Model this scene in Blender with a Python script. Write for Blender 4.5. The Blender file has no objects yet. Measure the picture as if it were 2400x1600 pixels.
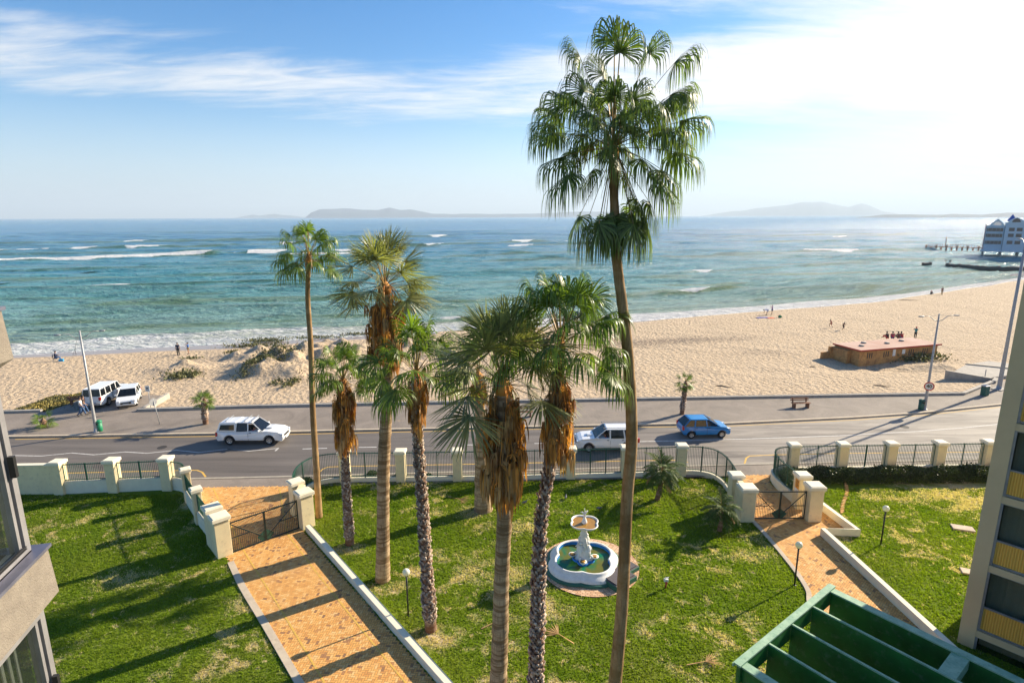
import bpy, bmesh, math, random
import numpy as np
from mathutils import Vector, Matrix, noise as mnoise
random.seed(7); RS = np.random.RandomState(11)
sc = bpy.context.scene
COL = sc.collection
# ------------------------------------------------------------------ camera
FPX, PITCH, ROLL, CH = 1345.0, math.radians(12.3), math.radians(-0.22), 17.2
_c, _s = math.cos(PITCH), math.sin(PITCH)
_f = Vector((0, _c, -_s)); _u = Vector((0, _s, _c)); _r = Vector((1, 0, 0))
_cr, _sr = math.cos(ROLL), math.sin(ROLL)
CR = _cr*_r + _sr*_u; CU = -_sr*_r + _cr*_u; CF = _f
CPOS = Vector((0, 0, CH))
cam = bpy.data.cameras.new("camera"); camo = bpy.data.objects.new("camera", cam); COL.objects.link(camo)
cam.sensor_width = 36; cam.lens = FPX/2400*36; cam.clip_start = 0.1; cam.clip_end = 60000
m = Matrix((CR, CU, -CF)).transposed().to_4x4(); m.translation = CPOS; camo.matrix_world = m
sc.camera = camo
def ray(px, py): return CR*((px-1200)/FPX) + CU*((800-py)/FPX) + CF
def G(px, py, z=0.0):
    d = ray(px, py); return CPOS + d*((z-CH)/d.z)
def onY(px, py, Y):
    d = ray(px, py); return CPOS + d*(Y/d.y)
def hz(b, py, lo=-5, hi=60):
    for _ in range(50):
        mm = (lo+hi)/2; v = Vector((b[0], b[1], mm))-CPOS
        if 800-FPX*v.dot(CU)/v.dot(CF) > py: lo = mm
        else: hi = mm
    return lo
# ------------------------------------------------------------------ sky, sun, exposure
SUN_AZ, SUN_EL = math.radians(59.0), math.radians(24.7)      # azimuth from +Y towards +X
world = bpy.data.worlds.new("World"); sc.world = world; world.use_nodes = True
wt = world.node_tree; wt.nodes.clear()
class NT:
    def __init__(s, t): s.t = t
    def n(s, ty, _p=None, **inp):
        nd = s.t.nodes.new(ty)
        for k, v in (_p or {}).items(): setattr(nd, k, v)
        for k, v in inp.items():
            key = k.replace('_', ' ')
            if key.startswith('i') and key[1:].isdigit(): sk = nd.inputs[int(key[1:])]
            else: sk = nd.inputs[key]
            if isinstance(v, bpy.types.NodeSocket): s.t.links.new(v, sk)
            else: sk.default_value = v
        return nd
    def math(s, op, a, b=0.0, c=None, clamp=False):
        kw = dict(i0=a, i1=b)
        if c is not None: kw['i2'] = c
        return s.n('ShaderNodeMath', dict(operation=op, use_clamp=clamp), **kw).outputs[0]
    def mix(s, f, a, b, bt='MIX'):
        nd = s.t.nodes.new('ShaderNodeMix'); nd.data_type = 'RGBA'; nd.blend_type = bt
        for sk, v in ((nd.inputs[0], f), (nd.inputs[6], a), (nd.inputs[7], b)):
            if isinstance(v, bpy.types.NodeSocket): s.t.links.new(v, sk)
            else: sk.default_value = v if not isinstance(v, tuple) or len(v) == 4 else (*v, 1)
        return nd.outputs[2]
    def ramp(s, f, stops, ease='LINEAR'):
        nd = s.t.nodes.new('ShaderNodeValToRGB'); cr = nd.color_ramp; cr.interpolation = ease
        while len(cr.elements) > 1: cr.elements.remove(cr.elements[-1])
        cr.elements[0].position = stops[0][0]; cr.elements[0].color = (*stops[0][1], 1)
        for p, c in stops[1:]:
            e = cr.elements.new(p); e.color = (*c, 1)
        s.t.links.new(f, nd.inputs[0]); return nd.outputs[0]
    def mr(s, v, a, b, c=0.0, d=1.0, sm=False):
        nd = s.n('ShaderNodeMapRange', dict(interpolation_type='SMOOTHSTEP' if sm else 'LINEAR', clamp=True), Value=v)
        nd.inputs[1].default_value = a; nd.inputs[2].default_value = b; nd.inputs[3].default_value = c; nd.inputs[4].default_value = d
        return nd.outputs[0]
    def map(s, vec, sca=(1, 1, 1), rot=(0, 0, 0), loc=(0, 0, 0)):
        return s.n('ShaderNodeMapping', None, Vector=vec, Scale=sca, Rotation=rot, Location=loc).outputs[0]
    def noise(s, vec, scale, detail=4.0, rough=.55, dist=0.0, out=0):
        return s.n('ShaderNodeTexNoise', None, Vector=vec, Scale=scale, Detail=detail, Roughness=rough, Distortion=dist).outputs[out]
W = NT(wt)
sky = W.n('ShaderNodeTexSky', dict(sky_type='NISHITA', sun_disc=False, sun_elevation=SUN_EL, sun_rotation=SUN_AZ,
          air_density=1.0, dust_density=0.45, ozone_density=2.5, altitude=0)).outputs[0]
tc = W.n('ShaderNodeTexCoord').outputs['Generated']
sep = W.n('ShaderNodeSeparateXYZ', None, Vector=tc)
zz = W.math('MAXIMUM', sep.outputs[2], 0.0)
den = W.math('ADD', zz, 0.12)
cx = W.math('DIVIDE', sep.outputs[0], den); cy = W.math('DIVIDE', sep.outputs[1], den)
cv = W.n('ShaderNodeCombineXYZ', None, X=cx, Y=cy, Z=0.0).outputs[0]
cvm = W.map(cv, (0.45, 1.5, 1), (0, 0, math.radians(-9)))
n1 = W.noise(cvm, 1.1, 9, .62, .35); n2 = W.noise(W.map(cv, (1.6, 5.5, 1), (0, 0, math.radians(-14))), 1.3, 8, .65, .6)
wis = W.math('ADD', W.math('MULTIPLY', n1, .62), W.math('MULTIPLY', n2, .38))
# more cloud around the sun's side of the sky and in one streak bank over the sea
sund = (math.sin(SUN_AZ)*math.cos(SUN_EL), math.cos(SUN_AZ)*math.cos(SUN_EL), math.sin(SUN_EL))
dsun = W.n('ShaderNodeVectorMath', dict(operation='DOT_PRODUCT'), i0=tc, i1=sund).outputs['Value']
sidew = W.mr(dsun, 0.35, 0.97, 0.0, 0.24, True)
el0 = W.math('SUBTRACT', zz, W.math('MULTIPLY', W.noise(W.map(cv, (.25, .25, 1)), 1.0, 2), .10))
bank = W.math('MULTIPLY', W.mr(el0, 0.075, 0.135, 0, 1, True), W.mr(el0, 0.155, 0.235, 1, 0, True))
cov = W.math('ADD', sidew, W.math('MULTIPLY', bank, 0.24))
cm = W.mr(W.math('ADD', wis, cov), 0.58, 0.92, 0, 1, True)
cm = W.math('MULTIPLY', cm, W.mr(zz, 0.0, 0.06, 0.35, 0.92))
skyb = W.n('ShaderNodeHueSaturation', None, Saturation=1.42, Value=.86, Color=sky).outputs[0]
skyb = W.mix(1.0, skyb, (0.96, 1.0, 1.08), 'MULTIPLY')
cbright = W.mr(dsun, -0.2, 1.0, 5.2, 6.2)
ccol = W.n('ShaderNodeVectorMath', dict(operation='SCALE'), i0=(1.0, 0.985, 0.96), Scale=cbright).outputs[0]
scol = W.mix(cm, skyb, ccol)
# sea haze low over the horizon
hzm = W.mr(sep.outputs[2], 0.0, 0.20, 0.75, 0.0, True)
hcol = W.n('ShaderNodeVectorMath', dict(operation='SCALE'), i0=(0.72, 0.88, 1.10), Scale=W.mr(dsun, 0.0, 0.9, 4.3, 6.0)).outputs[0]
scol = W.mix(hzm, scol, hcol)
bg = W.n('ShaderNodeBackground', None, Color=scol, Strength=0.085)
wo = W.n('ShaderNodeOutputWorld', None, Surface=bg.outputs[0])
sl = bpy.data.lights.new("sun", 'SUN'); sl.energy = 5.0; sl.angle = math.radians(0.5); sl.color = (1.0, 0.87, 0.66)
so = bpy.data.objects.new("sun", sl); COL.objects.link(so); so.location = (60, 40, 60)
so.rotation_euler = Vector(sund).to_track_quat('Z', 'Y').to_euler()
sc.view_settings.view_transform = 'Standard'; sc.view_settings.look = 'None'
sc.view_settings.exposure = 1.20; sc.view_settings.gamma = 1
sc.render.engine = 'CYCLES'
cy_ = sc.cycles; cy_.max_bounces = 6; cy_.diffuse_bounces = 2; cy_.glossy_bounces = 3; cy_.transmission_bounces = 4
cy_.transparent_max_bounces = 12; cy_.volume_bounces = 0; cy_.caustics_reflective = False; cy_.caustics_refractive = False
cy_.use_denoising = True; cy_.sample_clamp_indirect = 8; cy_.sample_clamp_direct = 0

# ------------------------------------------------------------------ object helpers
def tag(o, label=None, cat=None, group=None, kind=None):
    if label: o['label'] = label
    if cat: o['category'] = cat
    if group: o['group'] = group
    if kind: o['kind'] = kind
    return o
def empty(name, loc, label=None, cat=None, group=None, rz=0.0):
    o = bpy.data.objects.new(name, None); COL.objects.link(o); o.location = loc; o.rotation_euler = (0, 0, rz)
    o.empty_display_size = .2
    return tag(o, label, cat, group)
def kids(o): return [c for c in bpy.data.objects if c.parent == o]
def copy_tree(o, loc=None, rz=None, label=None, parent=None):
    c = o.copy(); COL.objects.link(c)
    if parent is not None: c.parent = parent
    if loc is not None: c.location = loc
    if rz is not None: c.rotation_euler = (0, 0, rz)
    if label: c['label'] = label
    for k in kids(o): copy_tree(k, parent=c)
    return c
def npmesh(name, V, F, mat, parent=None, smooth=False, loc=None, attrs=None):
    """V (n,3), F (m,k) one face size"""
    V = np.asarray(V, dtype=np.float32); F = np.asarray(F, dtype=np.int32)
    me = bpy.data.meshes.new(name); me.vertices.add(len(V)); me.vertices.foreach_set('co', V.ravel())
    k = F.shape[1]; me.loops.add(F.size); me.loops.foreach_set('vertex_index', F.ravel())
    me.polygons.add(len(F)); me.polygons.foreach_set('loop_start', np.arange(len(F), dtype=np.int32)*k)
    try: me.polygons.foreach_set('loop_total', np.full(len(F), k, dtype=np.int32))
    except Exception: pass
    me.update(calc_edges=True); me.validate()
    if smooth: me.polygons.foreach_set('use_smooth', np.ones(len(me.polygons), dtype=bool))
    for an, av in (attrs or {}).items():
        a = me.attributes.new(an, 'FLOAT', 'POINT'); a.data.foreach_set('value', np.asarray(av, dtype=np.float32).ravel())
    me.materials.append(mat)
    o = bpy.data.objects.new(name, me); COL.objects.link(o)
    if parent: o.parent = parent
    if loc is not None: o.location = loc
    return o
class MB:
    """collects shapes and links them as one mesh; off = world point that becomes the local origin"""
    def __init__(s, off=(0, 0, 0)): s.v = []; s.f = []; s.off = Vector(off); s.fs = []
    def add(s, vs, fs, smooth=False):
        b = len(s.v); s.v += [Vector(v)-s.off for v in vs]; s.f += [tuple(i+b for i in f) for f in fs]; s.fs += [smooth]*len(fs); return s
    def box(s, c, d, rz=0.0, M=None):
        R = M or Matrix.Rotation(rz, 3, 'Z'); c = Vector(c); x, y, z = d[0]/2, d[1]/2, d[2]/2
        vs = [c+R@Vector((i*x, j*y, k*z)) for k in (-1, 1) for j in (-1, 1) for i in (-1, 1)]
        return s.add(vs, [(0, 2, 3, 1), (4, 5, 7, 6), (0, 1, 5, 4), (2, 6, 7, 3), (0, 4, 6, 2), (1, 3, 7, 5)])
    def bar(s, a, b, w, h=None, up=(0, 0, 1)):
        a, b = Vector(a), Vector(b); d = b-a; L = d.length; h = h or w
        if L < 1e-6: return s
        y = d/L; x = y.cross(Vector(up))
        if x.length < 1e-3: x = y.cross(Vector((1, 0, 0)))
        x.normalize(); z = x.cross(y); M = Matrix((x, y, z)).transposed()
        return s.box((a+b)/2, (w, L, h), M=M)
    def prism(s, poly, z0, z1):
        n = len(poly)
        ar = sum(poly[i][0]*poly[(i+1) % n][1]-poly[(i+1) % n][0]*poly[i][1] for i in range(n))
        if ar < 0: poly = poly[::-1]
        vs = [(p[0], p[1], z0) for p in poly]+[(p[0], p[1], z1) for p in poly]
        fs = [tuple(range(n-1, -1, -1)), tuple(range(n, 2*n))]+[(i, (i+1) % n, n+(i+1) % n, n+i) for i in range(n)]
        return s.add(vs, fs)
    def tube(s, pts, rad, n=8, cap=True, smooth=True, sq=None):
        pts = [Vector(p) for p in pts]; vs = []; px = None
        if not hasattr(rad, '__len__'): rad = [rad]*len(pts)
        for i, p in enumerate(pts):
            t = (pts[min(i+1, len(pts)-1)]-pts[max(i-1, 0)]).normalized()
            if px is None: px = t.orthogonal().normalized() if abs(t.z) < .9 else Vector((1, 0, 0))
            px = (px-t*px.dot(t)).normalized(); py = t.cross(px)
            for k in range(n):
                a = 2*math.pi*k/n; vs.append(p+(px*math.cos(a)+py*math.sin(a))*rad[i])
        fs = [(i*n+k, i*n+(k+1) % n, (i+1)*n+(k+1) % n, (i+1)*n+k) for i in range(len(pts)-1) for k in range(n)]
        s.add(vs, fs, smooth)
        if cap:
            b = len(s.v)-len(vs)
            s.f += [tuple(b+k for k in range(n-1, -1, -1)), tuple(b+(len(pts)-1)*n+k for k in range(n))]; s.fs += [False, False]
        return s
    def lathe(s, c, prof, n=16, sy=1.0, smooth=True):
        c = Vector(c); vs = [(c.x+r*math.cos(2*math.pi*k/n), c.y+sy*r*math.sin(2*math.pi*k/n), c.z+z) for r, z in prof for k in range(n)]
        fs = [(i*n+k, i*n+(k+1) % n, (i+1)*n+(k+1) % n, (i+1)*n+k) for i in range(len(prof)-1) for k in range(n)]
        s.add(vs, fs, smooth)
        b = len(s.v)-len(vs)
        if prof[0][0] > 1e-4: s.f.append(tuple(b+k for k in range(n-1, -1, -1))); s.fs.append(False)
        if prof[-1][0] > 1e-4: s.f.append(tuple(b+(len(prof)-1)*n+k for k in range(n))); s.fs.append(False)
        return s
    def ball(s, c, r, n=12, sc_=(1, 1, 1)):
        c = Vector(c); m_ = n//2; vs = []
        for i in range(m_+1):
            th = math.pi*i/m_
            for k in range(n):
                a = 2*math.pi*k/n; vs.append((c.x+sc_[0]*r*math.sin(th)*math.cos(a), c.y+sc_[1]*r*math.sin(th)*math.sin(a), c.z-sc_[2]*r*math.cos(th)))
        return s.add(vs, [(i*n+k, i*n+(k+1) % n, (i+1)*n+(k+1) % n, (i+1)*n+k) for i in range(m_) for k in range(n)], True)
    def build(s, name, mat, parent=None, bevel=0.0, seg=2, loc=None):
        me = bpy.data.meshes.new(name); me.from_pydata([tuple(v) for v in s.v], [], s.f); me.update()
        me.polygons.foreach_set('use_smooth', s.fs[:len(me.polygons)])
        me.materials.append(mat)
        o = bpy.data.objects.new(name, me); COL.objects.link(o)
        if parent: o.parent = parent
        elif loc is not None: o.location = loc
        else: o.location = s.off
        if bevel: 
            b = o.modifiers.new('bevel', 'BEVEL'); b.width = bevel; b.segments = seg; b.limit_method = 'ANGLE'; b.angle_limit = math.radians(35)
        return o
def pline(pts, n_per=1):
    return pts
def interp(xs, ys, x): return float(np.interp(x, xs, ys))
def strip(A, B, z, n=80, mat=None, name='strip', thick=0.0):
    """sheet between two x-sorted polylines"""
    A = np.array(A); B = np.array(B); x0 = max(A[0, 0], B[0, 0]); x1 = min(A[-1, 0], B[-1, 0])
    xs = np.linspace(x0, x1, n); ya = np.interp(xs, A[:, 0], A[:, 1]); yb = np.interp(xs, B[:, 0], B[:, 1])
    V = np.concatenate([np.stack([xs, ya, np.full(n, z)], 1), np.stack([xs, yb, np.full(n, z)], 1)])
    i = np.arange(n-1); F = np.stack([i, i+1, n+i+1, n+i], 1)
    return npmesh(name, V, F, mat)
def poly_line(mb, pts, w, z, h=None):
    """flat painted line (or a low solid strip when h) along points"""
    P = [Vector((p[0], p[1], 0)) for p in pts]; L = []; R = []
    for i, p in enumerate(P):
        t = (P[min(i+1, len(P)-1)]-P[max(i-1, 0)]).normalized(); nn = Vector((-t.y, t.x, 0)); L.append(p+nn*w/2); R.append(p-nn*w/2)
    n = len(P)
    if h is None:
        mb.add([(v.x, v.y, z) for v in L+R], [(n+i, n+i+1, i+1, i) for i in range(n-1)])
    else:
        vs = [(v.x, v.y, z) for v in L+R]+[(v.x, v.y, z+h) for v in L+R]
        fs = []
        for i in range(n-1):
            fs += [(3*n+i, 3*n+i+1, 2*n+i+1, 2*n+i), (i, 2*n+i, 2*n+i+1, i+1)[::-1], (n+i, n+i+1, 3*n+i+1, 3*n+i)]
        fs += [(0, n, 3*n, 2*n), (n-1, 3*n-1, 4*n-1, 2*n-1)[::-1]]
        mb.add(vs, fs)
    return mb
def smooth_path(pts, k=6):
    """Catmull-Rom"""
    P = [Vector(p) for p in pts]; out = []
    for i in range(len(P)-1):
        p0, p1, p2, p3 = P[max(i-1, 0)], P[i], P[i+1], P[min(i+2, len(P)-1)]
        for j in range(k):
            t = j/k; out.append(.5*((2*p1)+(p2-p0)*t+(2*p0-5*p1+4*p2-p3)*t*t+(3*p1-p0-3*p2+p3)*t**3))
    out.append(P[-1]); return out
def inpoly(x, y, poly):
    x = np.asarray(x); y = np.asarray(y); c = np.zeros(x.shape, bool); n = len(poly)
    for i in range(n):
        x1, y1 = poly[i][:2]; x2, y2 = poly[(i+1) % n][:2]
        cond = ((y1 > y) != (y2 > y)) & (x < (x2-x1)*(y-y1)/((y2-y1) or 1e-9)+x1); c ^= cond
    return c

# ------------------------------------------------------------------ materials
def newmat(name):
    mt = bpy.data.materials.new(name); mt.use_nodes = True; t = mt.node_tree; t.nodes.clear(); return mt, NT(t)
def finish(N, bsdf, disp=None):
    N.n('ShaderNodeOutputMaterial', None, Surface=bsdf.outputs[0])
def P(name, c1, c2=None, rough=.8, scale=3.0, bump=0.0, bscale=25.0, metal=0.0, spec=.5, stretch=(1, 1, 1), coat=0.0, contrast=(.35, .65),
      isl=0.0, detail=5, trans=0.0, dirt=None):
    """painted / plain material with noise mottling, optional per-piece variation, translucency (leaves) and dirt colour"""
    mt, N = newmat(name)
    oc = N.n('ShaderNodeTexCoord').outputs['Object']; co = N.map(oc, stretch)
    col = (*c1, 1)
    if c2 is not None: col = N.mix(N.mr(N.noise(co, scale, detail, .6), *contrast), c1, c2)
    if dirt is not None:
        col = N.mix(N.mr(N.noise(co, scale*2.7, 6, .7), .55, .75, 0, .8), col, dirt)
    if isl:
        rnd = N.n('ShaderNodeNewGeometry').outputs['Random Per Island']
        col = N.mix(1.0, col, N.ramp(rnd, [(0, (1-isl,)*3), (1, (1+isl*.8, 1+isl*.7, 1+isl*.5))]), 'MULTIPLY')
    b = N.n('ShaderNodeBsdfPrincipled', None, Roughness=rough, Metallic=metal)
    for k, v in (('Specular IOR Level', spec), ('Coat Weight', coat)): b.inputs[k].default_value = v
    if isinstance(col, bpy.types.NodeSocket): N.t.links.new(col, b.inputs['Base Color'])
    else: b.inputs['Base Color'].default_value = col
    if bump:
        bp = N.n('ShaderNodeBump', None, Strength=min(1, bump), Distance=.02*max(1, bump), Height=N.noise(co, bscale, 4, .6))
        N.t.links.new(bp.outputs[0], b.inputs['Normal'])
    if trans:
        tr = N.n('ShaderNodeBsdfTranslucent')
        if isinstance(col, bpy.types.NodeSocket): N.t.links.new(N.mix(1.0, col, (1.15, 1.25, .55), 'MULTIPLY'), tr.inputs[0])
        else: tr.inputs[0].default_value = (col[0]*1.15, col[1]*1.25, col[2]*.55, 1)
        ms = N.n('ShaderNodeMixShader', None, i0=trans, i1=b.outputs[0], i2=tr.outputs[0]); finish(N, ms)
    else: finish(N, b)
    return mt
def glassmat(name, tint=(.02, .03, .035), see=.35, rough=.04, refl=.5):
    mt, N = newmat(name)
    b = N.n('ShaderNodeBsdfPrincipled', None, Roughness=rough, i0=(*tint, 1)); b.inputs['Specular IOR Level'].default_value = refl
    t = N.n('ShaderNodeBsdfTransparent', None, i0=(.8, .85, .85, 1))
    ms = N.n('ShaderNodeMixShader', None, i0=see, i1=b.outputs[0], i2=t.outputs[0]); finish(N, ms); return mt
MT = {}
MT['cream'] = P('cream_plaster', (.84, .70, .43), (.78, .64, .39), .85, 1.5, .25, 30, dirt=(.52, .42, .27))
MT['creamcap'] = P('cream_coping', (.84, .76, .58), (.78, .70, .53), .8, 3, .2, 30)
MT['white'] = P('white_paint', (.80, .79, .76), (.70, .69, .65), .6, 4, .1, 20)
MT['green'] = P('green_metal', (.012, .07, .05), (.018, .09, .06), .45, 5, 0, spec=.5)
MT['dgreen'] = P('gate_metal', (.008, .022, .02), (.012, .032, .028), .45, 5, 0)
MT['black'] = P('black_metal', (.012, .012, .013), None, .45)
MT['rubber'] = P('rubber', (.015, .015, .016), None, .85)
MT['asphalt'] = None
MT['galv'] = P('galvanised_steel', (.42, .42, .42), (.30, .30, .31), .55, 6, 0, metal=.3)
MT['alu'] = P('aluminium_frame', (.34, .33, .34), (.26, .25, .26), .45, 3, 0, metal=.4)
MT['chrome'] = P('wheel_alloy', (.5, .5, .5), None, .3, metal=.8)
MT['dark'] = P('dark_trim', (.02, .02, .022), None, .6)
MT['glass'] = glassmat('car_glass', (.008, .010, .013), see=.18)
MT['winglass'] = glassmat('window_glass', (.03, .035, .035), .72, .03)
MT['carwhite'] = P('white_car_paint', (.80, .80, .79), None, .22, coat=.6)
MT['carblue'] = P('blue_car_paint', (.006, .20, .52), None, .3, coat=.3)
MT['red'] = P('red_lens', (.5, .02, .015), None, .3)
MT['lens'] = P('clear_lens', (.75, .77, .8), None, .15, metal=.3)
MT['yellow'] = P('number_plate_yellow', (.75, .45, .03), None, .5)
MT['wood'] = P('weathered_wood', (.26, .12, .06), (.18, .08, .045), .8, 8, .3, 30, stretch=(1, 8, 8))
MT['concrete'] = P('concrete', (.42, .38, .33), (.33, .30, .26), .9, 2, .4, 15, dirt=(.25, .22, .19))
MT['skin'] = P('skin', (.42, .24, .16), None, .6)
MT['skind'] = P('dark_skin', (.16, .08, .05), None, .6)
MT['hair'] = P('dark_hair', (.015, .012, .01), None, .6)
def plain(name, c, r=.8): 
    if name not in MT: MT[name] = P(name, c, tuple(x*.8 for x in c), r, 12)
    return MT[name]

# --- ground materials
def lawn_cols(N, co):
    """green mottling plus dry straw patches, shared by turf and blades"""
    n_big = N.noise(co, .16, 4, .6, .4); n_mid = N.noise(N.map(co, loc=(31, 7, 0)), .75, 6, .68, .6)
    dry = N.math('MULTIPLY', N.mr(n_mid, .51, .64), N.mr(n_big, .45, .62))
    spot = N.mr(N.noise(N.map(co, loc=(3, 57, 0)), 1.5, 6, .7, .5), .60, .68, 0, .9)
    dry = N.math('MAXIMUM', dry, N.math('MULTIPLY', spot, N.mr(n_big, .3, .5)))
    sp_ = N.n('ShaderNodeSeparateXYZ', None, Vector=co)
    for (gx, gy, gr, ga) in [(29, 32.6, 5.0, 1.0), (23.5, 33.0, 2.2, .7), (-3.2, 20.9, 1.5, 1.0), (-8.6, 27.4, 1.2, .8), (-1.0, 25.3, 2.4, .75), (1.0, 22.6, 2.2, .8), (-6.0, 24.2, 1.3, .6), (12.3, 26.6, 1.6, .7), (-2.4, 31.2, 1.8, .6), (-19, 25, 2.2, .5), (.6, 29.2, 1.6, .6)]:
        dd_ = N.math('ADD', N.math('POWER', N.math('DIVIDE', N.math('SUBTRACT', sp_.outputs[0], gx), gr), 2.0), N.math('POWER', N.math('DIVIDE', N.math('SUBTRACT', sp_.outputs[1], gy), gr*.55), 2.0))
        dry = N.math('MAXIMUM', dry, N.math('MULTIPLY', N.mr(dd_, 0, 1.0, ga, 0), N.mr(n_mid, .38, .55)))
    g = N.mix(N.mr(N.noise(co, .5, 5, .6), .35, .65), (.140, .220, .014), (.225, .295, .028))
    g = N.mix(N.mr(N.noise(N.map(co, loc=(5, 5, 5)), .25, 3, .6), .5, .7, 0, .7), g, (.21, .24, .04))
    return g, dry
mt, N = newmat('lawn_turf'); oc = N.n('ShaderNodeTexCoord').outputs['Object']
g, dry = lawn_cols(N, oc)
g = N.mix(1.0, g, (.8, .8, .8), 'MULTIPLY')
straw = N.mix(N.noise(oc, 9, 4, .7), (.60, .45, .27), (.76, .60, .40))
col = N.mix(dry, g, straw); col = N.mix(1.0, col, N.ramp(N.noise(oc, 14, 4, .7), [(.3, (.6, .6, .6)), (.7, (1.25, 1.25, 1.25))]), 'MULTIPLY')
b = N.n('ShaderNodeBsdfPrincipled', None, i0=col, Roughness=.95); b.inputs['Specular IOR Level'].default_value = .1
bp = N.n('ShaderNodeBump', None, Strength=1.0, Distance=.06, Height=N.noise(oc, 11, 5, .7)); N.t.links.new(bp.outputs[0], b.inputs['Normal'])
finish(N, b); MT['turf'] = mt
mt, N = newmat('grass_blades'); oc = N.n('ShaderNodeTexCoord').outputs['Object']
g, dry = lawn_cols(N, oc); rnd = N.n('ShaderNodeNewGeometry').outputs['Random Per Island']
g = N.mix(1.0, g, N.ramp(rnd, [(0, (.68, .70, .6)), (1, (1.35, 1.3, 1.1))]), 'MULTIPLY')
straw = N.mix(rnd, (.52, .42, .24), (.72, .60, .38))
col = N.mix(N.math('GREATER_THAN', N.math('ADD', dry, N.math('MULTIPLY', rnd, .58)), .62), g, straw)
b = N.n('ShaderNodeBsdfPrincipled', None, i0=col, Roughness=.7); b.inputs['Specular IOR Level'].default_value = .25
tr = N.n('ShaderNodeBsdfTranslucent', None, i0=N.mix(1.0, col, (1.2, 1.3, .5), 'MULTIPLY'))
ms = N.n('ShaderNodeMixShader', None, i0=.5, i1=b.outputs[0], i2=tr.outputs[0]); finish(N, ms); MT['blades'] = mt

mt, N = newmat('beach_sand'); oc = N.n('ShaderNodeTexCoord').outputs['Object']
wet = N.n('ShaderNodeAttribute', dict(attribute_name='wet')).outputs['Fac']
drk = N.n('ShaderNodeAttribute', dict(attribute_name='dark_band')).outputs['Fac']
base = N.mix(N.noise(oc, .12, 5, .6), (.50, .375, .245), (.59, .455, .31))
foot = N.n('ShaderNodeTexVoronoi', dict(feature='SMOOTH_F1'), Vector=N.map(oc, (1.0, .8, 1)), Scale=2.3, Randomness=1.0).outputs[0]
fn = N.noise(oc, 3.6, 5, .7); fh = N.math('ADD', N.math('MULTIPLY', foot, .9), N.math('MULTIPLY', fn, .9))
base = N.mix(N.mr(N.noise(N.map(oc, (1.6, 1, 1)), 2.9, 4, .75), .52, .62, 0, .8), base, (.27, .185, .115))
base = N.mix(N.math('MULTIPLY', N.mr(N.math('ADD', N.noise(oc, 2.2, 4, .7), N.math('MULTIPLY', drk, .28)), .62, .72), drk), base, (.13, .095, .075))
wetc = N.mix(N.noise(oc, .25, 3), (.26, .20, .17), (.33, .26, .215))
col = N.mix(wet, base, wetc)
b = N.n('ShaderNodeBsdfPrincipled', None, i0=col, Roughness=N.mr(wet, 0, 1, .95, .22)); b.inputs['Specular IOR Level'].default_value = .35
bp = N.n('ShaderNodeBump', None, Strength=N.mr(wet, 0, .7, .7, .02), Distance=.36, Height=fh); N.t.links.new(bp.outputs[0], b.inputs['Normal'])
finish(N, b); MT['sand'] = mt

mt, N = newmat('road_asphalt'); oc = N.n('ShaderNodeTexCoord').outputs['Object']
big = N.noise(N.map(oc, (.06, .9, 1)), 1.0, 6, .65, .5)
col = N.mix(N.mr(big, .35, .68), (.095, .082, .072), (.18, .155, .135))
sx = N.n('ShaderNodeSeparateXYZ', None, Vector=oc).outputs[0]
col = N.mix(N.math('MULTIPLY', N.mr(sx, 2, 22, 0, .75, True), N.mr(N.noise(N.map(oc, (.08, .7, 1), (0, 0, .06)), 1.3, 6, .7, .6), .35, .6)), col, (.42, .37, .31))  # right-hand road paled in the colour, for the brighter light there
col = N.mix(N.mr(N.noise(oc, .9, 6, .75, 1.2), .62, .70, 0, .5), col, (.04, .036, .036))
col = N.mix(N.mr(N.noise(oc, 30, 2, .5), .4, .7, 0, .3), col, (.19, .17, .16))
b = N.n('ShaderNodeBsdfPrincipled', None, i0=col, Roughness=.72)
b.inputs['Specular IOR Level'].default_value = .35
bp = N.n('ShaderNodeBump', None, Strength=.5, Distance=.012, Height=N.noise(oc, 45, 3, .7)); N.t.links.new(bp.outputs[0], b.inputs['Normal'])
finish(N, b); MT['asphalt'] = mt
mt, N = newmat('promenade_asphalt'); oc = N.n('ShaderNodeTexCoord').outputs['Object']
col = N.mix(N.mr(N.noise(oc, .35, 6, .7, .8), .35, .65), (.20, .165, .135), (.30, .25, .205))
col = N.mix(N.mr(N.noise(N.map(oc, (1, 1.6, 1), loc=(9, 9, 0)), .9, 8, .78, 1.6), .60, .68, 0, .85), col, (.40, .30, .19))
col = N.mix(N.mr(N.noise(oc, 18, 3, .6), .35, .7, 0, .4), col, (.10, .085, .075))
b = N.n('ShaderNodeBsdfPrincipled', None, i0=col, Roughness=.85)
bp = N.n('ShaderNodeBump', None, Strength=.6, Distance=.02, Height=N.noise(oc, 20, 4, .7)); N.t.links.new(bp.outputs[0], b.inputs['Normal'])
finish(N, b); MT['prom'] = mt
mt, N = newmat('clay_paver'); rnd = N.n('ShaderNodeNewGeometry').outputs['Random Per Island']; oc = N.n('ShaderNodeTexCoord').outputs['Object']
col = N.ramp(rnd, [(0, (.24, .13, .07)), (.05, (.42, .20, .08)), (.09, (.62, .29, .08)), (.5, (.70, .36, .10)), (.85, (.76, .42, .14)), (1, (.76, .48, .20))])
col = N.mix(N.mr(N.noise(oc, .5, 5, .7), .5, .75, 0, .35), col, (.42, .27, .15))
b = N.n('ShaderNodeBsdfPrincipled', None, i0=col, Roughness=.85)
bp = N.n('ShaderNodeBump', None, Strength=.4, Distance=.01, Height=N.noise(oc, 60, 3)); N.t.links.new(bp.outputs[0], b.inputs['Normal'])
finish(N, b); MT['paver'] = mt
MT['grout'] = P('paver_joint_sand', (.20, .13, .08), (.15, .10, .06), .95, 4)
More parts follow.
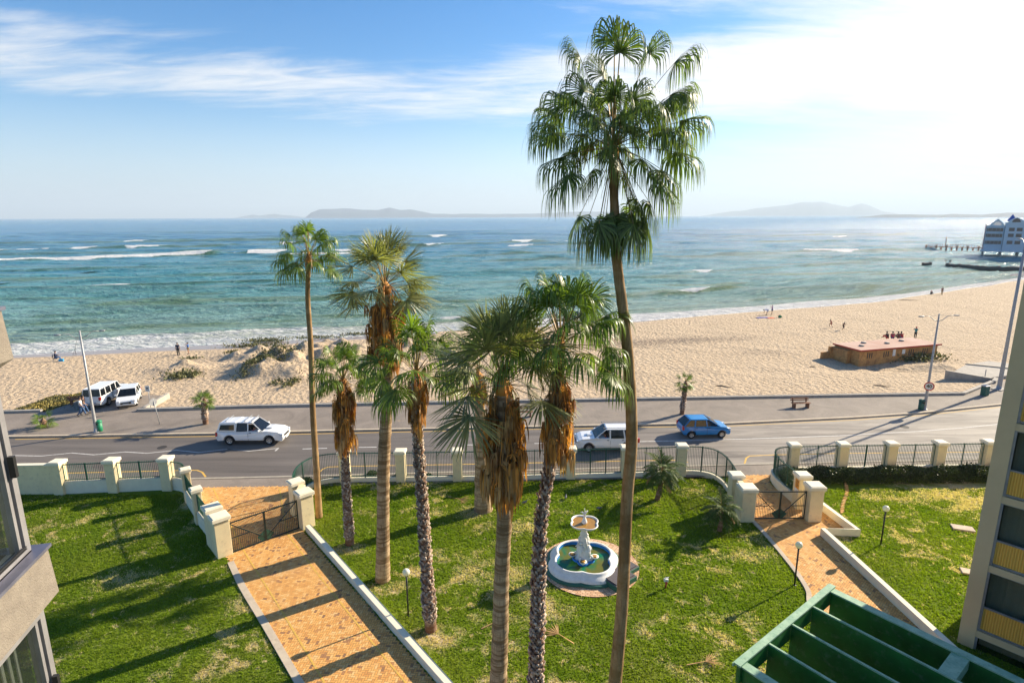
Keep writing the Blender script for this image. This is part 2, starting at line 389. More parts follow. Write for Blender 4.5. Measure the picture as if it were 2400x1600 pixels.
MT['kerb'] = P('kerb_concrete', (.40, .35, .28), (.30, .27, .22), .9, 2, .3, 20)
MT['kerbpale'] = P('pale_kerb', (.56, .47, .35), (.46, .38, .29), .9, 2, .3, 20, dirt=(.36, .27, .18))
MT['paintw'] = P('white_road_paint', (.62, .60, .57), (.42, .40, .38), .8, 6, contrast=(.45, .7))
MT['painty'] = P('yellow_road_paint', (.66, .40, .07), (.50, .32, .10), .8, 6, contrast=(.45, .7))
MT['soil'] = P('soil', (.16, .11, .07), (.11, .08, .05), .95, 1, .5, 10)
# sea
mt, N = newmat('sea_water'); oc = N.n('ShaderNodeTexCoord').outputs['Object']
off = N.n('ShaderNodeAttribute', dict(attribute_name='offshore')).outputs['Fac']
crest = N.n('ShaderNodeAttribute', dict(attribute_name='crest')).outputs['Fac']
foam = N.n('ShaderNodeAttribute', dict(attribute_name='foam')).outputs['Fac']
col = N.ramp(N.math('DIVIDE', off, 600.0), [(0, (.38, .44, .31)), (.02, (.29, .43, .34)), (.07, (.16, .39, .37)), (.16, (.08, .33, .39)), (.35, (.05, .26, .41)), (.6, (.04, .22, .43)), (1, (.04, .21, .44))])
col = N.mix(N.math('MULTIPLY', crest, .95), col, (.055, .13, .035))
col = N.mix(N.mr(N.noise(N.map(oc, (.02, .10, 1)), 1.0, 5, .6), .5, .75, 0, .6), col, (.075, .15, .06))
fl = N.noise(N.map(oc, (.8, 1.3, 1)), .9, 7, .75, 1.0); fl2 = N.n('ShaderNodeTexVoronoi', dict(feature='DISTANCE_TO_EDGE'), Vector=N.map(oc, (.45, .9, 1)), Scale=1.0).outputs[0]
fm = N.mr(N.math('ADD', N.math('MULTIPLY', fl, .8), N.math('ADD', N.math('MULTIPLY', foam, .85), N.math('MULTIPLY', fl2, -.25))), .86, 1.14)
fm = N.math('MULTIPLY', fm, N.mr(foam, .02, .2))
col = N.mix(fm, col, (.80, .80, .80))
sx3 = N.n('ShaderNodeSeparateXYZ', None, Vector=oc)
offc = N.math('MAXIMUM', off, 0.0)
yn = N.math('MULTIPLY', N.math('LOGARITHM', N.math('ADD', offc, 60.0), 2.71828), 60.0)
xn = N.math('DIVIDE', sx3.outputs[0], N.math('ADD', N.math('DIVIDE', offc, 120.0), 1.0))
sv = N.n('ShaderNodeCombineXYZ', None, X=xn, Y=yn, Z=0.0).outputs[0]
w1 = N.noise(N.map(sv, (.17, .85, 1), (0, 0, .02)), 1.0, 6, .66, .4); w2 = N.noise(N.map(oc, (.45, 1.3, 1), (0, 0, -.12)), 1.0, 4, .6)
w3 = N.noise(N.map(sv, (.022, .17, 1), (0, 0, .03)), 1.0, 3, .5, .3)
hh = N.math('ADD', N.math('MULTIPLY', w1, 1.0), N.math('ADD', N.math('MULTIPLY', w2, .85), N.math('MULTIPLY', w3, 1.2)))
col = N.mix(N.mr(w1, .50, .66, 0, .55), col, (.25, .50, .50)); col = N.mix(N.mr(w1, .36, .48, .6, 0), col, (.03, .14, .16)); col = N.mix(N.math('MULTIPLY', N.mr(w3, .52, .62, 0, .8), N.mr(off, 20, 160, 1, .3)), col, (.13, .21, .055))  # light crests and dark troughs of the wavelets painted into the water colour
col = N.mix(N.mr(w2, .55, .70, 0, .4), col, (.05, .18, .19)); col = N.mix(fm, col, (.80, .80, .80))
b = N.n('ShaderNodeBsdfPrincipled', None, i0=col, Roughness=N.mr(fm, 0, 1, .20, .9), IOR=1.33)
bp = N.n('ShaderNodeBump', None, Strength=1.0, Distance=2.6, Height=hh); N.t.links.new(bp.outputs[0], b.inputs['Normal'])
finish(N, b); MT['sea'] = mt

# ================================================================== SETTING
WALL = [(-70, 48.3), (-45, 49.3), (-34.4, 49.76), (-23.7, 50.5), (-11, 51.2), (12, 52.2), (33, 53.1), (44.1, 53.5), (50.2, 57.5), (58, 60.5), (80, 75), (300, 260)]
SHORE = [(-400, -6), (-90, 70), (-68.3, 76.1), (-54.4, 79.8), (-37.5, 83.8), (-11.8, 91.7), (23.7, 100.9), (50, 111.5), (76.9, 122), (106.8, 139.4), (148.2, 165.9), (185, 205), (230, 235), (420, 360)]
FKERB = [(-75, 42.8), (-39.8, 43.69), (-24.1, 44.18), (-12.7, 44.83), (-3.6, 45.22), (10.8, 45.87), (18.2, 46.04), (29.7, 47.39), (36.2, 48.49), (45.8, 50.87), (60, 56.5), (90, 74)]
NKERB = [(-75, 34.0), (-40, 35.0), (-21.4, 35.82), (-15.1, 36.09), (15.1, 37.66), (18.4, 37.85), (33, 38.4), (48, 40), (62, 45), (90, 62)]
CENT = [(-36.2, 39.38), (-16.3, 41.02), (-3.3, 41.3), (10, 42.11), (27.4, 43.37), (39.5, 45.76), (55, 50.5)]
WX, WY = np.array(WALL).T; SX, SY = np.array(SHORE).T
DUNES = [(-26.5, 67.5, 5.5, 3.2, 2.2), (-33.5, 72.0, 3.6, 2.0, 1.3), (-24.0, 74.5, 6.5, 2.2, 1.6), (-20.0, 70.0, 4.5, 3.0, 1.1), (-28.5, 63.2, 2.6, 1.8, 1.2), (-24.6, 62.8, 1.9, 1.5, .9),
         (-39.2, 66.3, 2.6, 1.7, .9), (-13.0, 74.0, 4.5, 2.4, 1.3), (-15.0, 68.5, 3.5, 2.5, .7), (-8.0, 71.5, 5, 2.2, .9), (49.5, 64.8, 2.8, 1.3, .45), (43, 65.5, 4.5, 2.6, -.42), (3, 66, 8, 4, .3)]
def terr(x, y):
    x = np.asarray(x, float); y = np.asarray(y, float)
    w = np.interp(x, WX, WY); s = np.interp(x, SX, SY); v = (y-w)/(s-w)
    z = -.22-.78*np.clip(v, 0, 1)**1.7 - np.clip(y-s, 0, None)*.07
    for (a, b, rx, ry, h) in DUNES:
        d = ((x-a)/rx)**2+((y-b)/ry)**2
        k = 1+.35*np.sin(x*1.7+y*.9+a)*np.cos(y*1.3-x*.6)
        z = z+h*np.exp(-d)*k
    z = z+.06*np.sin(x*.7+np.sin(y*.5)*2)*np.sin(y*.55+1)*np.clip(v*6, 0, 1)*np.clip((1-v)*4, 0, 1)
    return z
def GT(px, py):
    z = -.3
    for _ in range(6):
        p = G(px, py, z); z = float(terr(p.x, p.y))
    p.z = z; return p
# ground sheet (sea bed and land) out to the horizon
tag(npmesh('ground', [(-23600, -2800, -9), (23600, -2800, -9), (23600, 24000, -9), (-23600, 24000, -9)], [(0, 1, 2, 3)], MT['soil']), kind='structure')
# beach
def grid_mesh(name, xs, vs, fy, fz, mat, attrs):
    X, Vv = np.meshgrid(xs, vs); Y = fy(X, Vv); Z = fz(X, Y, Vv)
    n, mm = X.shape; idx = np.arange(n*mm).reshape(n, mm)
    F = np.stack([idx[:-1, :-1], idx[:-1, 1:], idx[1:, 1:], idx[1:, :-1]], -1).reshape(-1, 4)
    return npmesh(name, np.stack([X, Y, Z], -1).reshape(-1, 3), F, mat, smooth=True, attrs={k: f(X, Y, Vv) for k, f in attrs.items()})
xs = np.concatenate([np.arange(-75, -48, .8), np.arange(-48, 0, .3), np.arange(0, 60, .5), np.arange(60, 330, 1.5)])
vs = np.linspace(-.004, 1.16, 230)
def byf(X, V): 
    w = np.interp(X, WX, WY); s = np.interp(X, SX, SY); return w+(s-w)*V
wob = lambda X: 1.1*np.sin(X*.11)+.7*np.sin(X*.31+1)
def wetf(X, Y, V):
    d = np.interp(X, SX, SY)-Y; lim = np.where(X < -12, 4.2, 1.3)+wob(X)*.6
    return np.clip((lim-d)/.9, 0, 1)
def dark_bandf(X, Y, V):
    d = np.exp(-(((X-26)/16)**2+((Y-82+(X-26)*-.12)/3.5)**2)) + .8*np.exp(-(((X-33)/7)**2+((Y-73)/3)**2)) + .5*np.exp(-(((X-15)/10)**2+((Y-77)/4)**2))  # darker band of prints across the middle of the beach
    return np.clip(d*.75, 0, 1)
tag(grid_mesh('beach_sand', xs, vs, byf, lambda X, Y, V: terr(X, Y), MT['sand'], dict(wet=wetf, dark_band=dark_bandf)), kind='structure')
# sea, near sheet with real swell
RIDGES = [ # pixel line ends, height, half-width, [foam x-px ranges], olive
 ((-300, 618), (700, 588), 1.15, 4.5, [(-300, 505), (530, 575)]), ((-300, 573), (900, 558), 1.0, 7, [(235, 285)]), ((100, 584), (1000, 562), .9, 6, [(235, 320), (585, 640)]), ((-200, 601), (800, 578), .5, 5, []),
 ((-200, 637), (420, 624), .5, 2.6, []), ((172, 664), (800, 650), .55, 1.9, [(176, 315)]), ((340, 672), (900, 655), .4, 2.0, []), ((600, 600), (900, 590), .8, 5, [(650, 840)]),
 ((700, 560), (1100, 551), 1.0, 9, [(985, 1055)]), ((850, 576), (1330, 564), .9, 6, [(970, 1022), (1180, 1245)]), ((1000, 600), (1350, 588), .6, 4, []), ((1200, 576), (1500, 562), .6, 5, [(1180, 1250)]),
 ((-300, 592), (350, 578), .8, 5, [(-60, 60), (110, 200)]), ((380, 596), (1000, 584), .6, 4, [(560, 640), (760, 830)]), ((200, 570), (900, 556), .8, 6, []), ((900, 612), (1400, 602), .5, 4, []), ((1450, 600), (2200, 580), .5, 5, [(1880, 1990)]), ((-100, 655), (500, 645), .4, 2, []), ((560, 640), (960, 632), .35, 2, []), ((900, 640), (1380, 622), .5, 2.4, []), ((1480, 640), (2100, 610), .4, 2.4, [(1600, 1640)]), ((0, 772), (600, 745), .34, 1.3, []), ((180, 760), (700, 735), .28, 1.0, []), ((350, 745), (1000, 727), .28, 1.2, []), ((0, 740), (520, 722), .25, 1.2, []), ((520, 770), (1000, 755), .3, 1.0, []), ((980, 745), (1300, 735), .3, 1.0, [(1020, 1090)]),
 ((1505, 690), (1780, 672), .75, 1.8, [(1585, 1662)]), ((1780, 672), (2100, 652), .35, 2, []), ((1480, 729), (1640, 717), .28, 1.0, []), ((1750, 704), (1900, 692), .25, .8, [(1790, 1810)]),
 ((300, 700), (900, 690), .25, 1.6, []), ((-50, 690), (500, 700), .25, 1.5, []), ((1600, 555), (2200, 545), .5, 8, []), ((1950, 556), (2110, 548), .5, 4, [(1960, 2000)]), ((1750, 566), (1990, 562), .5, 4, [])]
us = np.concatenate([np.arange(-190, -90, 2.0), np.arange(-90, 60, .8), np.arange(60, 280, 1.6)])
vv = np.concatenate([np.arange(-3, 20, .4), 20*(700/20)**np.linspace(0, 1, 430)])
def seaxy(U, V):
    s = np.interp(U, SX, SY); k = np.exp(-np.clip(V, 0, None)/160)
    return U*(1+np.clip(V, 0, None)/260), V+s*k+110*(1-k)
U_, V_ = np.meshgrid(us, vv); X_, Y_ = seaxy(U_, V_)
Z_ = np.zeros_like(X_); CR_ = np.zeros_like(X_); FO_ = np.zeros_like(X_)
wig = 1.2*np.sin(X_*.045+1)+.7*np.sin(X_*.13)+.35*np.sin(X_*.31+2)
for (p0, p1, h, w, fr) in RIDGES:
    a, b = G(*p0, -1), G(*p1, -1); w = w*(1+min(1.6, max(0, (a.y+b.y)/2-150)/110)); t = (X_-a.x)/(b.x-a.x); yl = a.y+(b.y-a.y)*t
    d = Y_-yl-wig*w*.35
    end = np.clip(t*6, 0, 1)*np.clip((1-t)*6, 0, 1)
    prof = np.where(d < 0, np.exp(-(d/(w*.55))**2), np.exp(-(d/(w*1.4))**2))
    mod = .75+.25*np.sin(X_*.02/w*4+h*9)
    Z_ += h*prof*end*mod
    CR_ = np.maximum(CR_, np.where(d < w*.15, np.exp(-((d+w*.3)/(w*.6))**2), 0)*end*np.clip(h*1.6, 0, 1))
    for (f0, f1) in fr:
        fa = a.x+(b.x-a.x)*(f0-p0[0])/(p1[0]-p0[0]); fb = a.x+(b.x-a.x)*(f1-p0[0])/(p1[0]-p0[0])
        uu = np.clip((X_-fa)/(fb-fa), 0, 1); lg = min(.5, 14/(fb-fa)+.08); te = np.clip(np.minimum(uu, 1-uu)/lg, 0, 1)**.6*(.8+.2*np.sin(X_*.21+h*5)*np.sin(X_*.083)); e = te
        FO_ = np.maximum(FO_, np.where(te > .02, np.clip(1.35*np.exp(-((d-w*.35)/(w*1.3*te+.01))**4), 0, 1), 0))
        FO_ = np.maximum(FO_, .5*e*np.exp(-((d-w*2.2)/(w*2.8))**2))
Sx = np.interp(U_, SX, SY); dsh = V_
# shore break: foam apron on the left, thin bright wash on the right
fw = np.where(X_ < 5, 8.5, 7.0)+wob(X_)*np.where(X_ < 5, .8, .5)
FO_ = np.maximum(FO_, np.clip((fw-dsh)/1.6, 0, 1)*np.clip((dsh+3)/1.0, 0, 1)*np.where(X_ < 5, .78, .95))
FO_ = np.maximum(FO_, .42*np.exp(-((dsh-fw-2)/4)**2)*np.where(X_ > 0, 1, .5))
Z_ += .30*np.exp(-((dsh-fw+1)/1.0)**2)*np.where(X_ < 5, 1, .3)
rip = np.zeros_like(X_); rsw = np.random.RandomState(5)
for lam in np.concatenate([np.geomspace(3.2, 9, 12), np.geomspace(9, 34, 9)]):
    th = rsw.normal(0, .30 if lam < 9 else .10)-.06; kx, ky = math.sin(th)*6.283/lam, math.cos(th)*6.283/lam; ph = rsw.rand()*6.28
    env = .65+.6*np.sin(X_*6.283/lam/(5+3*rsw.rand())+ph*2)*np.sin(Y_*6.283/lam/(4+3*rsw.rand())+ph)
    res = np.clip((lam/2.6-np.gradient(Y_, axis=0))/.8+.5, 0, 1)
    rip += lam*.0115*(1-np.abs(np.sin((kx*X_+ky*Y_)*.5+ph+.6*np.sin(X_*.021+lam)))*2)*env*res
Z_ += rip*np.clip((V_-4)/22, 0, 1)
CR_ = np.maximum(CR_, np.clip(rip*1.5-.12, 0, .45)*np.clip((V_-6)/20, 0, 1))
Z_ = -1.0+Z_*np.clip((700-V_)/80, 0, 1)*np.clip((V_+3)/4, 0.1, 1)+.02
n, mm = X_.shape; idx = np.arange(n*mm).reshape(n, mm)
F = np.stack([idx[:-1, :-1], idx[:-1, 1:], idx[1:, 1:], idx[1:, :-1]], -1).reshape(-1, 4)
tag(npmesh('sea', np.stack([X_, Y_, Z_], -1).reshape(-1, 3), F, MT['sea'], smooth=True, attrs=dict(offshore=np.clip(V_, 0, 700), crest=CR_, foam=FO_)), kind='structure')
tag(npmesh('sea', [(-23500, 400, -1.5), (23500, 400, -1.5), (23500, 23500, -1.5), (-23500, 23500, -1.5)], [(0, 1, 2, 3)], MT['sea'],
           attrs=dict(offshore=[290, 290, 23390, 23390], crest=[0]*4, foam=[0]*4)), kind='structure')
tag(npmesh('sea', [(-2500, 40, -1.55), (-150, 110, -1.55), (-150, 401, -1.5), (-2500, 401, -1.5)], [(0, 1, 2, 3)], MT['sea'], attrs=dict(offshore=[200]*4, crest=[0]*4, foam=[0]*4)), kind='structure')
# far hills and coast
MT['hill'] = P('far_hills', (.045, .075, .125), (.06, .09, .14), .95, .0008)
def ridge_hills(name, pts, Y, depth, zb=-1.5):
    """hill mass with a noisy top from skyline points (px, height above horizon in px)"""
    xs_ = np.linspace(pts[0][0], pts[-1][0], 160); hp = np.interp(xs_, [p[0] for p in pts], [p[1] for p in pts])
    hp = hp+np.array([mnoise.noise(Vector((x*.03, Y, 0)))*1.2 for x in xs_])*np.clip(hp/6, 0, 1)
    wx = (xs_-1200)/FPX*Y/1.0*math.cos(PITCH)*.985; h = np.clip(hp, 0, None)/FPX*Y+2
    V = []; n_ = len(xs_)
    for k, (dy, f) in enumerate([(-depth*.5, 0), (-depth*.3, .45), (-depth*.12, .82), (0, 1), (depth*.5, .6), (depth, 0)]):
        for i in range(n_):
            V.append((wx[i]*(1+dy/Y), Y+dy, zb+h[i]*f*(1+.18*mnoise.noise(Vector((i*.22, k*1.7, Y)))*(f < 1))))
    F = [(k*n_+i, k*n_+i+1, (k+1)*n_+i+1, (k+1)*n_+i) for k in range(5) for i in range(n_-1)]
    return tag(npmesh(name, V, F, MT['hill'], smooth=True), kind='structure')
ridge_hills('hills', [(708, 0), (724, 12), (745, 19), (800, 21), (850, 18), (880, 17), (910, 22), (935, 17), (962, 18), (985, 14), (1010, 9), (1060, 7), (1100, 8), (1180, 7), (1300, 9), (1350, 12), (1420, 11), (1500, 5), (1560, 0)], 11000, 1800)
ridge_hills('hills', [(540, 0), (570, 5), (585, 8), (600, 5), (640, 9), (680, 4), (720, 0)], 15000, 1800)
ridge_hills('hills', [(1650, 0), (1690, 6), (1760, 14), (1820, 21), (1860, 25), (1890, 30), (1935, 31), (1975, 23), (2000, 19), (2030, 27), (2050, 22), (2080, 10), (2120, 3)], 15500, 1800)
ridge_hills('hills', [(2020, 0), (2060, 3), (2090, 6), (2140, 6), (2200, 5), (2260, 6), (2320, 5), (2380, 9), (2460, 8), (2600, 10)], 4200, 900)

# land sheets
tag(npmesh('lawn', [(-75, -40, 0), (75, -40, 0), (75, 36.3, 0), (-75, 34.2, 0)], [(0, 1, 2, 3)], MT['turf']), kind='structure')
tag(strip(NKERB, FKERB, -.08, 90, MT['asphalt'], 'road'), kind='structure')
far0 = [(x, y-.02) for x, y in FKERB]
tag(strip(FKERB, [(x, y+.1) for x, y in WALL], .02, 120, MT['prom'], 'promenade'), kind='structure')
near_in = [(-75, 33.5), (-21, 34.45), (-14.9, 34.6), (15.8, 36.0), (18, 36.1), (33, 36.2), (75, 37)]
tag(strip(near_in, NKERB, .016, 120, MT['prom'], 'sidewalk'), kind='structure')
def kerb(name, pts, w, z0, z1, mat, k=1):
    mb = MB(); poly_line(mb, pts, w, z0, z1-z0); return tag(mb.build(name, mat), kind='structure')
kerb('kerb', [(x, y) for x, y in FKERB], .24, -.1, .05, MT['kerbpale'])
kerb('kerb', [(x, y) for x, y in NKERB], .22, -.1, .045, MT['kerb'])
# road paint
mb = MB()
zz_ = -.076
poly_line(mb, [(x, y-.45) for x, y in FKERB[1:-1]], .10, zz_)
def gl(pts, s=3.92, x0=0, y0=700): return [tuple(G(x0+x/s, y0+y/s, -.08)[:2]) for x, y in pts]
near_y = [tuple(G(x, y, -.08)[:2]) for x, y in [(749, 1106), (756, 1099), (768, 1094), (800, 1092.5), (1062, 1088), (1500, 1079), (1600, 1078), (1612, 1083)]]
poly_line(mb, near_y, .11, zz_)
poly_line(mb, [tuple(G(x, y, -.08)[:2]) for x, y in [(60, 1110), (161, 1108), (440, 1101.5), (462, 1101.5), (474, 1106), (482, 1117)]], .12, zz_)
poly_line(mb, [tuple(G(x, y, -.08)[:2]) for x, y in [(1745, 1086), (1749, 1073), (1757, 1068), (1812, 1065.5), (1960, 1062), (2150, 1060), (2300, 1059)]], .12, zz_)
tag(mb.build('yellow_road_line', MT['painty']), kind='structure')
mb = MB()
zig = gl([(120, 1438), (220, 1440), (380, 1443), (660, 1415), (860, 1432), (1150, 1405), (1350, 1418), (1620, 1390), (1820, 1410), (2090, 1380), (2280, 1398)])+gl([(130, 1380), (330, 1398), (597, 1372)], x0=500)
poly_line(mb, zig, .10, zz_); poly_line(mb, gl([(600, 1370), (568, 1397)], x0=500), .12, zz_+.002)
for a, b in [((820, 1378), (1045, 1372)), ((1335, 1364), (1500, 1361)), ((1930, 1353), (2045, 1351))]: poly_line(mb, gl([a, b], x0=500), .11, zz_)
for a, b in [((110, 1268), (185, 1267)), ((380, 1260), (520, 1258)), ((790, 1251), (1060, 1247))]: poly_line(mb, gl([a, b], 2.613, 950, 560), .11, zz_)
cen = gl([(1420, 1240), (1568, 1233)], 2.613, 950, 560)[:1]+gl([(0, 718), (500, 710), (1000, 697), (1960, 664)], 3.92, 1500, 850)[1:]+gl([(500, 655), (1000, 628), (1400, 596), (1750, 560)], 3.92, 1900, 850)
poly_line(mb, cen, .11, zz_)
tag(mb.build('white_road_line', MT['paintw']), kind='structure')
# parking pocket on the beach side
pk = [G(1240/3.92, 700+1030/3.92), G(1545/3.92, 700+890/3.92), G(1390/3.92, 700+885/3.92), G(760/3.92, 700+905/3.92), G(650/3.92, 700+965/3.92), G(540/3.92, 700+1000/3.92), G(430/3.92, 700+1040/3.92)]
pk = [(p.x, p.y) for p in pk]; pk = [(pk[0][0]+.5, 49.4)]+pk[1:]+[(pk[-1][0]-.5, 49.2)]
mb = MB(); mb.prism(pk, -.5, .026); tag(mb.build('parking_bay', MT['prom']), kind='structure')
# low beach wall, three runs
def low_wall(pts, w, z0, z1, label, mat='concrete', name='low_wall', group=None):
    mb = MB(); poly_line(mb, pts, w, z0, z1-z0); return tag(mb.build(name, MT[mat], bevel=.02, seg=1), label, 'wall', group)
wb = [(x, y) for x, y in WALL if -34 < x < 50.5]
low_wall([(pk[0][0]-.2, 49.72)]+[(x, y+.15) for x, y in wb if x > -30], .32, -.5, .24, 'long low concrete wall between the promenade and the open beach')
low_wall([(-70, 48.45), (-45, 49.45), (pk[-1][0], 49.65)], .3, -.5, .22, 'short low concrete wall beside the scrubby patch left of the parking bay')
low_wall([pk[1], (pk[0][0]+.2, 49.95)], .3, -.5, .30, 'sloping low concrete wall on the right edge of the parking bay')
low_wall([(50.2, 57.5), (51.4, 58.6)], .35, -.5, .3, 'short wall stub at the head of the beach ramp')
# beach ramp
r = [Vector((47.1, 59.9, 0)), Vector((50.8, 58.9, 0)), Vector((56.5, 61.2, 0)), Vector((53.6, 65.2, 0)), ]
root = empty('beach_ramp', (51, 61, 0), 'concrete ramp with a tapering side wall leading down to the beach', 'ramp')
mb = MB((51, 61, 0)); mb.prism([(47.3, 60.2), (51, 59.2), (56.5, 61.0), (60, 63.6), (57, 66.5), (53.1, 64.9)], -1.2, .10); mb.build('slab', MT['concrete'], root)
mb = MB((51, 61, 0)); a, b = (47.0, 60.0), (51.2, 58.7)
mb.add([(47.0, 59.8, -1.4), (51.2, 58.7, -1.2), (51.2, 59.0, -1.2), (47, 60.1, -1.4), (47.0, 59.8, .75), (51.2, 58.7, .16), (51.2, 59.0, .16), (47, 60.1, .75)],
       [(0, 3, 2, 1), (4, 5, 6, 7), (0, 1, 5, 4), (1, 2, 6, 5), (2, 3, 7, 6), (3, 0, 4, 7)]); mb.build('side_wall', MT['concrete'], root)
mb = MB((51, 61, 0)); mb.bar((53, 65, .16), (58, 62, .16), .25, .12); mb.build('edging', MT['kerbpale'], root); mb = MB((51, 61, 0)); mb.bar((50.8, 59.4, 0), (50.8, 59.4, 1.0), .06); mb.build('marker_post', MT['galv'], root)

# ---- garden: brick driveway and path
D_L = [(-14.95, 27.0), (-14.0, 25.85), (-11.2, 22.6), (-7.89, 18.45), (-1.5, 10.7)]
D_R = [(-11.64, 29.03), (-2.97, 18.43), (1.5, 12.9)]
drive_poly = [(-21.0, 34.55), (-14.6, 34.7), (-12.5, 31.6), (-11.64, 29.03), (-2.97, 18.43), (2.6, 11.5), (-2.2, 11.5), (-7.89, 18.45), (-14.9, 26.8), (-16.6, 28.6), (-18.3, 30.5), (-20.5, 33.2)]
path_poly = [(13.6, 30.9), (13.4, 31.9), (14.5, 34.6), (15.2, 36.05), (17.4, 36.1), (16.95, 34.9), (17.0, 33.6), (17.4, 31.8), (18.5, 31.5), (18.9, 28.5), (17.15, 28.6), (17.6, 19.2), (17.9, 12), (11.5, 12), (12.3, 20), (13.55, 22.8), (14.0, 24.3), (14.1, 26.5), (14.0, 28.4)]
def herringbone(name, poly, ang, z, L=.2, Wd=.098, gap=.010):
    xs_ = [p[0] for p in poly]; ys_ = [p[1] for p in poly]; cx_, cy__ = (min(xs_)+max(xs_))/2, (min(ys_)+max(ys_))/2
    Rr = max(max(xs_)-min(xs_), max(ys_)-min(ys_))*.75; nn = int(Rr/Wd)+2
    I, J = np.meshgrid(np.arange(-nn, nn), np.arange(-nn, nn)); I = I.ravel(); J = J.ravel()
    k = (I-J) % 4; hz_ = k == 0; vt = k == 3       # cell starts of horizontal / vertical bricks
    V = []; ca, sa = math.cos(ang), math.sin(ang)
    rects = []
    for sel, dx, dy in ((hz_, 2, 1), (vt, 1, 2)):
        i = I[sel]*Wd; j = J[sel]*Wd
        rects.append(np.stack([i+gap/2, j+gap/2, i+dx*Wd-gap/2, j+dy*Wd-gap/2], 1))
    Rc = np.concatenate(rects); mx = (Rc[:, 0]+Rc[:, 2])/2; my = (Rc[:, 1]+Rc[:, 3])/2
    wx_ = cx_+mx*ca-my*sa; wy_ = cy__+mx*sa+my*ca; keep = inpoly(wx_, wy_, poly); Rc = Rc[keep]
    c4 = np.stack([Rc[:, [0, 1]], Rc[:, [2, 1]], Rc[:, [2, 3]], Rc[:, [0, 3]]], 1)
    X = cx_+c4[..., 0]*ca-c4[..., 1]*sa; Y = cy__+c4[..., 0]*sa+c4[..., 1]*ca; Z = np.full(X.shape, z)+RS.uniform(-.002, .002, (len(X), 1))
    V = np.stack([X, Y, Z], -1).reshape(-1, 3); F = np.arange(len(V)).reshape(-1, 4)
    return npmesh(name, V, F, MT['paver'])
mb = MB(); mb.prism(drive_poly, -.1, .012); tag(mb.build('driveway', MT['grout']), kind='structure')
mb = MB(); mb.prism(path_poly, -.1, .012); tag(mb.build('path', MT['grout']), kind='structure')
tag(herringbone('driveway', drive_poly, math.radians(-50+45), .02), kind='structure')
tag(herringbone('path', path_poly, math.radians(45), .02), kind='structure')
mb = MB()
yl = [[(574, 1295), (649, 1413), (718, 1528), (790, 1650)], [(674, 1252), (741, 1340), (817, 1436), (894, 1532), (985, 1640)]]
for L_ in yl: poly_line(mb, [tuple(G(x, y)[:2]) for x, y in L_], .07, .026)
poly_line(mb, [tuple(G(x, y)[:2]) for x, y in [(655, 1143), (664, 1200), (674, 1252)]], .07, .026); poly_line(mb, [tuple(G(x, y)[:2]) for x, y in [(500, 1145), (545, 1240), (574, 1295)]], .07, .026)
tag(mb.build('yellow_driveway_line', MT['painty']), kind='structure')
dk = smooth_path([(*G(x, y)[:2], 0) for x, y in [(543, 1318), (572, 1378), (625, 1465), (703, 1598), (790, 1740)]], 4)
kerb('kerb', [(p.x-.05, p.y) for p in dk], .30, -.1, .07, MT['kerbpale'])
root = None
low_wall([(-11.5, 29.25), (-2.85, 18.6), (1.8, 12.9)], .28, -.1, .36, 'cream garden wall running down the right side of the driveway', 'creamcap', 'garden_wall')
plk = smooth_path([(*G(x, y)[:2], 0) for x, y in [(1754, 1208), (1785, 1240), (1815, 1274), (1840, 1304), (1864, 1334), (1884, 1362), (1899, 1390), (1903, 1420)]]+[(13.0, 20.5, 0)], 4)
kerb('kerb', [(p.x-.08, p.y) for p in plk], .22, -.1, .08, MT['kerbpale'])
low_wall([(18.45, 31.6), (18.86, 28.42), (17.02, 28.55), (17.5, 19.4)], .26, -.1, .45, 'cream garden wall with a square jog beside the right hand path', 'creamcap', 'garden_wall')

# ---- boundary fences
def pillar(root, x, y, h=2.3, w=.64, rz=0.0, z0=0.0):
    o = root.location; mb = MB(o)
    mb.box((x, y, z0+(h-.22)/2), (w, w, h-.22), rz); mb.box((x, y, z0+h-.30), (w+.06, w+.06, .05), rz); p = mb.build('pillar', MT['cream'], root, bevel=.02)
    mc = MB(o); mc.box((x, y, z0+h-.125), (w+.16, w+.16, .19), rz); mc.box((x, y, z0+h-.015), (w+.04, w+.04, .03), rz); mc.build('coping', MT['creamcap'], p, bevel=.05, seg=2); return p
def railing(root, pts, z0=.3, h=1.75, sp=.105, posts=True, mat='green'):
    o = root.location; mb = MB(o); P_ = [Vector((p[0], p[1], 0)) for p in pts]; 
    tot = sum((P_[i+1]-P_[i]).length for i in range(len(P_)-1)); nb = int(tot/sp); acc = 0; i = 0; pos = 0
    cum = [0]
    for i in range(len(P_)-1): cum.append(cum[-1]+(P_[i+1]-P_[i]).length)
    def at(s):
        for i in range(len(cum)-1):
            if s <= cum[i+1] or i == len(cum)-2:
                t = (s-cum[i])/max(1e-6, cum[i+1]-cum[i]); return P_[i].lerp(P_[i+1], t)
    for k in range(1, nb):
        p = at(tot*k/nb); mb.box((p.x, p.y, z0+h/2+.02), (.018, .018, h+.06))
    for i in range(len(P_)-1):
        for zz in (z0+.06, z0+h-.05): mb.bar((P_[i].x, P_[i].y, zz), (P_[i+1].x, P_[i+1].y, zz), .045, .05)
    npst = max(1, round(tot/1.2)) if posts else 1
    for k in range(npst+1):
        p = at(tot*k/npst); mb.box((p.x, p.y, z0+h/2), (.055, .055, h+.03))
    return mb.build('railing', MT[mat], root)
def base_wall(root, pts, w=.24, h=.28):
    mb = MB(root.location); poly_line(mb, [(p[0], p[1]) for p in pts], w, -.1, h+.1); return mb.build('base_wall', MT['creamcap'], root)
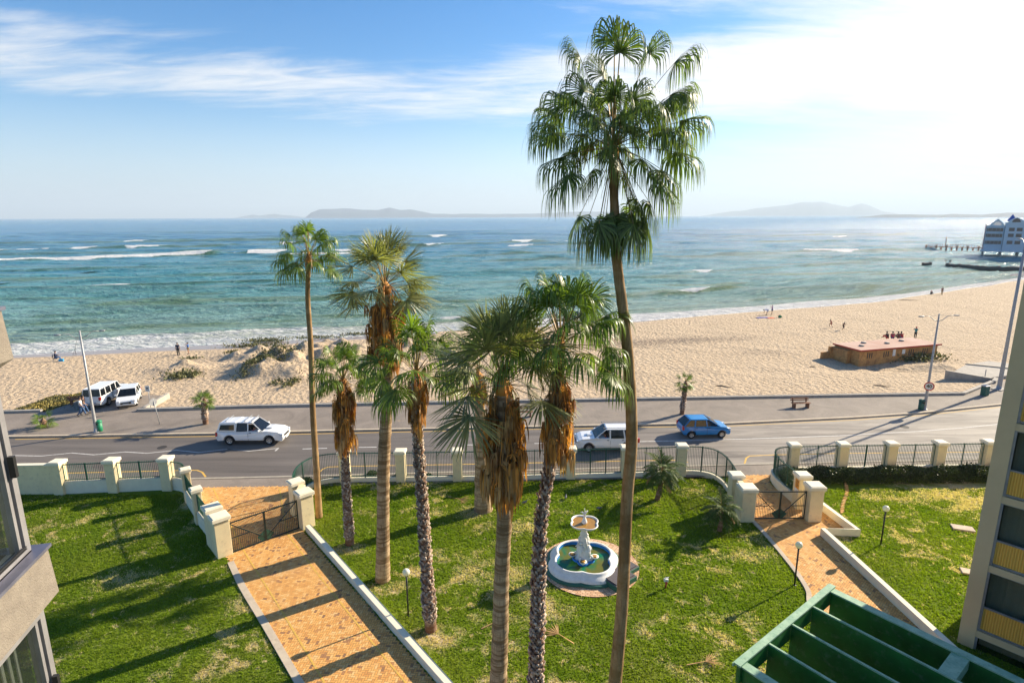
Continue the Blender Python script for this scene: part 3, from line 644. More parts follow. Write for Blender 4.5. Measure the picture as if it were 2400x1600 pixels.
# middle run
mroot = empty('boundary_fence', (0, 35.6, 0), 'cream pillared fence with green railings curving round the front of the palm lawn', 'fence')
MPX = [(-11.1, 35.35), (-7.4, 35.42), (-3.65, 35.5), (.1, 35.62), (3.88, 35.78), (7.6, 35.95), (11.4, 36.2)]
for p in MPX: pillar(mroot, p[0], p[1], 2.22, .60)
for a, b in zip(MPX[:-1], MPX[1:]):
    railing(mroot, [(a[0]+.3, a[1]), (b[0]-.3, b[1])]); base_wall(mroot, [(a[0]+.3, a[1]), (b[0]-.3, b[1])])
cL = [p for p in smooth_path([(-11.4, 35.33, 0), (-12.3, 35.15, 0), (-13.05, 34.6, 0), (-13.4, 33.5, 0), (-13.3, 32.3, 0), (-13.0, 31.3, 0)], 4)]
cR = [p for p in smooth_path([(11.7, 36.25, 0), (12.6, 36.2, 0), (13.4, 35.75, 0), (13.75, 34.8, 0), (13.75, 33.6, 0), (13.6, 32.2, 0)], 4)]
for c in (cL, cR): railing(mroot, c); base_wall(mroot, c)
# right run
rroot = empty('boundary_fence', (25, 36.2, 0), 'cream pillared fence with green railings behind the dark hedge', 'fence')
RPX = [(18.95, 36.2), (22.28, 36.28), (25.6, 36.36), (28.98, 36.46), (32.38, 36.58), (35.8, 36.7)]
for p in RPX: pillar(rroot, p[0], p[1], 2.25, .60)
for a, b in zip(RPX[:-1], RPX[1:]):
    railing(rroot, [(a[0]+.3, a[1]), (b[0]-.3, b[1])]); base_wall(rroot, [(a[0]+.3, a[1]), (b[0]-.3, b[1])], h=.5)
cc = smooth_path([(18.65, 36.2, 0), (17.95, 36.05, 0), (17.3, 35.4, 0), (17.1, 34.2, 0), (17.2, 32.6, 0), (17.3, 31.9, 0)], 4)
railing(rroot, cc, z0=.62, h=1.4); base_wall(rroot, cc, h=.62)
# left run
lroot = empty('boundary_fence', (-25, 34, 0), 'cream wall and pillars with green railings bordering the left lawn', 'fence')
LPX = [(-28.8, 33.85), (-25.55, 34.1), (-22.25, 34.35)]
for p in LPX: pillar(lroot, p[0], p[1], 2.25, .62)
for a, b in zip(LPX[:-1], LPX[1:]):
    railing(lroot, [(a[0]+.3, a[1]), (b[0]-.3, b[1])], z0=.85, h=1.15); base_wall(lroot, [(a[0]+.3, a[1]), (b[0]-.3, b[1])], h=.85)
mb = MB(lroot.location); poly_line(mb, [(-46, 33.3), (-29.1, 33.85)], .24, -.1, 2.05); mb.build('solid_wall', MT['cream'], lroot)
mb = MB(lroot.location); poly_line(mb, [(-46, 33.3), (-29.15, 33.845)], .32, 1.952, .07); mb.build('wall_coping', MT['creamcap'], lroot)
lc = smooth_path([(-21.95, 34.35, 0), (-21.2, 34.1, 0), (-20.6, 33.5, 0), (-20.2, 32.9, 0)], 3)
railing(lroot, lc, z0=.85, h=1.1); base_wall(lroot, lc, h=.85)
pillar(lroot, -20.1, 32.75, 2.2, .46, .6); pillar(lroot, -18.05, 30.15, 2.2, .46, .7)
for a, b in (((-20.0, 32.5), (-18.2, 30.35)), ((-17.9, 29.95), (-16.2, 28.1))):
    base_wall(lroot, [a, b], h=.85); railing(lroot, [a, b], z0=.85, h=1.0)
GA = math.atan2(2.4, 2.56)
pillar(lroot, -15.95, 27.85, 2.3, .72, GA); pillar(lroot, -15.15, 27.0, 2.25, .74, GA)
pillar(mroot, -12.7, 31.05, 2.2, .66, GA); pillar(mroot, -11.75, 29.75, 2.2, .72, GA)
pillar(mroot, 13.35, 31.75, 2.2, .66); pillar(mroot, 13.45, 30.3, 2.1, .78)
pillar(rroot, 17.3, 30.3, 2.2, .76); p_ = pillar(rroot, 17.3, 31.7, 2.2, .68)
mb = MB(mroot.location); mb.box((13.35, 31.05, .95), (.3, 1.0, 2.1)); mb.build('pier_link', MT['cream'], mroot)
mb = MB(lroot.location); mb.box((-15.55, 27.4, .95), (.7, .34, 2.1), GA); mb.build('pier_link', MT['cream'], lroot)
mb = MB(mroot.location); mb.box((-12.2, 30.4, .95), (1.0, .34, 2.1), GA+math.pi/2-.65); mb.build('pier_link', MT['cream'], mroot)
# small orange notice fixed to the gate pier: blank symbols only
sg = empty('notice_sign', (16.93, 31.6, 1.2), 'small orange and white notice fixed to the gate pier beside the hedge', 'sign')
mb = MB(sg.location); mb.box((16.945, 31.55, 1.62), (.02, .42, .62)); mb.build('board', plain('orange_sign', (.75, .32, .03), .5), sg)
mb = MB(sg.location); mb.box((16.945, 31.55, 1.14), (.02, .42, .30)); mb.build('lower_board', MT['white'], sg)
mb = MB(sg.location)
for i, (y, z, w_) in enumerate([(31.5, 1.78, .26), (31.58, 1.66, .18), (31.5, 1.55, .28), (31.56, 1.44, .14)]): mb.box((16.93, y, z), (.012, w_, .05))
mb.build('marks', plain('sign_brown', (.25, .10, .03), .6), sg)

def gate(a, b, h, label, swing=None):
    a, b = Vector((*a, 0)), Vector((*b, 0)); d = (b-a); L = d.length; d.normalize()
    root = empty('metal_gate', (a+b)/2, label, 'gate'); z0 = .08; z1 = h
    for sgn in (0, 1):
        A = a if sgn == 0 else b; dd = d if sgn == 0 else -d; LL = L/2-.02
        def pt(s, z): return A+dd*s+Vector((0, 0, z))
        mb = MB(root.location); 
        for q in ((pt(0, z0), pt(0, z1)), (pt(LL, z0), pt(LL, z1-.02)), (pt(0, z0), pt(LL, z0)), (pt(0, z1-.05), pt(LL, z1-.05))): mb.bar(*q, .055, .055, up=(d.y, -d.x, 0))
        mb.bar(pt(.03, z1-.08), pt(LL-.03, z0+.18), .045, .045, up=(d.y, -d.x, 0))
        zm = z0+(z1-z0)*.46; sm = LL*(z1-zm)/(z1-z0)
        mb.bar(pt(0, zm), pt(sm, zm), .04, .04, up=(d.y, -d.x, 0))
        leaf = mb.build('gate_leaf', MT['dgreen'], root)
        mb = MB(root.location); n_ = int(LL/.095)
        for k in range(1, n_):
            s = LL*k/n_; zd = z1-.08-(z1-z0-.26)*(s/LL)
            mb.bar(pt(s, z0), pt(s, zd), .016); mb.bar(pt(s, z1-.05), pt(s, z1+.07), .016)
        # slanted infill inside the V, parallel to the outer diagonal's mirror
        for k in range(1, int(LL/.11)+8):
            s0 = LL-.11*k; 
            # line through (s0, z1) with the same slope sign as the diagonal, clipped by centre stile
            m_ = (z1-z0-.26)/LL; zE = z1-.05-m_*(LL-max(s0, 0))
            if s0 > .05: mb.bar(pt(s0, z1-.05), pt(LL, z1-.05-m_*(LL-s0)), .016)
        mb.build('bars', MT['dgreen'], leaf)
        mb = MB(root.location); q0, q1, q2 = pt(LL, z0+.62), pt(LL-.42, z0+.30), pt(LL, z0+.02); q3 = pt(LL-.2, z0+.02); t_ = Vector((d.y, -d.x, 0))*.012
        mb.add([q0-t_, q1-t_, q3-t_, q2-t_, q0+t_, q1+t_, q3+t_, q2+t_], [(0, 1, 2, 3), (7, 6, 5, 4), (0, 4, 5, 1), (1, 5, 6, 2), (2, 6, 7, 3), (3, 7, 4, 0)]); mb.build('lock_plate', MT['green'], leaf)
    return root
gate((-14.72, 27.02), (-12.08, 29.42), 1.78, 'dark green metal double gate closed across the brick driveway')
gate((13.95, 30.28), (16.85, 30.28), 1.78, 'dark green metal double gate closed across the right hand path')

# ---- grass blades over the lawns
def grass():
    ex = [drive_poly, path_poly, [(-21.5, 33.9), (-14.3, 33.9), (-14.3, 36), (-21.5, 36)]]
    N0 = 430000
    # denser near the building, thinning with distance
    y = 14.5+22*RS.rand(N0)**1.35; x = -33+67*RS.rand(N0)
    keep = (np.abs(x) < y*.95+2) & (y < 35.3+.02*x)
    for p in ex: keep &= ~inpoly(x, y, p)
    keep &= ((x-3.85)**2+(y-25.82)**2 > 2.47**2) & ~((np.abs(x-5.3) < .8) & (np.abs(y-24.9) < .8))
    keep &= ~((x > 18.6) & (y > 34.0) & (x < 36)) & ~((x < -21) & (y > 33.6)) & ~((x < -13.3) & (x > -22) & (y > 27.2+(-15.4-x)*1.12) & (x < -13))
    keep &= ~((x < -12.6) & (y > 31.4) & (x > -20))
    x = x[keep]; y = y[keep]; n = len(x)
    sc_ = (.4+.6*RS.rand(n)**1.5)*(.062+.0024*(y-14)); V = np.zeros((n, 3, 3, 3)); 
    for k in range(3):
        a = RS.rand(n)*6.28; lean = RS.rand(n)*.9; w = sc_*.30; ox = (RS.rand(n)-.5)*sc_*1.2; oy = (RS.rand(n)-.5)*sc_*1.2
        bx, by = np.cos(a), np.sin(a); b2 = RS.rand(n)*6.28
        V[:, k, 0] = np.stack([x+ox-bx*w, y+oy-by*w, np.zeros(n)], 1); V[:, k, 1] = np.stack([x+ox+bx*w, y+oy+by*w, np.zeros(n)], 1)
        V[:, k, 2] = np.stack([x+ox+np.cos(b2)*lean*sc_, y+oy+np.sin(b2)*lean*sc_, sc_], 1)
    V = V.reshape(-1, 3); F = np.arange(len(V)).reshape(-1, 3)
    tag(npmesh('grass', V, F, MT['blades']), 'short sunlit grass covering the lawns', 'grass', kind='stuff')
grass()

# ---- palms
MT['frond'] = P('fan_palm_leaf', (.115, .19, .028), (.18, .26, .04), .40, 2, isl=.5, trans=.45, spec=.5)
MT['frondb'] = P('blue_green_palm_leaf', (.21, .225, .085), (.31, .32, .14), .45, 2, isl=.5, trans=.42)
MT['frondt'] = P('tall_palm_leaf', (.10, .165, .035), (.17, .23, .055), .42, 2, isl=.55, trans=.45, spec=.5)
MT['dead'] = P('dead_palm_leaf', (.76, .38, .10), (.36, .14, .035), .8, 1.1, isl=.7, trans=.35, contrast=(.4, .6))
MT['deadpale'] = P('pale_dead_leaf', (.66, .42, .19), (.36, .20, .09), .85, 1.6, isl=.5, trans=.15)
MT['petiole'] = P('palm_petiole', (.30, .16, .045), (.20, .17, .05), .6, 3, isl=.3)
def trunkmat(name, c1, c2, ring, c3):
    mt, N = newmat(name); oc = N.n('ShaderNodeTexCoord').outputs['Object']
    wv = N.noise(N.map(oc, (.7, .7, ring)), 1.0, 5, .65, .25); wf = N.noise(N.map(oc, (14, 14, 1.2)), 1.0, 4, .6)
    col = N.mix(N.mr(wv, .44, .57), c1, c2); col = N.mix(N.mr(N.math('ADD', N.math('MULTIPLY', wf, .6), N.math('MULTIPLY', wv, .4)), .52, .66, 0, .75), col, c3)
    col = N.mix(N.mr(N.noise(N.map(oc, (1, 1, .5), loc=(3, 3, 3)), 1.3, 4, .6), .5, .75, 0, .6), col, tuple(x*.45 for x in c1))
    b = N.n('ShaderNodeBsdfPrincipled', None, i0=col, Roughness=.9); b.inputs['Specular IOR Level'].default_value = .2
    bp = N.n('ShaderNodeBump', None, Strength=.9, Distance=.05, Height=N.math('ADD', wv, N.math('MULTIPLY', wf, .35))); N.t.links.new(bp.outputs[0], b.inputs['Normal'])
    finish(N, b); return mt
MT['tk_ring'] = trunkmat('ringed_palm_trunk', (.23, .145, .075), (.50, .36, .22), 6, (.08, .045, .025))
MT['tk_thin'] = trunkmat('smooth_palm_trunk', (.26, .155, .065), (.40, .26, .13), 1.1, (.10, .06, .03))
MT['tk_boot'] = trunkmat('rough_palm_trunk', (.16, .075, .04), (.30, .20, .14), 5, (.05, .03, .022))
MT['boot'] = P('old_leaf_bases', (.20, .11, .07), (.50, .42, .36), .9, 5, isl=.5, contrast=(.4, .6))

class LeafAcc:
    def __init__(s): s.V = []; s.F = []; s.n = 0
    def add(s, V, F): s.V.append(V); s.F.append(F+s.n); s.n += len(V)
    def build(s, name, mat, parent, off):
        V = np.concatenate(s.V)-np.array(off); return npmesh(name, V, np.concatenate(s.F), mat, parent)
def nrm(v): return v/(np.linalg.norm(v, axis=-1, keepdims=True)+1e-9)
def petiole_path(base, az, el, L, sag, n=6):
    d = np.array([math.cos(el)*math.sin(az), math.cos(el)*math.cos(az), math.sin(el)]); p = np.array(base, float); out = [p.copy()]
    for i in range(n):
        d = nrm(d+np.array([0, 0, -sag/n])); p = p+d*L/n; out.append(p.copy())
    return np.array(out), d
def ribbon(path, w, acc, up=np.array([0, 0, 1.])):
    n = len(path); t = nrm(np.gradient(path, axis=0)); s = nrm(np.cross(t, up)); u = np.cross(s, t); w = np.linspace(w, w*.55, n)[:, None]
    V = np.concatenate([path-s*w, path+s*w, path-u*w*.8]); i = np.arange(n-1)
    F = np.concatenate([np.stack([i, i+1, n+i+1, n+i], 1), np.stack([n+i, n+i+1, 2*n+i+1, 2*n+i], 1), np.stack([2*n+i, 2*n+i+1, i+1, i], 1)]); acc.add(V, F)
def fan_blade(E, t, R_, droop, acc, nseg=34, spread=2.1, fold=.25, rnd=None, split=.46, ragged=.14, curl=.0):
    rnd = rnd or RS; t = nrm(t); side = np.cross(t, np.array([0, 0, 1.])); 
    if np.linalg.norm(side) < .08: a = rnd.rand()*6.28; side = np.array([math.cos(a), math.sin(a), 0])
    side = nrm(side); nn = np.cross(side, t)
    roll = rnd.normal(0, .35); side, nn = side*math.cos(roll)+nn*math.sin(roll), nn*math.cos(roll)-side*math.sin(roll)
    ph = np.linspace(-spread, spread, nseg)+rnd.normal(0, .02, nseg); dph = 2*spread/nseg
    d = np.cos(ph)[:, None]*t+np.sin(ph)[:, None]*side-np.abs(np.sin(ph))[:, None]*nn*fold
    d = nrm(d); wdir = nrm(np.cross(nn[None], d)); L = R_*(.70+.30*np.cos(ph*.75))*(1-ragged*rnd.rand(nseg))
    fr = np.array([0, .22, split, .56, .70, .85, 1.0]); K = len(fr); P_ = np.zeros((nseg, K, 3)); cur = np.repeat(np.array(E)[None], nseg, 0).astype(float); P_[:, 0] = cur
    dd = d.copy(); dr = droop*(.8+.5*rnd.rand(nseg))
    for k in range(1, K):
        g = np.clip((fr[k]-split*.85)/(.30 if droop > .45 else 1-split*.75), 0, 1)*dr
        dd = nrm(dd*(1-np.minimum(g, .93)[:, None])+np.array([0, 0, -1.])*g[:, None]+rnd.normal(0, .03, (nseg, 3)))
        cur = cur+dd*((fr[k]-fr[k-1])*L)[:, None]; P_[:, k] = cur
    wid = np.array([.02, .22*dph*1.06, split*dph*1.0, .42*dph, .36*dph, .24*dph, .03*dph])*.5
    Wd = wid[None, :, None]*L[:, None, None]*wdir[:, None, :]
    V = np.concatenate([(P_-Wd).reshape(-1, 3), (P_+Wd).reshape(-1, 3)]); M_ = nseg*K
    i = (np.arange(nseg)[:, None]*K+np.arange(K-1)[None]).ravel(); F = np.stack([i, i+1, M_+i+1, M_+i], 1); acc.add(V, F)
def trunk_mesh(pts, rad, n=14, ring=0.0, rs=None):
    """resample and add ring bumps"""
    P_ = smooth_path(pts, 14); m = len(P_); R_ = np.interp(np.linspace(0, 1, m), np.linspace(0, 1, len(rad)), rad)
    if ring: R_ = R_*(1+ring*(RS.rand(m)-.5)+ring*.5*np.sin(np.arange(m)*1.9))
    return P_, R_
def palm(name_label, basepx, trunkpx, rad0, crown, mat='frond', style='ring', skirt=None, tkmat=None, heart=None, group='tall fan palms on the front lawn', dead_droop=.9, leaves=None, pet=(.8, 1.2), bladeR=.8, droop=.75, nleaf=40, el=(82, -45), stalks=0, wv=None, nseg=34, seed=1, bootr=1.0, bz=0.0, deadleaf=None):
    tallp = leaves is not None; rs = np.random.RandomState(seed); rad = [q*(.80 if style == 'boot' else .92) for q in rad0]; pet = (pet[0]*1.1, pet[1]*1.12); bladeR = bladeR*1.28; nleaf = int(nleaf*1.15)
    if isinstance(basepx, tuple): B = G(*basepx, bz)
    else: B = basepx
    Y = B.y; pts = [Vector((B.x, Y, bz-.05))]+[onY(x/.98, y/.98, Y) for x, y in trunkpx]
    H = pts[-1]; root = empty('palm_tree', B, name_label, 'palm tree', group)
    P_, R_ = trunk_mesh(pts, rad, ring=.07 if style != 'thin' else .03)
    mb = MB(B); mb.tube(P_, list(R_), 14, smooth=style != 'boot'); mb.build('trunk', MT[tkmat or {'ring': 'tk_ring', 'thin': 'tk_thin', 'boot': 'tk_boot'}[style]], root)
    cum = np.array([p.z for p in P_])
    def at(z):
        j = int(np.clip(np.searchsorted(cum, z), 1, len(P_)-1)); t = (z-cum[j-1])/max(1e-6, cum[j]-cum[j-1]); return P_[j-1].lerp(P_[j], min(1, max(0, t))), R_[j]
    if style == 'boot':
        acc = LeafAcc(); z = .35; k = 0; top = H.z-.2 if skirt is None else H.z-skirt[0]
        while z < top:
            k += 1; c, r_ = at(z); a = k*2.399+rs.normal(0, .12); o_ = np.array([math.cos(a), math.sin(a), 0]); s_ = np.array([-math.sin(a), math.cos(a), 0])
            L = (.15+.12*rs.rand())*bootr; w = r_*.50*(.7+.5*rs.rand()); b0 = np.array(c)+o_*r_*.85
            out = o_*(.03+.06*rs.rand())*bootr
            V = np.array([b0-s_*w, b0+s_*w, b0+out+np.array([0, 0, L])+s_*w*.45, b0+out+np.array([0, 0, L])-s_*w*.45,
                          b0-s_*w*.8-np.array([0, 0, .04])-o_*.03, b0+s_*w*.8-np.array([0, 0, .04])-o_*.03, b0+out*1.15+np.array([0, 0, L-.05])+s_*w*.4+o_*.03, b0+out*1.15+np.array([0, 0, L-.05])-s_*w*.4+o_*.03])
            acc.add(V, np.array([(0, 1, 2, 3), (4, 7, 6, 5), (0, 3, 7, 4), (1, 5, 6, 2), (3, 2, 6, 7)])); z += .027/bootr*(.30/max(r_, .1))*.5
        acc.build('leaf_bases', MT['boot'], root, B)
    A = LeafAcc(); PT = LeafAcc(); Hn = np.array(H)
    if leaves is None:
        leaves = []
        for k in range(nleaf):
            f = (k+.5)/nleaf; e = el[0]+(el[1]-el[0])*f**1.05; leaves.append((k*137.5+rs.normal(0, 8), e+rs.normal(0, 6), (1+.45*max(0, 1-f*2.2))*pet[0]+(pet[1]-pet[0])*rs.rand()*(.6+.4*f), bladeR*(.85+.25*rs.rand())*(.75+.35*min(1, f*2.5)), droop*(.8+.4*rs.rand())))
    for (az, e, pl, br, dr) in leaves:
        if not tallp and skirt is not None and 130 < az % 360 < 230 and e < 45 and rs.rand() < .8: continue
        pth, t = petiole_path(Hn+np.array([0, 0, -.1*rs.rand()]), math.radians(az), math.radians(e), pl, .35 if e > -30 else .1)
        ribbon(pth, .028, PT); fan_blade(pth[-1], t, br*(1.35 if tallp else 1), dr*(.8 if tallp else 1), A, nseg=nseg+(22 if tallp else 6), rnd=rs, fold=.3)
    A.build('crown', MT[mat], root, B)
    if skirt is not None:   # (start below heart, length, radius, count)
        s0, sl_, sr, cnt = skirt[:4]; D1 = LeafAcc(); D2 = LeafAcc()
        for k in range(cnt):
            f = rs.rand(); z = H.z+(.25 if s0 < 1 else -.8)-(sl_)*f*.74; c, r_ = at(z); a = rs.rand()*6.283; o_ = np.array([math.sin(a), math.cos(a), 0])
            b0 = np.array(c)+o_*r_; pl = sr*(.8+.7*rs.rand()); pth, t = petiole_path(b0, a, math.radians(rs.uniform(-70, -18)), pl, 1.5)
            D = D1 if rs.rand() < .65 else D2; ribbon(pth, .022, D); fan_blade(pth[-1], nrm(t+np.array([0, 0, -1.1])+rs.normal(0, .22, 3)), (.40+.65*rs.rand()**1.3)*max(.8, sl_*.38), .8, D, nseg=14, spread=1.45, fold=.7, rnd=rs, split=.22, ragged=.55)
        D1.build('dead_fronds', MT[deadleaf or 'dead'], root, B)
        if D2.V: D2.build('dead_fronds', MT['deadpale'], root, B)
    if stalks:
        for k in range(stalks):
            a = rs.rand()*6.28; pth, t = petiole_path(Hn, a, math.radians(rs.uniform(25, 60)), 1.9, 3.2, 10); ribbon(pth, .018, PT)
            for j in range(4, 10, 2):
                p2, t2 = petiole_path(pth[j], a+rs.normal(0, .8), math.radians(-20), .8, 2.2, 6); ribbon(p2, .012, PT)
    PT.build('leaf_stalks', MT['petiole'], root, B)
    mb = MB(B); c, r_ = at(H.z-.35); mb.tube([c, H.lerp(c, .3), H+Vector((0, 0, .25))], [r_*1.1, r_*1.2, .05], 10); mb.build('crown_heart', MT['tk_boot' if group != 'tall fan palms on the front lawn' else 'dead'], root)
    return root
palm('tallest palm with a wide drooping crown against the sky and a long smooth trunk', (1437, 1640), [(1428, 1400), (1440, 1150), (1451, 1000), (1441, 800), (1417, 600), (1411, 480), (1409, 335)],
     [.27, .235, .22, .21, .19, .165, .14, .15], None, 'frondt', 'thin', seed=3, nseg=40,
     leaves=[(0, 84, 3.0, 1.1, .8), (-80, 72, 2.7, 1.0, .8), (80, 74, 2.8, 1.0, .8), (180, 80, 2.5, 1.1, .8), (-20, 75, 2.2, 1.1, .8), (85, 60, 2.9, 1.15, .8), (-78, 50, 1.9, 1.05, .85), (78, 50, 2.35, 1.1, .8), (98, 30, 2.05, 1.1, .85), (-100, 22, 1.85, 1.1, .85), (-60, 40, 2.1, 1.1, .85), (60, 20, 2.4, 1.1, .85), (-95, -62, 2.2, 1.0, .9), (-75, -70, 2.4, 1.0, .9), (85, -64, 2.3, 1.05, .9), (140, -68, 2.4, 1.0, .9), (-140, -72, 2.3, 1.0, .9), (60, -58, 2.0, 1.1, .9), (100, -52, 1.9, 1.0, .9), (200, 72, 1.3, .9, .85), (-70, 33, 2.0, 1.05, .85), (-100, 2, 1.55, 1.15, .9), (-110, -18, 1.7, 1.2, .9), (60, 42, 2.15, 1.3, .6), (100, 50, 2.0, 1.1, .8),
             (95, 8, 1.8, 1.2, .8), (80, -12, 1.7, 1.15, .85), (115, -26, 1.75, 1.2, .85), (150, 30, .8, .95, .9), (170, 50, .8, .9, .9), (-150, 38, .9, .95, .9), (-60, 8, 1.2, 1.0, .9), (130, -10, 1.0, 1.0, .9), (30, 55, 1.5, 1.0, .8), (-30, 60, 1.5, 1.0, .8),
             (20, 20, 1.5, 1.0, .85), (-20, 25, 1.4, 1.0, .85), (-90, -45, .9, .9, .9), (70, -55, .9, .9, .9), (190, -30, .6, .8, .9),
             (-120, -84, 2.0, .95, .95), (170, -86, 2.05, 1.0, .95), (120, -82, 2.1, .95, .95), (90, -70, 2.0, 1.05, .95), (-160, -86, 2.1, .9, .95), (60, -80, 2.1, .95, .95), (0, -85, 2.1, .95, .95), (-60, -82, 2.1, .9, .95), (100, -62, 1.7, 1.05, .9), (-170, 10, .5, .8, .9)]+[(a_*137.5, 72-3.4*a_, 1.0+.75*((a_*7) % 5)/4, 1.0, .8) for a_ in range(15)], stalks=5)
palm('slender palm with a small crown rising beside the driveway gate pier', (748, 1212), [(725, 1050), (718, 935), (714, 800), (707, 690), (708, 620), (709, 588)], [.22, .19, .17, .16, .14, .13, .12], None, 'frond', 'thin',
     seed=5, nleaf=26, pet=(.8, 1.25), bladeR=.8, droop=.5, el=(86, -28), nseg=28, skirt=(.1, .9, .25, 7), stalks=1)
palm('short shaggy palm with a brown skirt standing left of the thick pale trunk', (820, 1275), [(796, 1130), (793, 1050), (790, 950), (788, 872)], [.30, .24, .21, .20, .18], None, 'frond', 'boot',
     seed=8, nleaf=28, pet=(.8, 1.35), bladeR=.85, droop=.5, el=(84, -25), nseg=28, skirt=(.2, 3.9, .50, 120), bootr=.9)
palm('grey green stiff leaved palm with a huge orange skirt, second tallest on the lawn', (897, 1358), [(880, 1200), (881, 1080), (887, 950), (891, 850), (882, 740), (884, 655)], [.40, .33, .31, .29, .27, .27, .26], None, 'frondb', 'ring',
     seed=12, nleaf=34, pet=(1.0, 1.6), bladeR=.95, droop=.07, el=(86, -22), nseg=34, skirt=(.2, 3.2, .85, 150), dead_droop=.9)
palm('rough barked palm with a bright green crown leaning over the globe lamp', (1010, 1475), [(978, 1280), (968, 1130), (959, 1000), (956, 930), (957, 855)], [.33, .25, .22, .20, .18, .17], None, 'frond', 'boot',
     seed=15, nleaf=28, pet=(.9, 1.6), bladeR=.95, droop=.5, el=(86, -22), nseg=30, skirt=(.3, 2.6, .34, 80), bootr=1.1)
palm('broad grey green palm with a long orange skirt in the middle of the lawn front', (1165, 1655), [(1148, 1480), (1152, 1330), (1160, 1160), (1160, 1040), (1156, 880)], [.34, .32, .28, .27, .27, .27], None, 'frondb', 'ring',
     seed=21, nleaf=30, pet=(1.1, 1.7), bladeR=1.05, droop=.10, el=(88, -12), nseg=36, skirt=(.3, 4.0, .55, 170))
palm('dense green palm with hanging leaf tips just left of the tallest trunk', (1252, 1650), [(1233, 1500), (1237, 1330), (1243, 1200), (1262, 1080), (1280, 960), (1288, 790)], [.30, .26, .24, .19, .19, .20, .17], None, 'frond', 'boot',
     seed=25, nleaf=36, pet=(1.0, 1.75), bladeR=1.0, droop=.52, el=(88, -18), nseg=36, skirt=(1.2, 2.9, .50, 120), bootr=1.2)
palm('squat palm half hidden behind the long orange skirt', (1133, 1194), [(1106, 1080), (1104, 980), (1098, 860)], [.62, .42, .34, .3], None, 'frond', 'ring',
     seed=28, nleaf=22, pet=(1.0, 1.6), bladeR=.9, droop=.4, el=(84, -20), nseg=28, skirt=(.2, 1.8, .4, 40))
SG = 'young palms along the promenade'
palm('young palm on the promenade left of the white pickup', (482, 993), [(470, 945), (469, 921)], [.30, .26, .2], None, 'frond', 'boot', seed=31, nleaf=15, pet=(.35, .6), bladeR=.5, droop=.12, el=(80, -20), nseg=20, group=SG, bootr=1.2, bz=.02)
palm('smallest young palm on the promenade beside the walking couple', (104, 1001), [(99, 972), (99, 966)], [.28, .25, .2], None, 'frond', 'boot', seed=33, nleaf=11, pet=(.35, .6), bladeR=.45, droop=.12, el=(75, -10), nseg=20, group=SG, bz=.02)
palm('young palm on the promenade behind the blue hatchback', (1598, 970), [(1572, 905), (1575, 880)], [.26, .2, .17], None, 'frond', 'boot', seed=35, nleaf=15, pet=(.35, .7), bladeR=.45, droop=.15, el=(82, -30), nseg=20, group=SG, bootr=1.1, bz=.02)

MT['feather'] = P('date_palm_leaf', (.065, .115, .022), (.11, .16, .035), .6, 2, isl=.4, trans=.3, spec=.25)
def feather_palm(label, basepx, heartpx, tr, n, L, seed):
    rs = np.random.RandomState(seed); B = G(*basepx); H = onY(*heartpx, B.y); root = empty('palm_tree', B, label, 'palm tree', 'small feather palms on the lawn')
    mb = MB(B); P_ = smooth_path([B, B.lerp(H, .5)+Vector((.06, 0, 0)), H], 8); mb.tube(P_, list(np.linspace(tr, tr*.7, len(P_))*(1+.15*(rs.rand(len(P_))-.5))), 12); mb.build('trunk', MT['tk_boot'], root)
    A = LeafAcc(); Bk = LeafAcc(); Q = LeafAcc()
    for k in range(n):
        f = (k+.5)/n; e = 80-95*f; az = math.radians(k*137.5+rs.normal(0, 8)); ll = L*(.8+.3*rs.rand()); pth, t = petiole_path(np.array(H), az, math.radians(e), ll, 1.3+.5*rs.rand(), 14)
        ribbon(pth, .018, Q); acc = Bk if f > .93 else A
        tt = nrm(np.gradient(pth, axis=0)); sd = nrm(np.cross(tt, np.array([0, 0, 1.])))
        for j in range(3, 15):
            for s_ in (-1, 1):
                for q in range(3):
                    fr = (j+q/3)/15; p = pth[min(j, 14)]+(pth[min(j+1, 14)]-pth[min(j, 14)])*q/3
                    d = nrm(sd[j]*s_*.75+tt[j]*.6+np.array([0, 0, .15-.35*rs.rand()])); l_ = L*.30*math.sin(min(1, fr*1.15)*2.6+.3)*(.85+.3*rs.rand()); l_ = max(l_, .08)
                    w = nrm(np.cross(d, np.array([0, 0, 1.])+.3*rs.randn(3)))*.014; m_ = p+d*l_*.5; en = p+d*l_+np.array([0, 0, -.12*l_])
                    acc.add(np.array([p-w, p+w, m_+w*1.2, m_-w*1.2, en+w*.2, en-w*.2]), np.array([(0, 1, 2, 3), (3, 2, 4, 5)]))
    A.build('crown', MT['feather'], root, B); 
    if Bk.V: Bk.build('dead_fronds', MT['deadpale'], root, B)
    Q.build('leaf_stalks', MT['petiole'], root, B)
feather_palm('larger feather palm on the lawn in front of the curved fence', (1540, 1171), (1552, 1104), .17, 32, 1.6, 3)
feather_palm('smaller feather palm on the lawn beside the path gate piers', (1686, 1244), (1690, 1193), .13, 20, 1.3, 5)

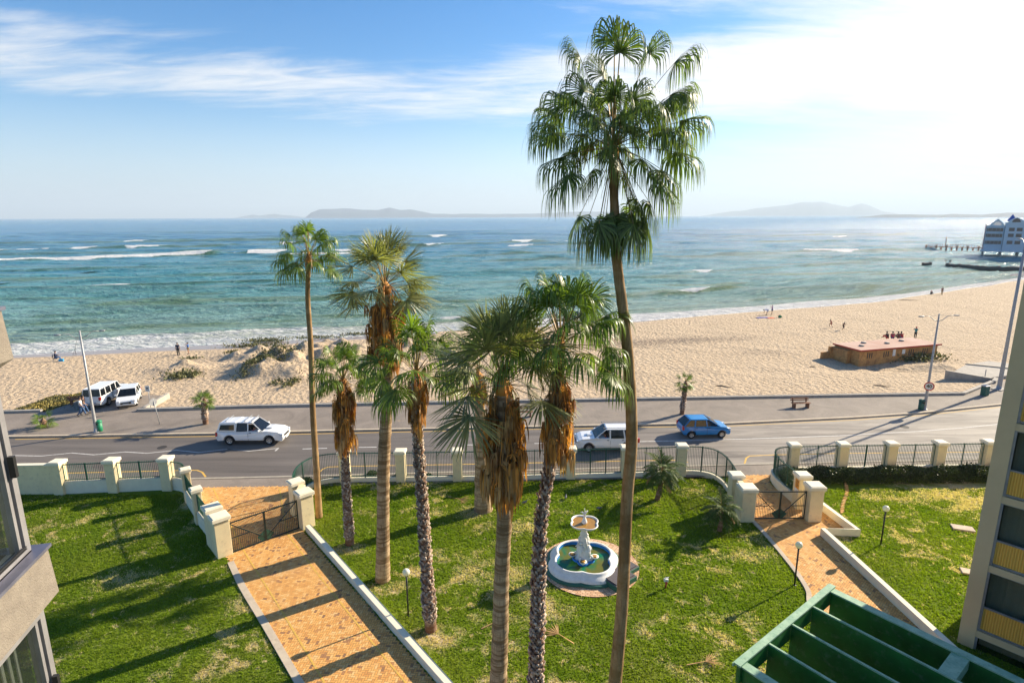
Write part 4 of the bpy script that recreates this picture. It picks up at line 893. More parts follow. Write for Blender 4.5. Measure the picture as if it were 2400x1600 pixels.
# ---- leafy masses: hedge, shrubs, dune scrub
MT['hedge'] = P('hedge_leaf', (.030, .055, .012), (.06, .085, .02), .5, 6, isl=.7, trans=.2)
MT['scrub'] = P('dune_scrub', (.10, .115, .045), (.19, .18, .085), .7, 5, isl=.6, trans=.15)
MT['dry'] = P('dry_groundcover', (.30, .24, .06), (.13, .13, .05), .85, .5, isl=.5, contrast=(.42, .58))
def leafmass(name, pts, nn, size, mat, label, cat, group=None, kind=None, base=None, stem=None, up=.3):
    """leaf-sized quads round given points with random tilt"""
    pts = np.asarray(pts); n = len(pts); a = nrm(RS.randn(n, 3)+np.array([0, 0, up])); b = nrm(np.cross(a, RS.randn(n, 3))); s = size*(.6+.8*RS.rand(n, 1))
    V = np.stack([pts-b*s*.35, pts+a*s*.5-np.cross(a, b)*0, pts+b*s*.35, pts+a*s], 1); V = np.stack([pts, pts+a*s*.5+b*s*.3, pts+a*s, pts+a*s*.5-b*s*.3], 1)
    off = np.array(base if base is not None else pts.mean(0)); o = npmesh(name, V.reshape(-1, 3)-off, np.arange(4*n).reshape(-1, 4), mat, loc=tuple(off))
    return tag(o, label, cat, group, kind)
n = 42000; hx = RS.uniform(18.0, 36, n); u = RS.rand(n)*math.pi; 
hh_ = .80+.10*np.sin(hx*1.3)+.07*np.sin(hx*3.1+1)+.05*RS.randn(n); rr = .78+.22*RS.rand(n)
hy = 35.15-np.cos(u)*.72*rr*np.where(RS.rand(n) < .5, 1, 1)+.02*(hx-18); hz_ = np.abs(np.sin(u))**.6*hh_*rr+.02
leafmass('hedge', np.stack([hx, hy, np.clip(hz_, .02, 2)], 1), n, .095, MT['hedge'], 'long dark clipped hedge growing along the inside of the right hand railings', 'hedge')
n = 9000; t = RS.rand(n); hp_ = np.array([(18.2, 34.9), (17.9, 33.6), (18.0, 32.4)]); hx = np.interp(t, [0, .5, 1], hp_[:, 0])+RS.normal(0, .28, n); hy = np.interp(t, [0, .5, 1], hp_[:, 1])+RS.normal(0, .2, n)
leafmass('hedge', np.stack([hx, hy, RS.rand(n)**.6*1.05], 1), n, .10, MT['hedge'], 'rounded end of greenery filling the curve beside the path gate', 'hedge')
for i, (px, py, r_, lab) in enumerate([(940, 1117, .42, 'low shrub at the foot of the fence pillar left of the rough trunk'), (1003, 1119, .30, 'low shrub at the foot of the railings right of the rough trunk'), (718, 1134, .5, 'low dark plants inside the curved railings by the driveway gate'),
                                 (1322, 1113, .30, 'low shrub at the foot of the pillar left of the tallest trunk'), (872, 1112, .3, 'low shrub at the fence between the thick trunk and the short shaggy palm')]):
    p = G(px, py); n = int(1300*r_*2); q = nrm(RS.randn(n, 3))*r_*RS.rand(n, 1)**.4; q[:, 2] = np.abs(q[:, 2])*.8
    leafmass('shrub', q+np.array(p), n, .12, MT['hedge'], lab, 'shrub', 'small shrubs at the fence foot', base=p)
def clump(px, py, rx, ry, n, h, lab, mat='scrub', cat='dune plant', z=None):
    n = int(n*.6); h *= .8
    p = GT(px, py); x = p.x+RS.normal(0, rx, n); y = p.y+RS.normal(0, ry, n); z_ = terr(x, y)
    k = .5+.9*(np.sin(x*2.1+y)*np.cos(y*1.7-x*.4) > -.2); z_ = z_+RS.rand(n)*h*k
    leafmass('dune_plant', np.stack([x, y, z_], 1), n, .26, MT[mat], lab, cat, 'scrubby plants on the dunes', base=p, up=1.0)
clump(427, 862, .85, .75, 1500, .35, 'low green scrub on the small mound nearest the two people by the water')
clump(600, 848, .55, 1.9, 1500, .4, 'dark scrub on the left flank of the big dune')
clump(655, 838, 1.2, 1.2, 1200, .3, 'patchy scrub on the middle of the big dune')
clump(680, 862, .3, 1.0, 400, .35, 'narrow strip of scrub on the right flank of the big dune')
clump(622, 800, 1.6, .7, 1100, .35, 'dark scrub along the crest of the left dune')
clump(585, 812, 1.8, .5, 900, .3, 'scrub on the far left dune shoulder')
clump(745, 792, 2.2, .5, 700, .25, 'sparse scrub on the crest right of the slender palm')
clump(648, 885, .5, .5, 200, .25, 'tiny tuft of scrub below the big dune')
clump(835, 785, 1.4, .5, 500, .3, 'sparse scrub behind the orange skirted palm')
clump(2137, 842, 1.9, .7, 2600, .7, 'grey green bush against the brick building')
clump(547, 828, .6, .4, 260, .3, 'small dry tuft left of the dunes', mat='dry')
clump(451, 841, .7, .3, 200, .25, 'small scrub strip right of the low mound')
n = 26000; x = RS.uniform(-46, -36.5, n); y = 49.9+RS.rand(n)*6.3; kp = ((x+42.5)/5.4)**2+((y-52.3)/3.3)**2+.25*np.sin(x*2)*np.cos(y*2.2) < 1; x, y = x[kp], y[kp]
leafmass('ground_cover', np.stack([x, y, terr(x, y)+.02+.12*RS.rand(len(x))], 1), len(x), .16, MT['dry'], 'yellow green creeping plants on the sand left of the parked vehicles', 'plants', kind='stuff', up=.6)

# ================================================================== VEHICLES
def car(name, label, cat, x, y, hd, L, W, low, gh, paint, wheels, wr=.33, zs=0.0, lamps=True, extras=None, panes=None, rim='chrome', group=None):
    """x forward. low: top outline (x,z) front to rear of the lower body; gh: list of greenhouse stations [(x base, x top)], belt, roof"""
    root = empty(name, (x, y, zs), label, cat, group, rz=hd)
    sill, belt = .26, gh['belt']
    def arch(cx): return [(cx+(wr+.07)*math.cos(a), max(sill, wr+(wr+.07)*math.sin(a))) for a in np.linspace(0, math.pi, 9)]
    hl = L/2
    pts = [(-hl+.06, sill+.12), (-hl, .45)]  # rear up
    top = low; out = list(top)   # from rear-top to front-bottom
    bottom = [(hl-.10, sill)]+arch(wheels[0])+arch(wheels[1])+[(-hl+.12, sill+.04)]
    poly = out+bottom
    def yw(px, pz):
        k = W/2*(1-.055*max(0, min(1, (pz-.62)/.4))-.045*max(0, (.5-pz)/.3)); k *= 1-.13*max(0, (abs(px)/hl-.72)/.28)**2; return k
    n = len(poly); vs = [(p[0], yw(*p), p[1]) for p in poly]+[(p[0], -yw(*p), p[1]) for p in poly]
    mb = MB(); 
    a2 = sum(poly[i][0]*poly[(i+1) % n][1]-poly[(i+1) % n][0]*poly[i][1] for i in range(n)) > 0
    f1 = tuple(range(n)); f2 = tuple(range(2*n-1, n-1, -1))
    if a2: f1, f2 = f1[::-1], f2[::-1]
    fs = [f1, f2]
    for i in range(n):
        j = (i+1) % n; q = (i, n+i, n+j, j); fs.append(q if not a2 else q[::-1])
    mb.add(vs, fs); me_body = mb.build('body', paint, root, bevel=.035, seg=2)
    bm = bmesh.new(); bm.from_mesh(me_body.data); bmesh.ops.recalc_face_normals(bm, faces=bm.faces); bm.to_mesh(me_body.data); bm.free()
    # greenhouse
    st = gh['st']; roof = gh['roof']; wb = W/2*.935; wt_ = W/2*gh.get('tw', .76)
    mb = MB(); xr, xf = st[0][1], st[-1][1]
    mb.add([(xr, wt_, roof-.05), (xf, wt_, roof-.06), (xf, -wt_, roof-.06), (xr, -wt_, roof-.05), (xr+.08, wt_*.9, roof), (xf-.10, wt_*.9, roof-.01), (xf-.10, -wt_*.9, roof-.01), (xr+.08, -wt_*.9, roof)],
           [(3, 2, 1, 0), (4, 5, 6, 7), (0, 1, 5, 4), (1, 2, 6, 5), (2, 3, 7, 6), (3, 0, 4, 7)])
    for (xb, xt) in st:
        pw = .09 if (xb, xt) not in (st[0], st[-1]) else .075
        for s in (-1, 1): mb.bar((xb, s*wb, belt-.03), (xt, s*wt_, roof-.04), pw, .05, up=(0, 1, 0))
    for s in (-1, 1):
        mb.bar((st[0][1], s*(wt_-.01), roof-.04), (st[-1][1], s*(wt_-.01), roof-.05), .05, .06)
    mb.bar((st[0][1], -wt_, roof-.04), (st[0][1], wt_, roof-.04), .06, .05)
    mb.build('roof', paint, root, bevel=.02, seg=1)
    def pane(nm, c, t=.012):
        c = [Vector(v) for v in c]; nn = (c[1]-c[0]).cross(c[2]-c[0]).normalized()*t
        m_ = MB(); m_.add([v for v in c]+[v-nn for v in c], [(0, 1, 2, 3), (7, 6, 5, 4), (0, 4, 5, 1), (1, 5, 6, 2), (2, 6, 7, 3), (3, 7, 4, 0)]); m_.build(nm, gh.get('glass', MT['glass']), root)
    (xb, xt) = st[-1]; pane('windscreen', [(xb-.01, wb*.95, belt+.01), (xb-.01, -wb*.95, belt+.01), (xt-.01, -wt_*.95, roof-.06), (xt-.01, wt_*.95, roof-.06)])
    (xb, xt) = st[0]; pane('rear_window', [(xb+.01, -wb*.92, belt+.04), (xb+.01, wb*.92, belt+.04), (xt+.01, wt_*.94, roof-.07), (xt+.01, -wt_*.94, roof-.07)])
    for i in range(len(st)-1):
        a, b = st[i], st[i+1]
        for s in (-1, 1):
            if gh.get('open') == (i, s): continue
            pane('side_window', [(a[0]+.07, s*(wb-.005), belt+.02), (b[0]-.07, s*(wb-.005), belt+.02), (b[1]-.06, s*(wt_+.005), roof-.08), (a[1]+.06, s*(wt_+.005), roof-.08)][::s])
    # interior floor, seats
    mb = MB(); mb.box(((st[0][0]+st[-1][0])/2, 0, belt-.02), (st[-1][0]-st[0][0]-.1, wb*1.8, .02))
    for sx in gh.get('seats', []):
        for s in (-1, 1): mb.box((sx, s*W*.22, belt+.14), (.16, .42, .42))
    mb.build('cabin', MT['dark'], root)
    for (wx) in wheels:
        for s in (-1, 1):
            mb = MB((0, 0, 0)); yy = s*(W/2-.11)
            pr = [(wr*.62, -.1), (wr*.93, -.1), (wr, -.07), (wr, .07), (wr*.93, .1), (wr*.62, .1)]
            N_ = 20; vsx = [(wx+r_*math.cos(2*math.pi*k/N_), yy+z_, wr+r_*math.sin(2*math.pi*k/N_)) for r_, z_ in pr for k in range(N_)]
            mb.add(vsx, [(i*N_+k, i*N_+(k+1) % N_, (i+1)*N_+(k+1) % N_, (i+1)*N_+k) for i in range(5) for k in range(N_)], True)
            w_ = mb.build('wheel', MT['rubber'], root)
            mb = MB(); pr = [(wr*.62, .085), (wr*.55, .05), (wr*.18, .075), (0.001, .08)]
            vsx = [(wx+r_*math.cos(2*math.pi*k/N_), yy+s*z_, wr+r_*math.sin(2*math.pi*k/N_)) for r_, z_ in pr for k in range(N_)]
            mb.add(vsx, [(i*N_+k, i*N_+(k+1) % N_, (i+1)*N_+(k+1) % N_, (i+1)*N_+k) for i in range(3) for k in range(N_)], True)
            mb.build('rim', MT[rim], w_)
            mb = MB()
            for k in range(5):
                a = 2*math.pi*k/5+.3; mb.bar((wx+.11*math.cos(a), yy+s*.088, wr+.11*math.sin(a)), (wx+wr*.5*math.cos(a), yy+s*.088, wr+wr*.5*math.sin(a)), .05, .01, up=(0, 1, 0))
            mb.build('spokes', MT['dark'], w_)
    if lamps:
        fz = gh.get('lampz', .68)
        for s in (-1, 1):
            mb = MB(); mb.box((hl-.13, s*W*.37, fz), (.26, .30, .17)); mb.build('headlight', MT['lens'], root, bevel=.04)
            mb = MB(); mb.box((-hl+.06, s*W*.405, gh.get('tailz', fz+.1)), (.14, .2, .32)); mb.build('tail_light', MT['red'], root, bevel=.02)
            mb = MB(); mb.box((st[-1][0]-.22, s*(W/2+.06), belt+.08), (.12, .2, .14)); mb.build('mirror', paint, root, bevel=.03)
        mb = MB(); mb.box((hl-.015, 0, fz-.14), (.06, W*.5, .16)); mb.build('grille', MT['dark'], root)
        mb = MB(); mb.box((hl+.02, 0, .42), (.03, .48, .11)); mb.build('number_plate', MT['white'], root)
        mb = MB(); mb.box((-hl-.015, 0, .55), (.03, .48, .11)); mb.build('number_plate', MT['yellow'] if cat == 'van' else MT['white'], root)
    # seams and handles
    mb = MB()
    for (xb, xt) in st[1:-1]:
        for s in (-1, 1): mb.box((xb, s*(yw(xb, .6)+.0), .62), (.014, .014, belt-.4))
    for i in range(len(st)-2):
        for s in (-1, 1): mb.box((st[i+1][0]+.16, s*(yw(0, belt-.12)+.012), belt-.12), (.16, .03, .03))
    if cat not in ('hatchback',) or True: mb.build('door_trim', MT['dark'], root)
    if extras: extras(root)
    return root
# white pickup with canopy, heading right
def low_pts(L, belt, hood, nose, tail, xc, deck=None):
    """top outline, rear to front"""
    hl = L/2
    return [(-hl+.05, .38), (-hl, .50), (-hl+.02, tail), (-hl+.10, belt-.02), (-hl+.35, belt), (xc-.25, belt), (xc, belt-.01), (xc+.35, hood+.03), (hl-.45, hood-.05), (hl-.12, nose), (hl-.02, nose-.14), (hl, .52), (hl-.02, .36)]
c1 = G(584, 1041); 
def canopy_extra(root):
    mb = MB(); mb.add([(-2.52, .80, 1.08), (-.98, .82, 1.08), (-.98, -.82, 1.08), (-2.52, -.80, 1.08), (-2.28, .66, 1.74), (-.98, .70, 1.80), (-.98, -.70, 1.80), (-2.28, -.66, 1.74)],
                       [(3, 2, 1, 0), (4, 5, 6, 7), (0, 1, 5, 4), (1, 2, 6, 5), (2, 3, 7, 6), (3, 0, 4, 7)]); cn = mb.build('canopy', MT['carwhite'], root, bevel=.06)
    bm = bmesh.new(); bm.from_mesh(cn.data); bmesh.ops.recalc_face_normals(bm, faces=bm.faces); bm.to_mesh(cn.data); bm.free()
    for s in (-1, 1):
        mb = MB(); a = [(-2.28, s*.80, 1.20), (-1.12, s*.815, 1.20), (-1.12, s*.735, 1.62), (-2.16, s*.715, 1.60)]; mb.add(a+[(p[0], p[1]+s*.012, p[2]) for p in a], [(0, 1, 2, 3), (4, 7, 6, 5), (0, 4, 5, 1), (1, 5, 6, 2), (2, 6, 7, 3), (3, 7, 4, 0)]); mb.build('canopy_window', MT['glass'], cn)
    mb = MB(); mb.add([(-2.535, -.62, 1.16), (-2.535, .62, 1.16), (-2.33, .56, 1.62), (-2.33, -.56, 1.62)], [(0, 1, 2, 3)]); mb.build('rear_hatch_glass', MT['dark'], cn)
    mb = MB()
    for xx in (-1.75, -.3, .25): mb.box((xx, 0, 1.90), (.05, 1.35, .04)); mb.box((xx, .6, 1.85), (.05, .04, .12)); mb.box((xx, -.6, 1.85), (.05, .04, .12))
    mb.build('roof_bars', MT['galv'], root)
    mb = MB(); mb.box((1.35, 0, 1.16), (.5, .42, .07)); mb.build('bonnet_scoop', MT['carwhite'], root, bevel=.03)
def driver(x, y, zs, col, label, hd, cabin_root):
    pass
pick = car('pickup', 'white double cab pickup with a matching canopy driving right along the road', 'pickup', c1.x, c1.y+.93, 0.0, 5.2, 1.80,
    [(-2.55, .42), (-2.6, .56), (-2.56, 1.06), (-1.0, 1.08), (.9, 1.10), (1.15, 1.09), (1.45, 1.10), (2.2, 1.02), (2.48, .88), (2.58, .70), (2.6, .5), (2.55, .36)],
    dict(belt=1.10, roof=1.78, tw=.73, st=[(-1.0, -.94), (-.05, -.06), (1.05, .30)], open=(1, -1), seats=[.05], lampz=.80, tailz=.85), MT['carwhite'], (1.55, -1.53), .37, -.08, extras=canopy_extra)
c2 = G(1425, 1058)
def suv_extra(root):
    mb = MB()
    for s in (-1, 1): mb.bar((-1.9, s*.66, 1.86), (.35, s*.66, 1.86), .04, .04); mb.box((-1.85, s*.66, 1.82), (.06, .05, .08)); mb.box((.3, s*.66, 1.82), (.06, .05, .08))
    mb.build('roof_rails', MT['galv'], root)
    mb = MB(); mb.box((1.30, 0, 1.13), (.45, .5, .06)); mb.build('bonnet_scoop', MT['carwhite'], root, bevel=.03)
suv = car('suv', 'white seven seat suv driving left behind the railings', 'suv', c2.x, c2.y+.92, math.pi, 4.7, 1.84,
    [(-2.28, .42), (-2.35, .55), (-2.32, .95), (-2.2, 1.10), (-1.9, 1.12), (.9, 1.10), (1.2, 1.09), (1.9, 1.03), (2.2, .92), (2.33, .72), (2.35, .5), (2.3, .34)],
    dict(belt=1.08, roof=1.76, tw=.73, st=[(-2.18, -1.72), (-1.25, -1.15), (-.15, -.15), (1.0, .15)], open=(2, 1), seats=[.0], lampz=.80), MT['carwhite'], (1.42, -1.33), .36, -.08, extras=suv_extra)
c3 = (G(1626, 1026)+G(1692, 1024))/2
blue = car('hatchback', 'bright blue hatchback driving right past the young palm', 'hatchback', c3.x-.12, c3.y+.86, math.radians(3), 3.9, 1.72,
    [(-1.9, .42), (-1.95, .55), (-1.93, .85), (-1.86, .98), (-1.7, 1.0), (.75, .98), (1.0, .96), (1.6, .88), (1.85, .74), (1.93, .56), (1.95, .46), (1.9, .32)],
    dict(belt=.98, roof=1.52, tw=.72, st=[(-1.88, -1.35), (-1.0, -.90), (.0, -.05), (1.05, .18)], seats=[.0], lampz=.70, tailz=.86), MT['carblue'], (1.22, -1.24), .30, -.08)
p4a, p4b = G(213, 957), G(293, 935)
h4 = math.atan2(p4b.y-p4a.y, p4b.x-p4a.x)
def van_extra(root):
    mb = MB(); mb.box((-2.52, 0, .50), (.22, 1.6, .16)); mb.build('rear_bumper', MT['galv'], root, bevel=.02)
    mb = MB(); mb.box((-2.42, 0, 1.0), (.02, .012, 1.1)); mb.box((-2.42, .02, 1.35), (.02, 1.2, .02)); mb.build('tailgate_seam', MT['dark'], root)
van = car('pickup', 'old white pickup with a windowed canopy parked nose to the beach beside the bench', 'pickup', -38.8, 52.7, math.radians(96), 4.9, 1.72,
    [(-2.4, .5), (-2.42, .6), (-2.42, 1.15), (-2.3, 1.16), (.6, 1.14), (.95, 1.13), (1.3, 1.12), (2.2, 1.06), (2.38, .98), (2.44, .72), (2.45, .5), (2.4, .40)],
    dict(belt=1.14, roof=1.86, tw=.84, st=[(-2.4, -2.28), (-1.55, -1.52), (-.7, -.68), (.1, .12), (.95, .55)], seats=[.2], lampz=.85, tailz=.95), MT['carwhite'], (1.6, -1.35), .37, .03, extras=van_extra)
whh = car('hatchback', 'white hatchback parked beside the old pickup with its bonnet facing the road', 'hatchback', -36.35, 52.1, math.radians(-65), 3.8, 1.66,
    [(-1.85, .42), (-1.9, .55), (-1.88, .85), (-1.8, 1.0), (-1.6, 1.02), (.65, .96), (.95, .94), (1.55, .84), (1.8, .72), (1.88, .54), (1.9, .44), (1.85, .30)],
    dict(belt=.97, roof=1.50, st=[(-1.82, -1.5), (-.95, -.95), (.0, -.02), (1.0, .22)], seats=[.0], lampz=.66, tailz=.9), MT['carwhite'], (1.18, -1.20), .30, .03)

# ================================================================== PEOPLE
def skin_mesh(name, J, E_, mat, parent, off, root_j=None, sub=1):
    keys = list(J.keys()); me = bpy.data.meshes.new(name); me.from_pydata([tuple(Vector(J[k][0])) for k in keys], [(keys.index(a), keys.index(b)) for a, b in E_], [])
    o = bpy.data.objects.new(name, me); COL.objects.link(o); md = o.modifiers.new('skin', 'SKIN'); md.use_smooth_shade = True
    if not me.skin_vertices: return o
    for i, k in enumerate(keys):
        r_ = J[k][1]; me.skin_vertices[0].data[i].radius = (r_, r_) if not isinstance(r_, tuple) else r_; me.skin_vertices[0].data[i].use_root = (k == (root_j or keys[0]))
    if sub: s = o.modifiers.new('sub', 'SUBSURF'); s.levels = s.render_levels = sub
    me.materials.append(mat); o.parent = parent; return o
BASE = dict(pel=(0, 0, .95), wst=(0, 0, 1.10), che=(0, .0, 1.30), nek=(0, 0, 1.48), hd0=(0, .02, 1.57), hd1=(0, .025, 1.68), hd2=(0, .01, 1.76),
            lsh=(-.18, 0, 1.42), lel=(-.24, -.02, 1.14), lwr=(-.25, .05, .90), lha=(-.25, .07, .82), rsh=(.18, 0, 1.42), rel=(.24, -.02, 1.14), rwr=(.25, .05, .90), rha=(.25, .07, .82),
            lhp=(-.09, 0, .90), lkn=(-.10, .02, .50), lan=(-.10, 0, .09), lto=(-.10, .16, .04), rhp=(.09, 0, .90), rkn=(.10, .02, .50), ran=(.10, 0, .09), rto=(.10, .16, .04))
RAD = dict(pel=.13, wst=.115, che=.14, nek=.055, hd0=.07, hd1=.095, hd2=.06, lsh=.065, lel=.043, lwr=.03, lha=.035, rsh=.065, rel=.043, rwr=.03, rha=.035, lhp=.09, lkn=.058, lan=.042, lto=.035, rhp=.09, rkn=.058, ran=.042, rto=.035)
EDG = [('pel', 'wst'), ('wst', 'che'), ('che', 'nek'), ('nek', 'hd0'), ('hd0', 'hd1'), ('hd1', 'hd2'), ('che', 'lsh'), ('lsh', 'lel'), ('lel', 'lwr'), ('lwr', 'lha'), ('che', 'rsh'), ('rsh', 'rel'), ('rel', 'rwr'), ('rwr', 'rha'),
       ('pel', 'lhp'), ('lhp', 'lkn'), ('lkn', 'lan'), ('lan', 'lto'), ('pel', 'rhp'), ('rhp', 'rkn'), ('rkn', 'ran'), ('ran', 'rto')]
POSE = dict(
 stand={}, walk=dict(lkn=(-.10, .16, .52), lan=(-.10, .26, .12), lto=(-.10, .42, .10), rkn=(.10, -.02, .50), ran=(.10, -.32, .16), rto=(.10, -.20, .04), lel=(-.25, -.16, 1.16), lwr=(-.25, -.12, .93), lha=(-.25, -.10, .85), rel=(.25, .10, 1.15), rwr=(.24, .26, .98), rha=(.24, .31, .92)),
 run=dict(che=(0, .10, 1.28), nek=(0, .16, 1.45), hd0=(0, .19, 1.54), hd1=(0, .21, 1.65), hd2=(0, .2, 1.72), lsh=(-.18, .12, 1.40), rsh=(.18, .12, 1.40), lkn=(-.10, .36, .72), lan=(-.10, .20, .36), lto=(-.10, .35, .30), rkn=(.10, -.08, .50), ran=(.10, -.36, .22), rto=(.10, -.28, .08), lel=(-.26, -.12, 1.2), lwr=(-.25, .0, 1.02), lha=(-.25, .05, .98), rel=(.26, .30, 1.2), rwr=(.22, .46, 1.3), rha=(.21, .5, 1.36)),
 sit=dict(pel=(0, 0, .13), wst=(0, -.02, .28), che=(0, .04, .50), nek=(0, .10, .66), hd0=(0, .14, .74), hd1=(0, .17, .85), hd2=(0, .15, .92), lsh=(-.18, .06, .60), rsh=(.18, .06, .60), lel=(-.24, .20, .38), lwr=(-.15, .38, .42), lha=(-.11, .44, .45), rel=(.24, .20, .38), rwr=(.15, .38, .42), rha=(.11, .44, .45),
          lhp=(-.10, .05, .12), lkn=(-.14, .42, .42), lan=(-.12, .62, .09), lto=(-.12, .78, .04), rhp=(.10, .05, .12), rkn=(.14, .42, .42), ran=(.12, .62, .09), rto=(.12, .78, .04)),
 chair=dict(pel=(0, 0, .50), wst=(0, -.02, .65), che=(0, .0, .87), nek=(0, .04, 1.04), hd0=(0, .07, 1.12), hd1=(0, .09, 1.23), hd2=(0, .07, 1.31), lsh=(-.18, .02, .98), rsh=(.18, .02, .98), lel=(-.24, .10, .74), lwr=(-.18, .32, .70), lha=(-.16, .38, .70), rel=(.24, .10, .74), rwr=(.18, .32, .70), rha=(.16, .38, .70),
          lhp=(-.10, .04, .48), lkn=(-.13, .46, .50), lan=(-.12, .50, .09), lto=(-.12, .66, .04), rhp=(.10, .04, .48), rkn=(.13, .46, .50), ran=(.12, .50, .09), rto=(.12, .66, .04)),
 bend=dict(pel=(0, -.12, .92), wst=(0, .02, 1.0), che=(0, .26, 1.02), nek=(0, .42, .98), hd0=(0, .50, .95), hd1=(0, .60, .92), hd2=(0, .66, .90), lsh=(-.18, .34, .98), rsh=(.18, .34, .98), lel=(-.2, .42, .72), lwr=(-.16, .48, .48), lha=(-.15, .5, .40), rel=(.2, .42, .72), rwr=(.16, .48, .48), rha=(.15, .5, .40), lhp=(-.09, -.12, .88), rhp=(.09, -.12, .88), lkn=(-.1, .02, .48), rkn=(.1, .02, .48)),
 armsup=dict(lel=(-.30, .16, 1.30), lwr=(-.20, .36, 1.42), lha=(-.18, .42, 1.46), rel=(.30, .10, 1.32), rwr=(.16, .28, 1.50), rha=(.13, .3, 1.56)))
POSE['sidewalk'] = POSE['walk']
PN = 0
def person(p, hd, pose, label, top, bottom, skin='skin', hair='hair', s=1.0, sleeves='short', legs='long', group=None, hat=None, shoes='dark', extras=None):
    """local +Y is forward; hd turns it"""
    root = empty('person', p, label, 'person', group, rz=hd); root.scale = (s, s, s)
    Q = dict(BASE); Q.update(POSE[pose]); J = {k: (Vector(Q[k]), RAD[k]) for k in Q}; E2 = list(EDG)
    for sd, sg_ in (('l', -1), ('r', 1)):   # fingers: four plus a thumb from the palm
        w, h_ = J[sd+'wr'][0], J[sd+'ha'][0]; d = (h_-w).normalized(); side = Vector((0, 1, 0)) if abs(d.y) < .7 else Vector((1, 0, 0)); side = (side-d*side.dot(d)).normalized()
        for i, (o_, ln) in enumerate([(-.028, .062), (-.010, .074), (.010, .070), (.028, .056)]):
            k = f'{sd}f{i}'; J[k] = (h_+d*ln+side*o_*1.5, .009); E2.append((sd+'ha', k))
        J[sd+'th'] = (h_.lerp(w, .3)+side*.06+d*.03, .010); E2.append((sd+'ha', sd+'th'))
    skin_mesh('body', J, E2, MT[skin], root, p, 'pel', 1)
    def sub(keys, edges, add, mat, nm):
        JJ = {}
        for k in keys:
            v = J[k] if not isinstance(k, tuple) else None
            JJ[k] = (J[k][0], J[k][1]+add)
        return JJ
    JT = {k: (J[k][0].copy(), J[k][1]+.022) for k in ('wst', 'pel', 'che', 'lsh', 'rsh')}; JT['nk'] = (J['che'][0].lerp(J['nek'][0], .7), .07)
    ET = [('pel', 'wst'), ('wst', 'che'), ('che', 'nk'), ('che', 'lsh'), ('che', 'rsh')]
    for sd in 'lr':
        JT[sd+'e'] = (J[sd+'sh'][0].lerp(J[sd+'el'][0], .65 if sleeves == 'short' else 1.0), .064 if sleeves == 'short' else .058); ET.append((sd+'sh', sd+'e'))
        if sleeves == 'long': JT[sd+'w'] = (J[sd+'el'][0].lerp(J[sd+'wr'][0], .95), .044); ET.append((sd+'e', sd+'w'))
    if top: skin_mesh('shirt', JT, ET, top, root, p, 'pel', 1)
    JL = {'pel': (J['pel'][0], .15)}; EL = []
    for sd in 'lr':
        JL[sd+'h'] = (J[sd+'hp'][0], .105); JL[sd+'k'] = (J[sd+'hp'][0].lerp(J[sd+'kn'][0], 1.0 if legs == 'long' else .75), .075); EL += [('pel', sd+'h'), (sd+'h', sd+'k')]
        if legs == 'long': JL[sd+'a'] = (J[sd+'kn'][0].lerp(J[sd+'an'][0], .93), .062); EL.append((sd+'k', sd+'a'))
    skin_mesh('trousers' if legs == 'long' else 'shorts', JL, EL, bottom, root, p, 'pel', 1)
    h1 = J['hd1'][0]; h0 = J['hd0'][0]; upd = (J['hd2'][0]-h0).normalized(); fwd = Vector((0, 1, 0)); fwd = (fwd-upd*fwd.dot(upd)).normalized()
    mb = MB(); mb.ball(h1+upd*.022-fwd*.022, .108, 10, (1, 1.02, .95)); mb.build('hair' if not hat else 'cap', hat or MT[hair], root)
    mb = MB(); c = h1-upd*.03+fwd*.088; mb.ball(c-upd*.008, .018, 6, (.8, 1, 1.3)); sd_ = fwd.cross(upd)
    mb.ball(h1+sd_*.092-upd*.02, .022, 6, (.5, .8, 1)); mb.ball(h1-sd_*.092-upd*.02, .022, 6, (.5, .8, 1)); mb.build('nose_and_ears', MT[skin], root)
    mb = MB(); mb.ball(c+sd_*.032+upd*.022-fwd*.002, .010, 6); mb.ball(c-sd_*.032+upd*.022-fwd*.002, .010, 6); mb.box(c-upd*.045-fwd*.004, (.045, .01, .01)); mb.build('eyes_and_mouth', MT['dark'], root)
    mb = MB()
    for sd in 'lr':
        a, t_ = J[sd+'an'][0], J[sd+'to'][0]; mb.tube([a-(t_-a)*.3, a.lerp(t_, .4)+Vector((0, 0, -.005)), t_+(t_-a)*.3], [.048, .052, .035], 8)
    mb.build('shoes', MT[shoes] if isinstance(shoes, str) else shoes, root)
    if extras: extras(root)
    return root
navy = plain('navy_cloth', (.012, .02, .06)); bluet = plain('blue_cloth', (.03, .12, .38)); jeans = plain('denim', (.05, .11, .24)); wht = plain('white_cloth', (.7, .68, .66)); brn = plain('brown_cloth', (.05, .028, .022))
redc = plain('red_cloth', (.55, .02, .03)); pink = plain('pink_red_cloth', (.65, .04, .10)); khaki = plain('khaki_cloth', (.35, .24, .10)); blk = plain('black_cloth', (.015, .015, .018)); purp = plain('purple_cloth', (.25, .15, .35)); ltb = plain('light_blue_cloth', (.45, .5, .7)); teal = plain('teal_cloth', (.03, .22, .22))
def gp(px, py, z=0.02): p = G(px, py, z); return p
person(gp(193, 975), math.radians(-75), 'walk', 'person in a white top and jeans walking on the promenade, nearer the road', wht, jeans)
person(gp(200, 971), math.radians(-68), 'walk', 'person in a dark brown shirt and jeans walking close behind the white topped walker', brn, jeans)
person(GT(418.5, 833), math.radians(15), 'stand', 'taller person in navy standing on the sand looking at the sea', navy, blk, s=1.0)
person(GT(442.5, 829.5), math.radians(100), 'armsup', 'shorter person in a blue shirt and khaki shorts standing near the surf', bluet, khaki, legs='short', s=.9)
fc = GT(131, 846)
person(fc, math.radians(-60), 'chair', 'angler in a navy top seated on a camp chair on the sand', navy, jeans, s=1.0, sleeves='long')
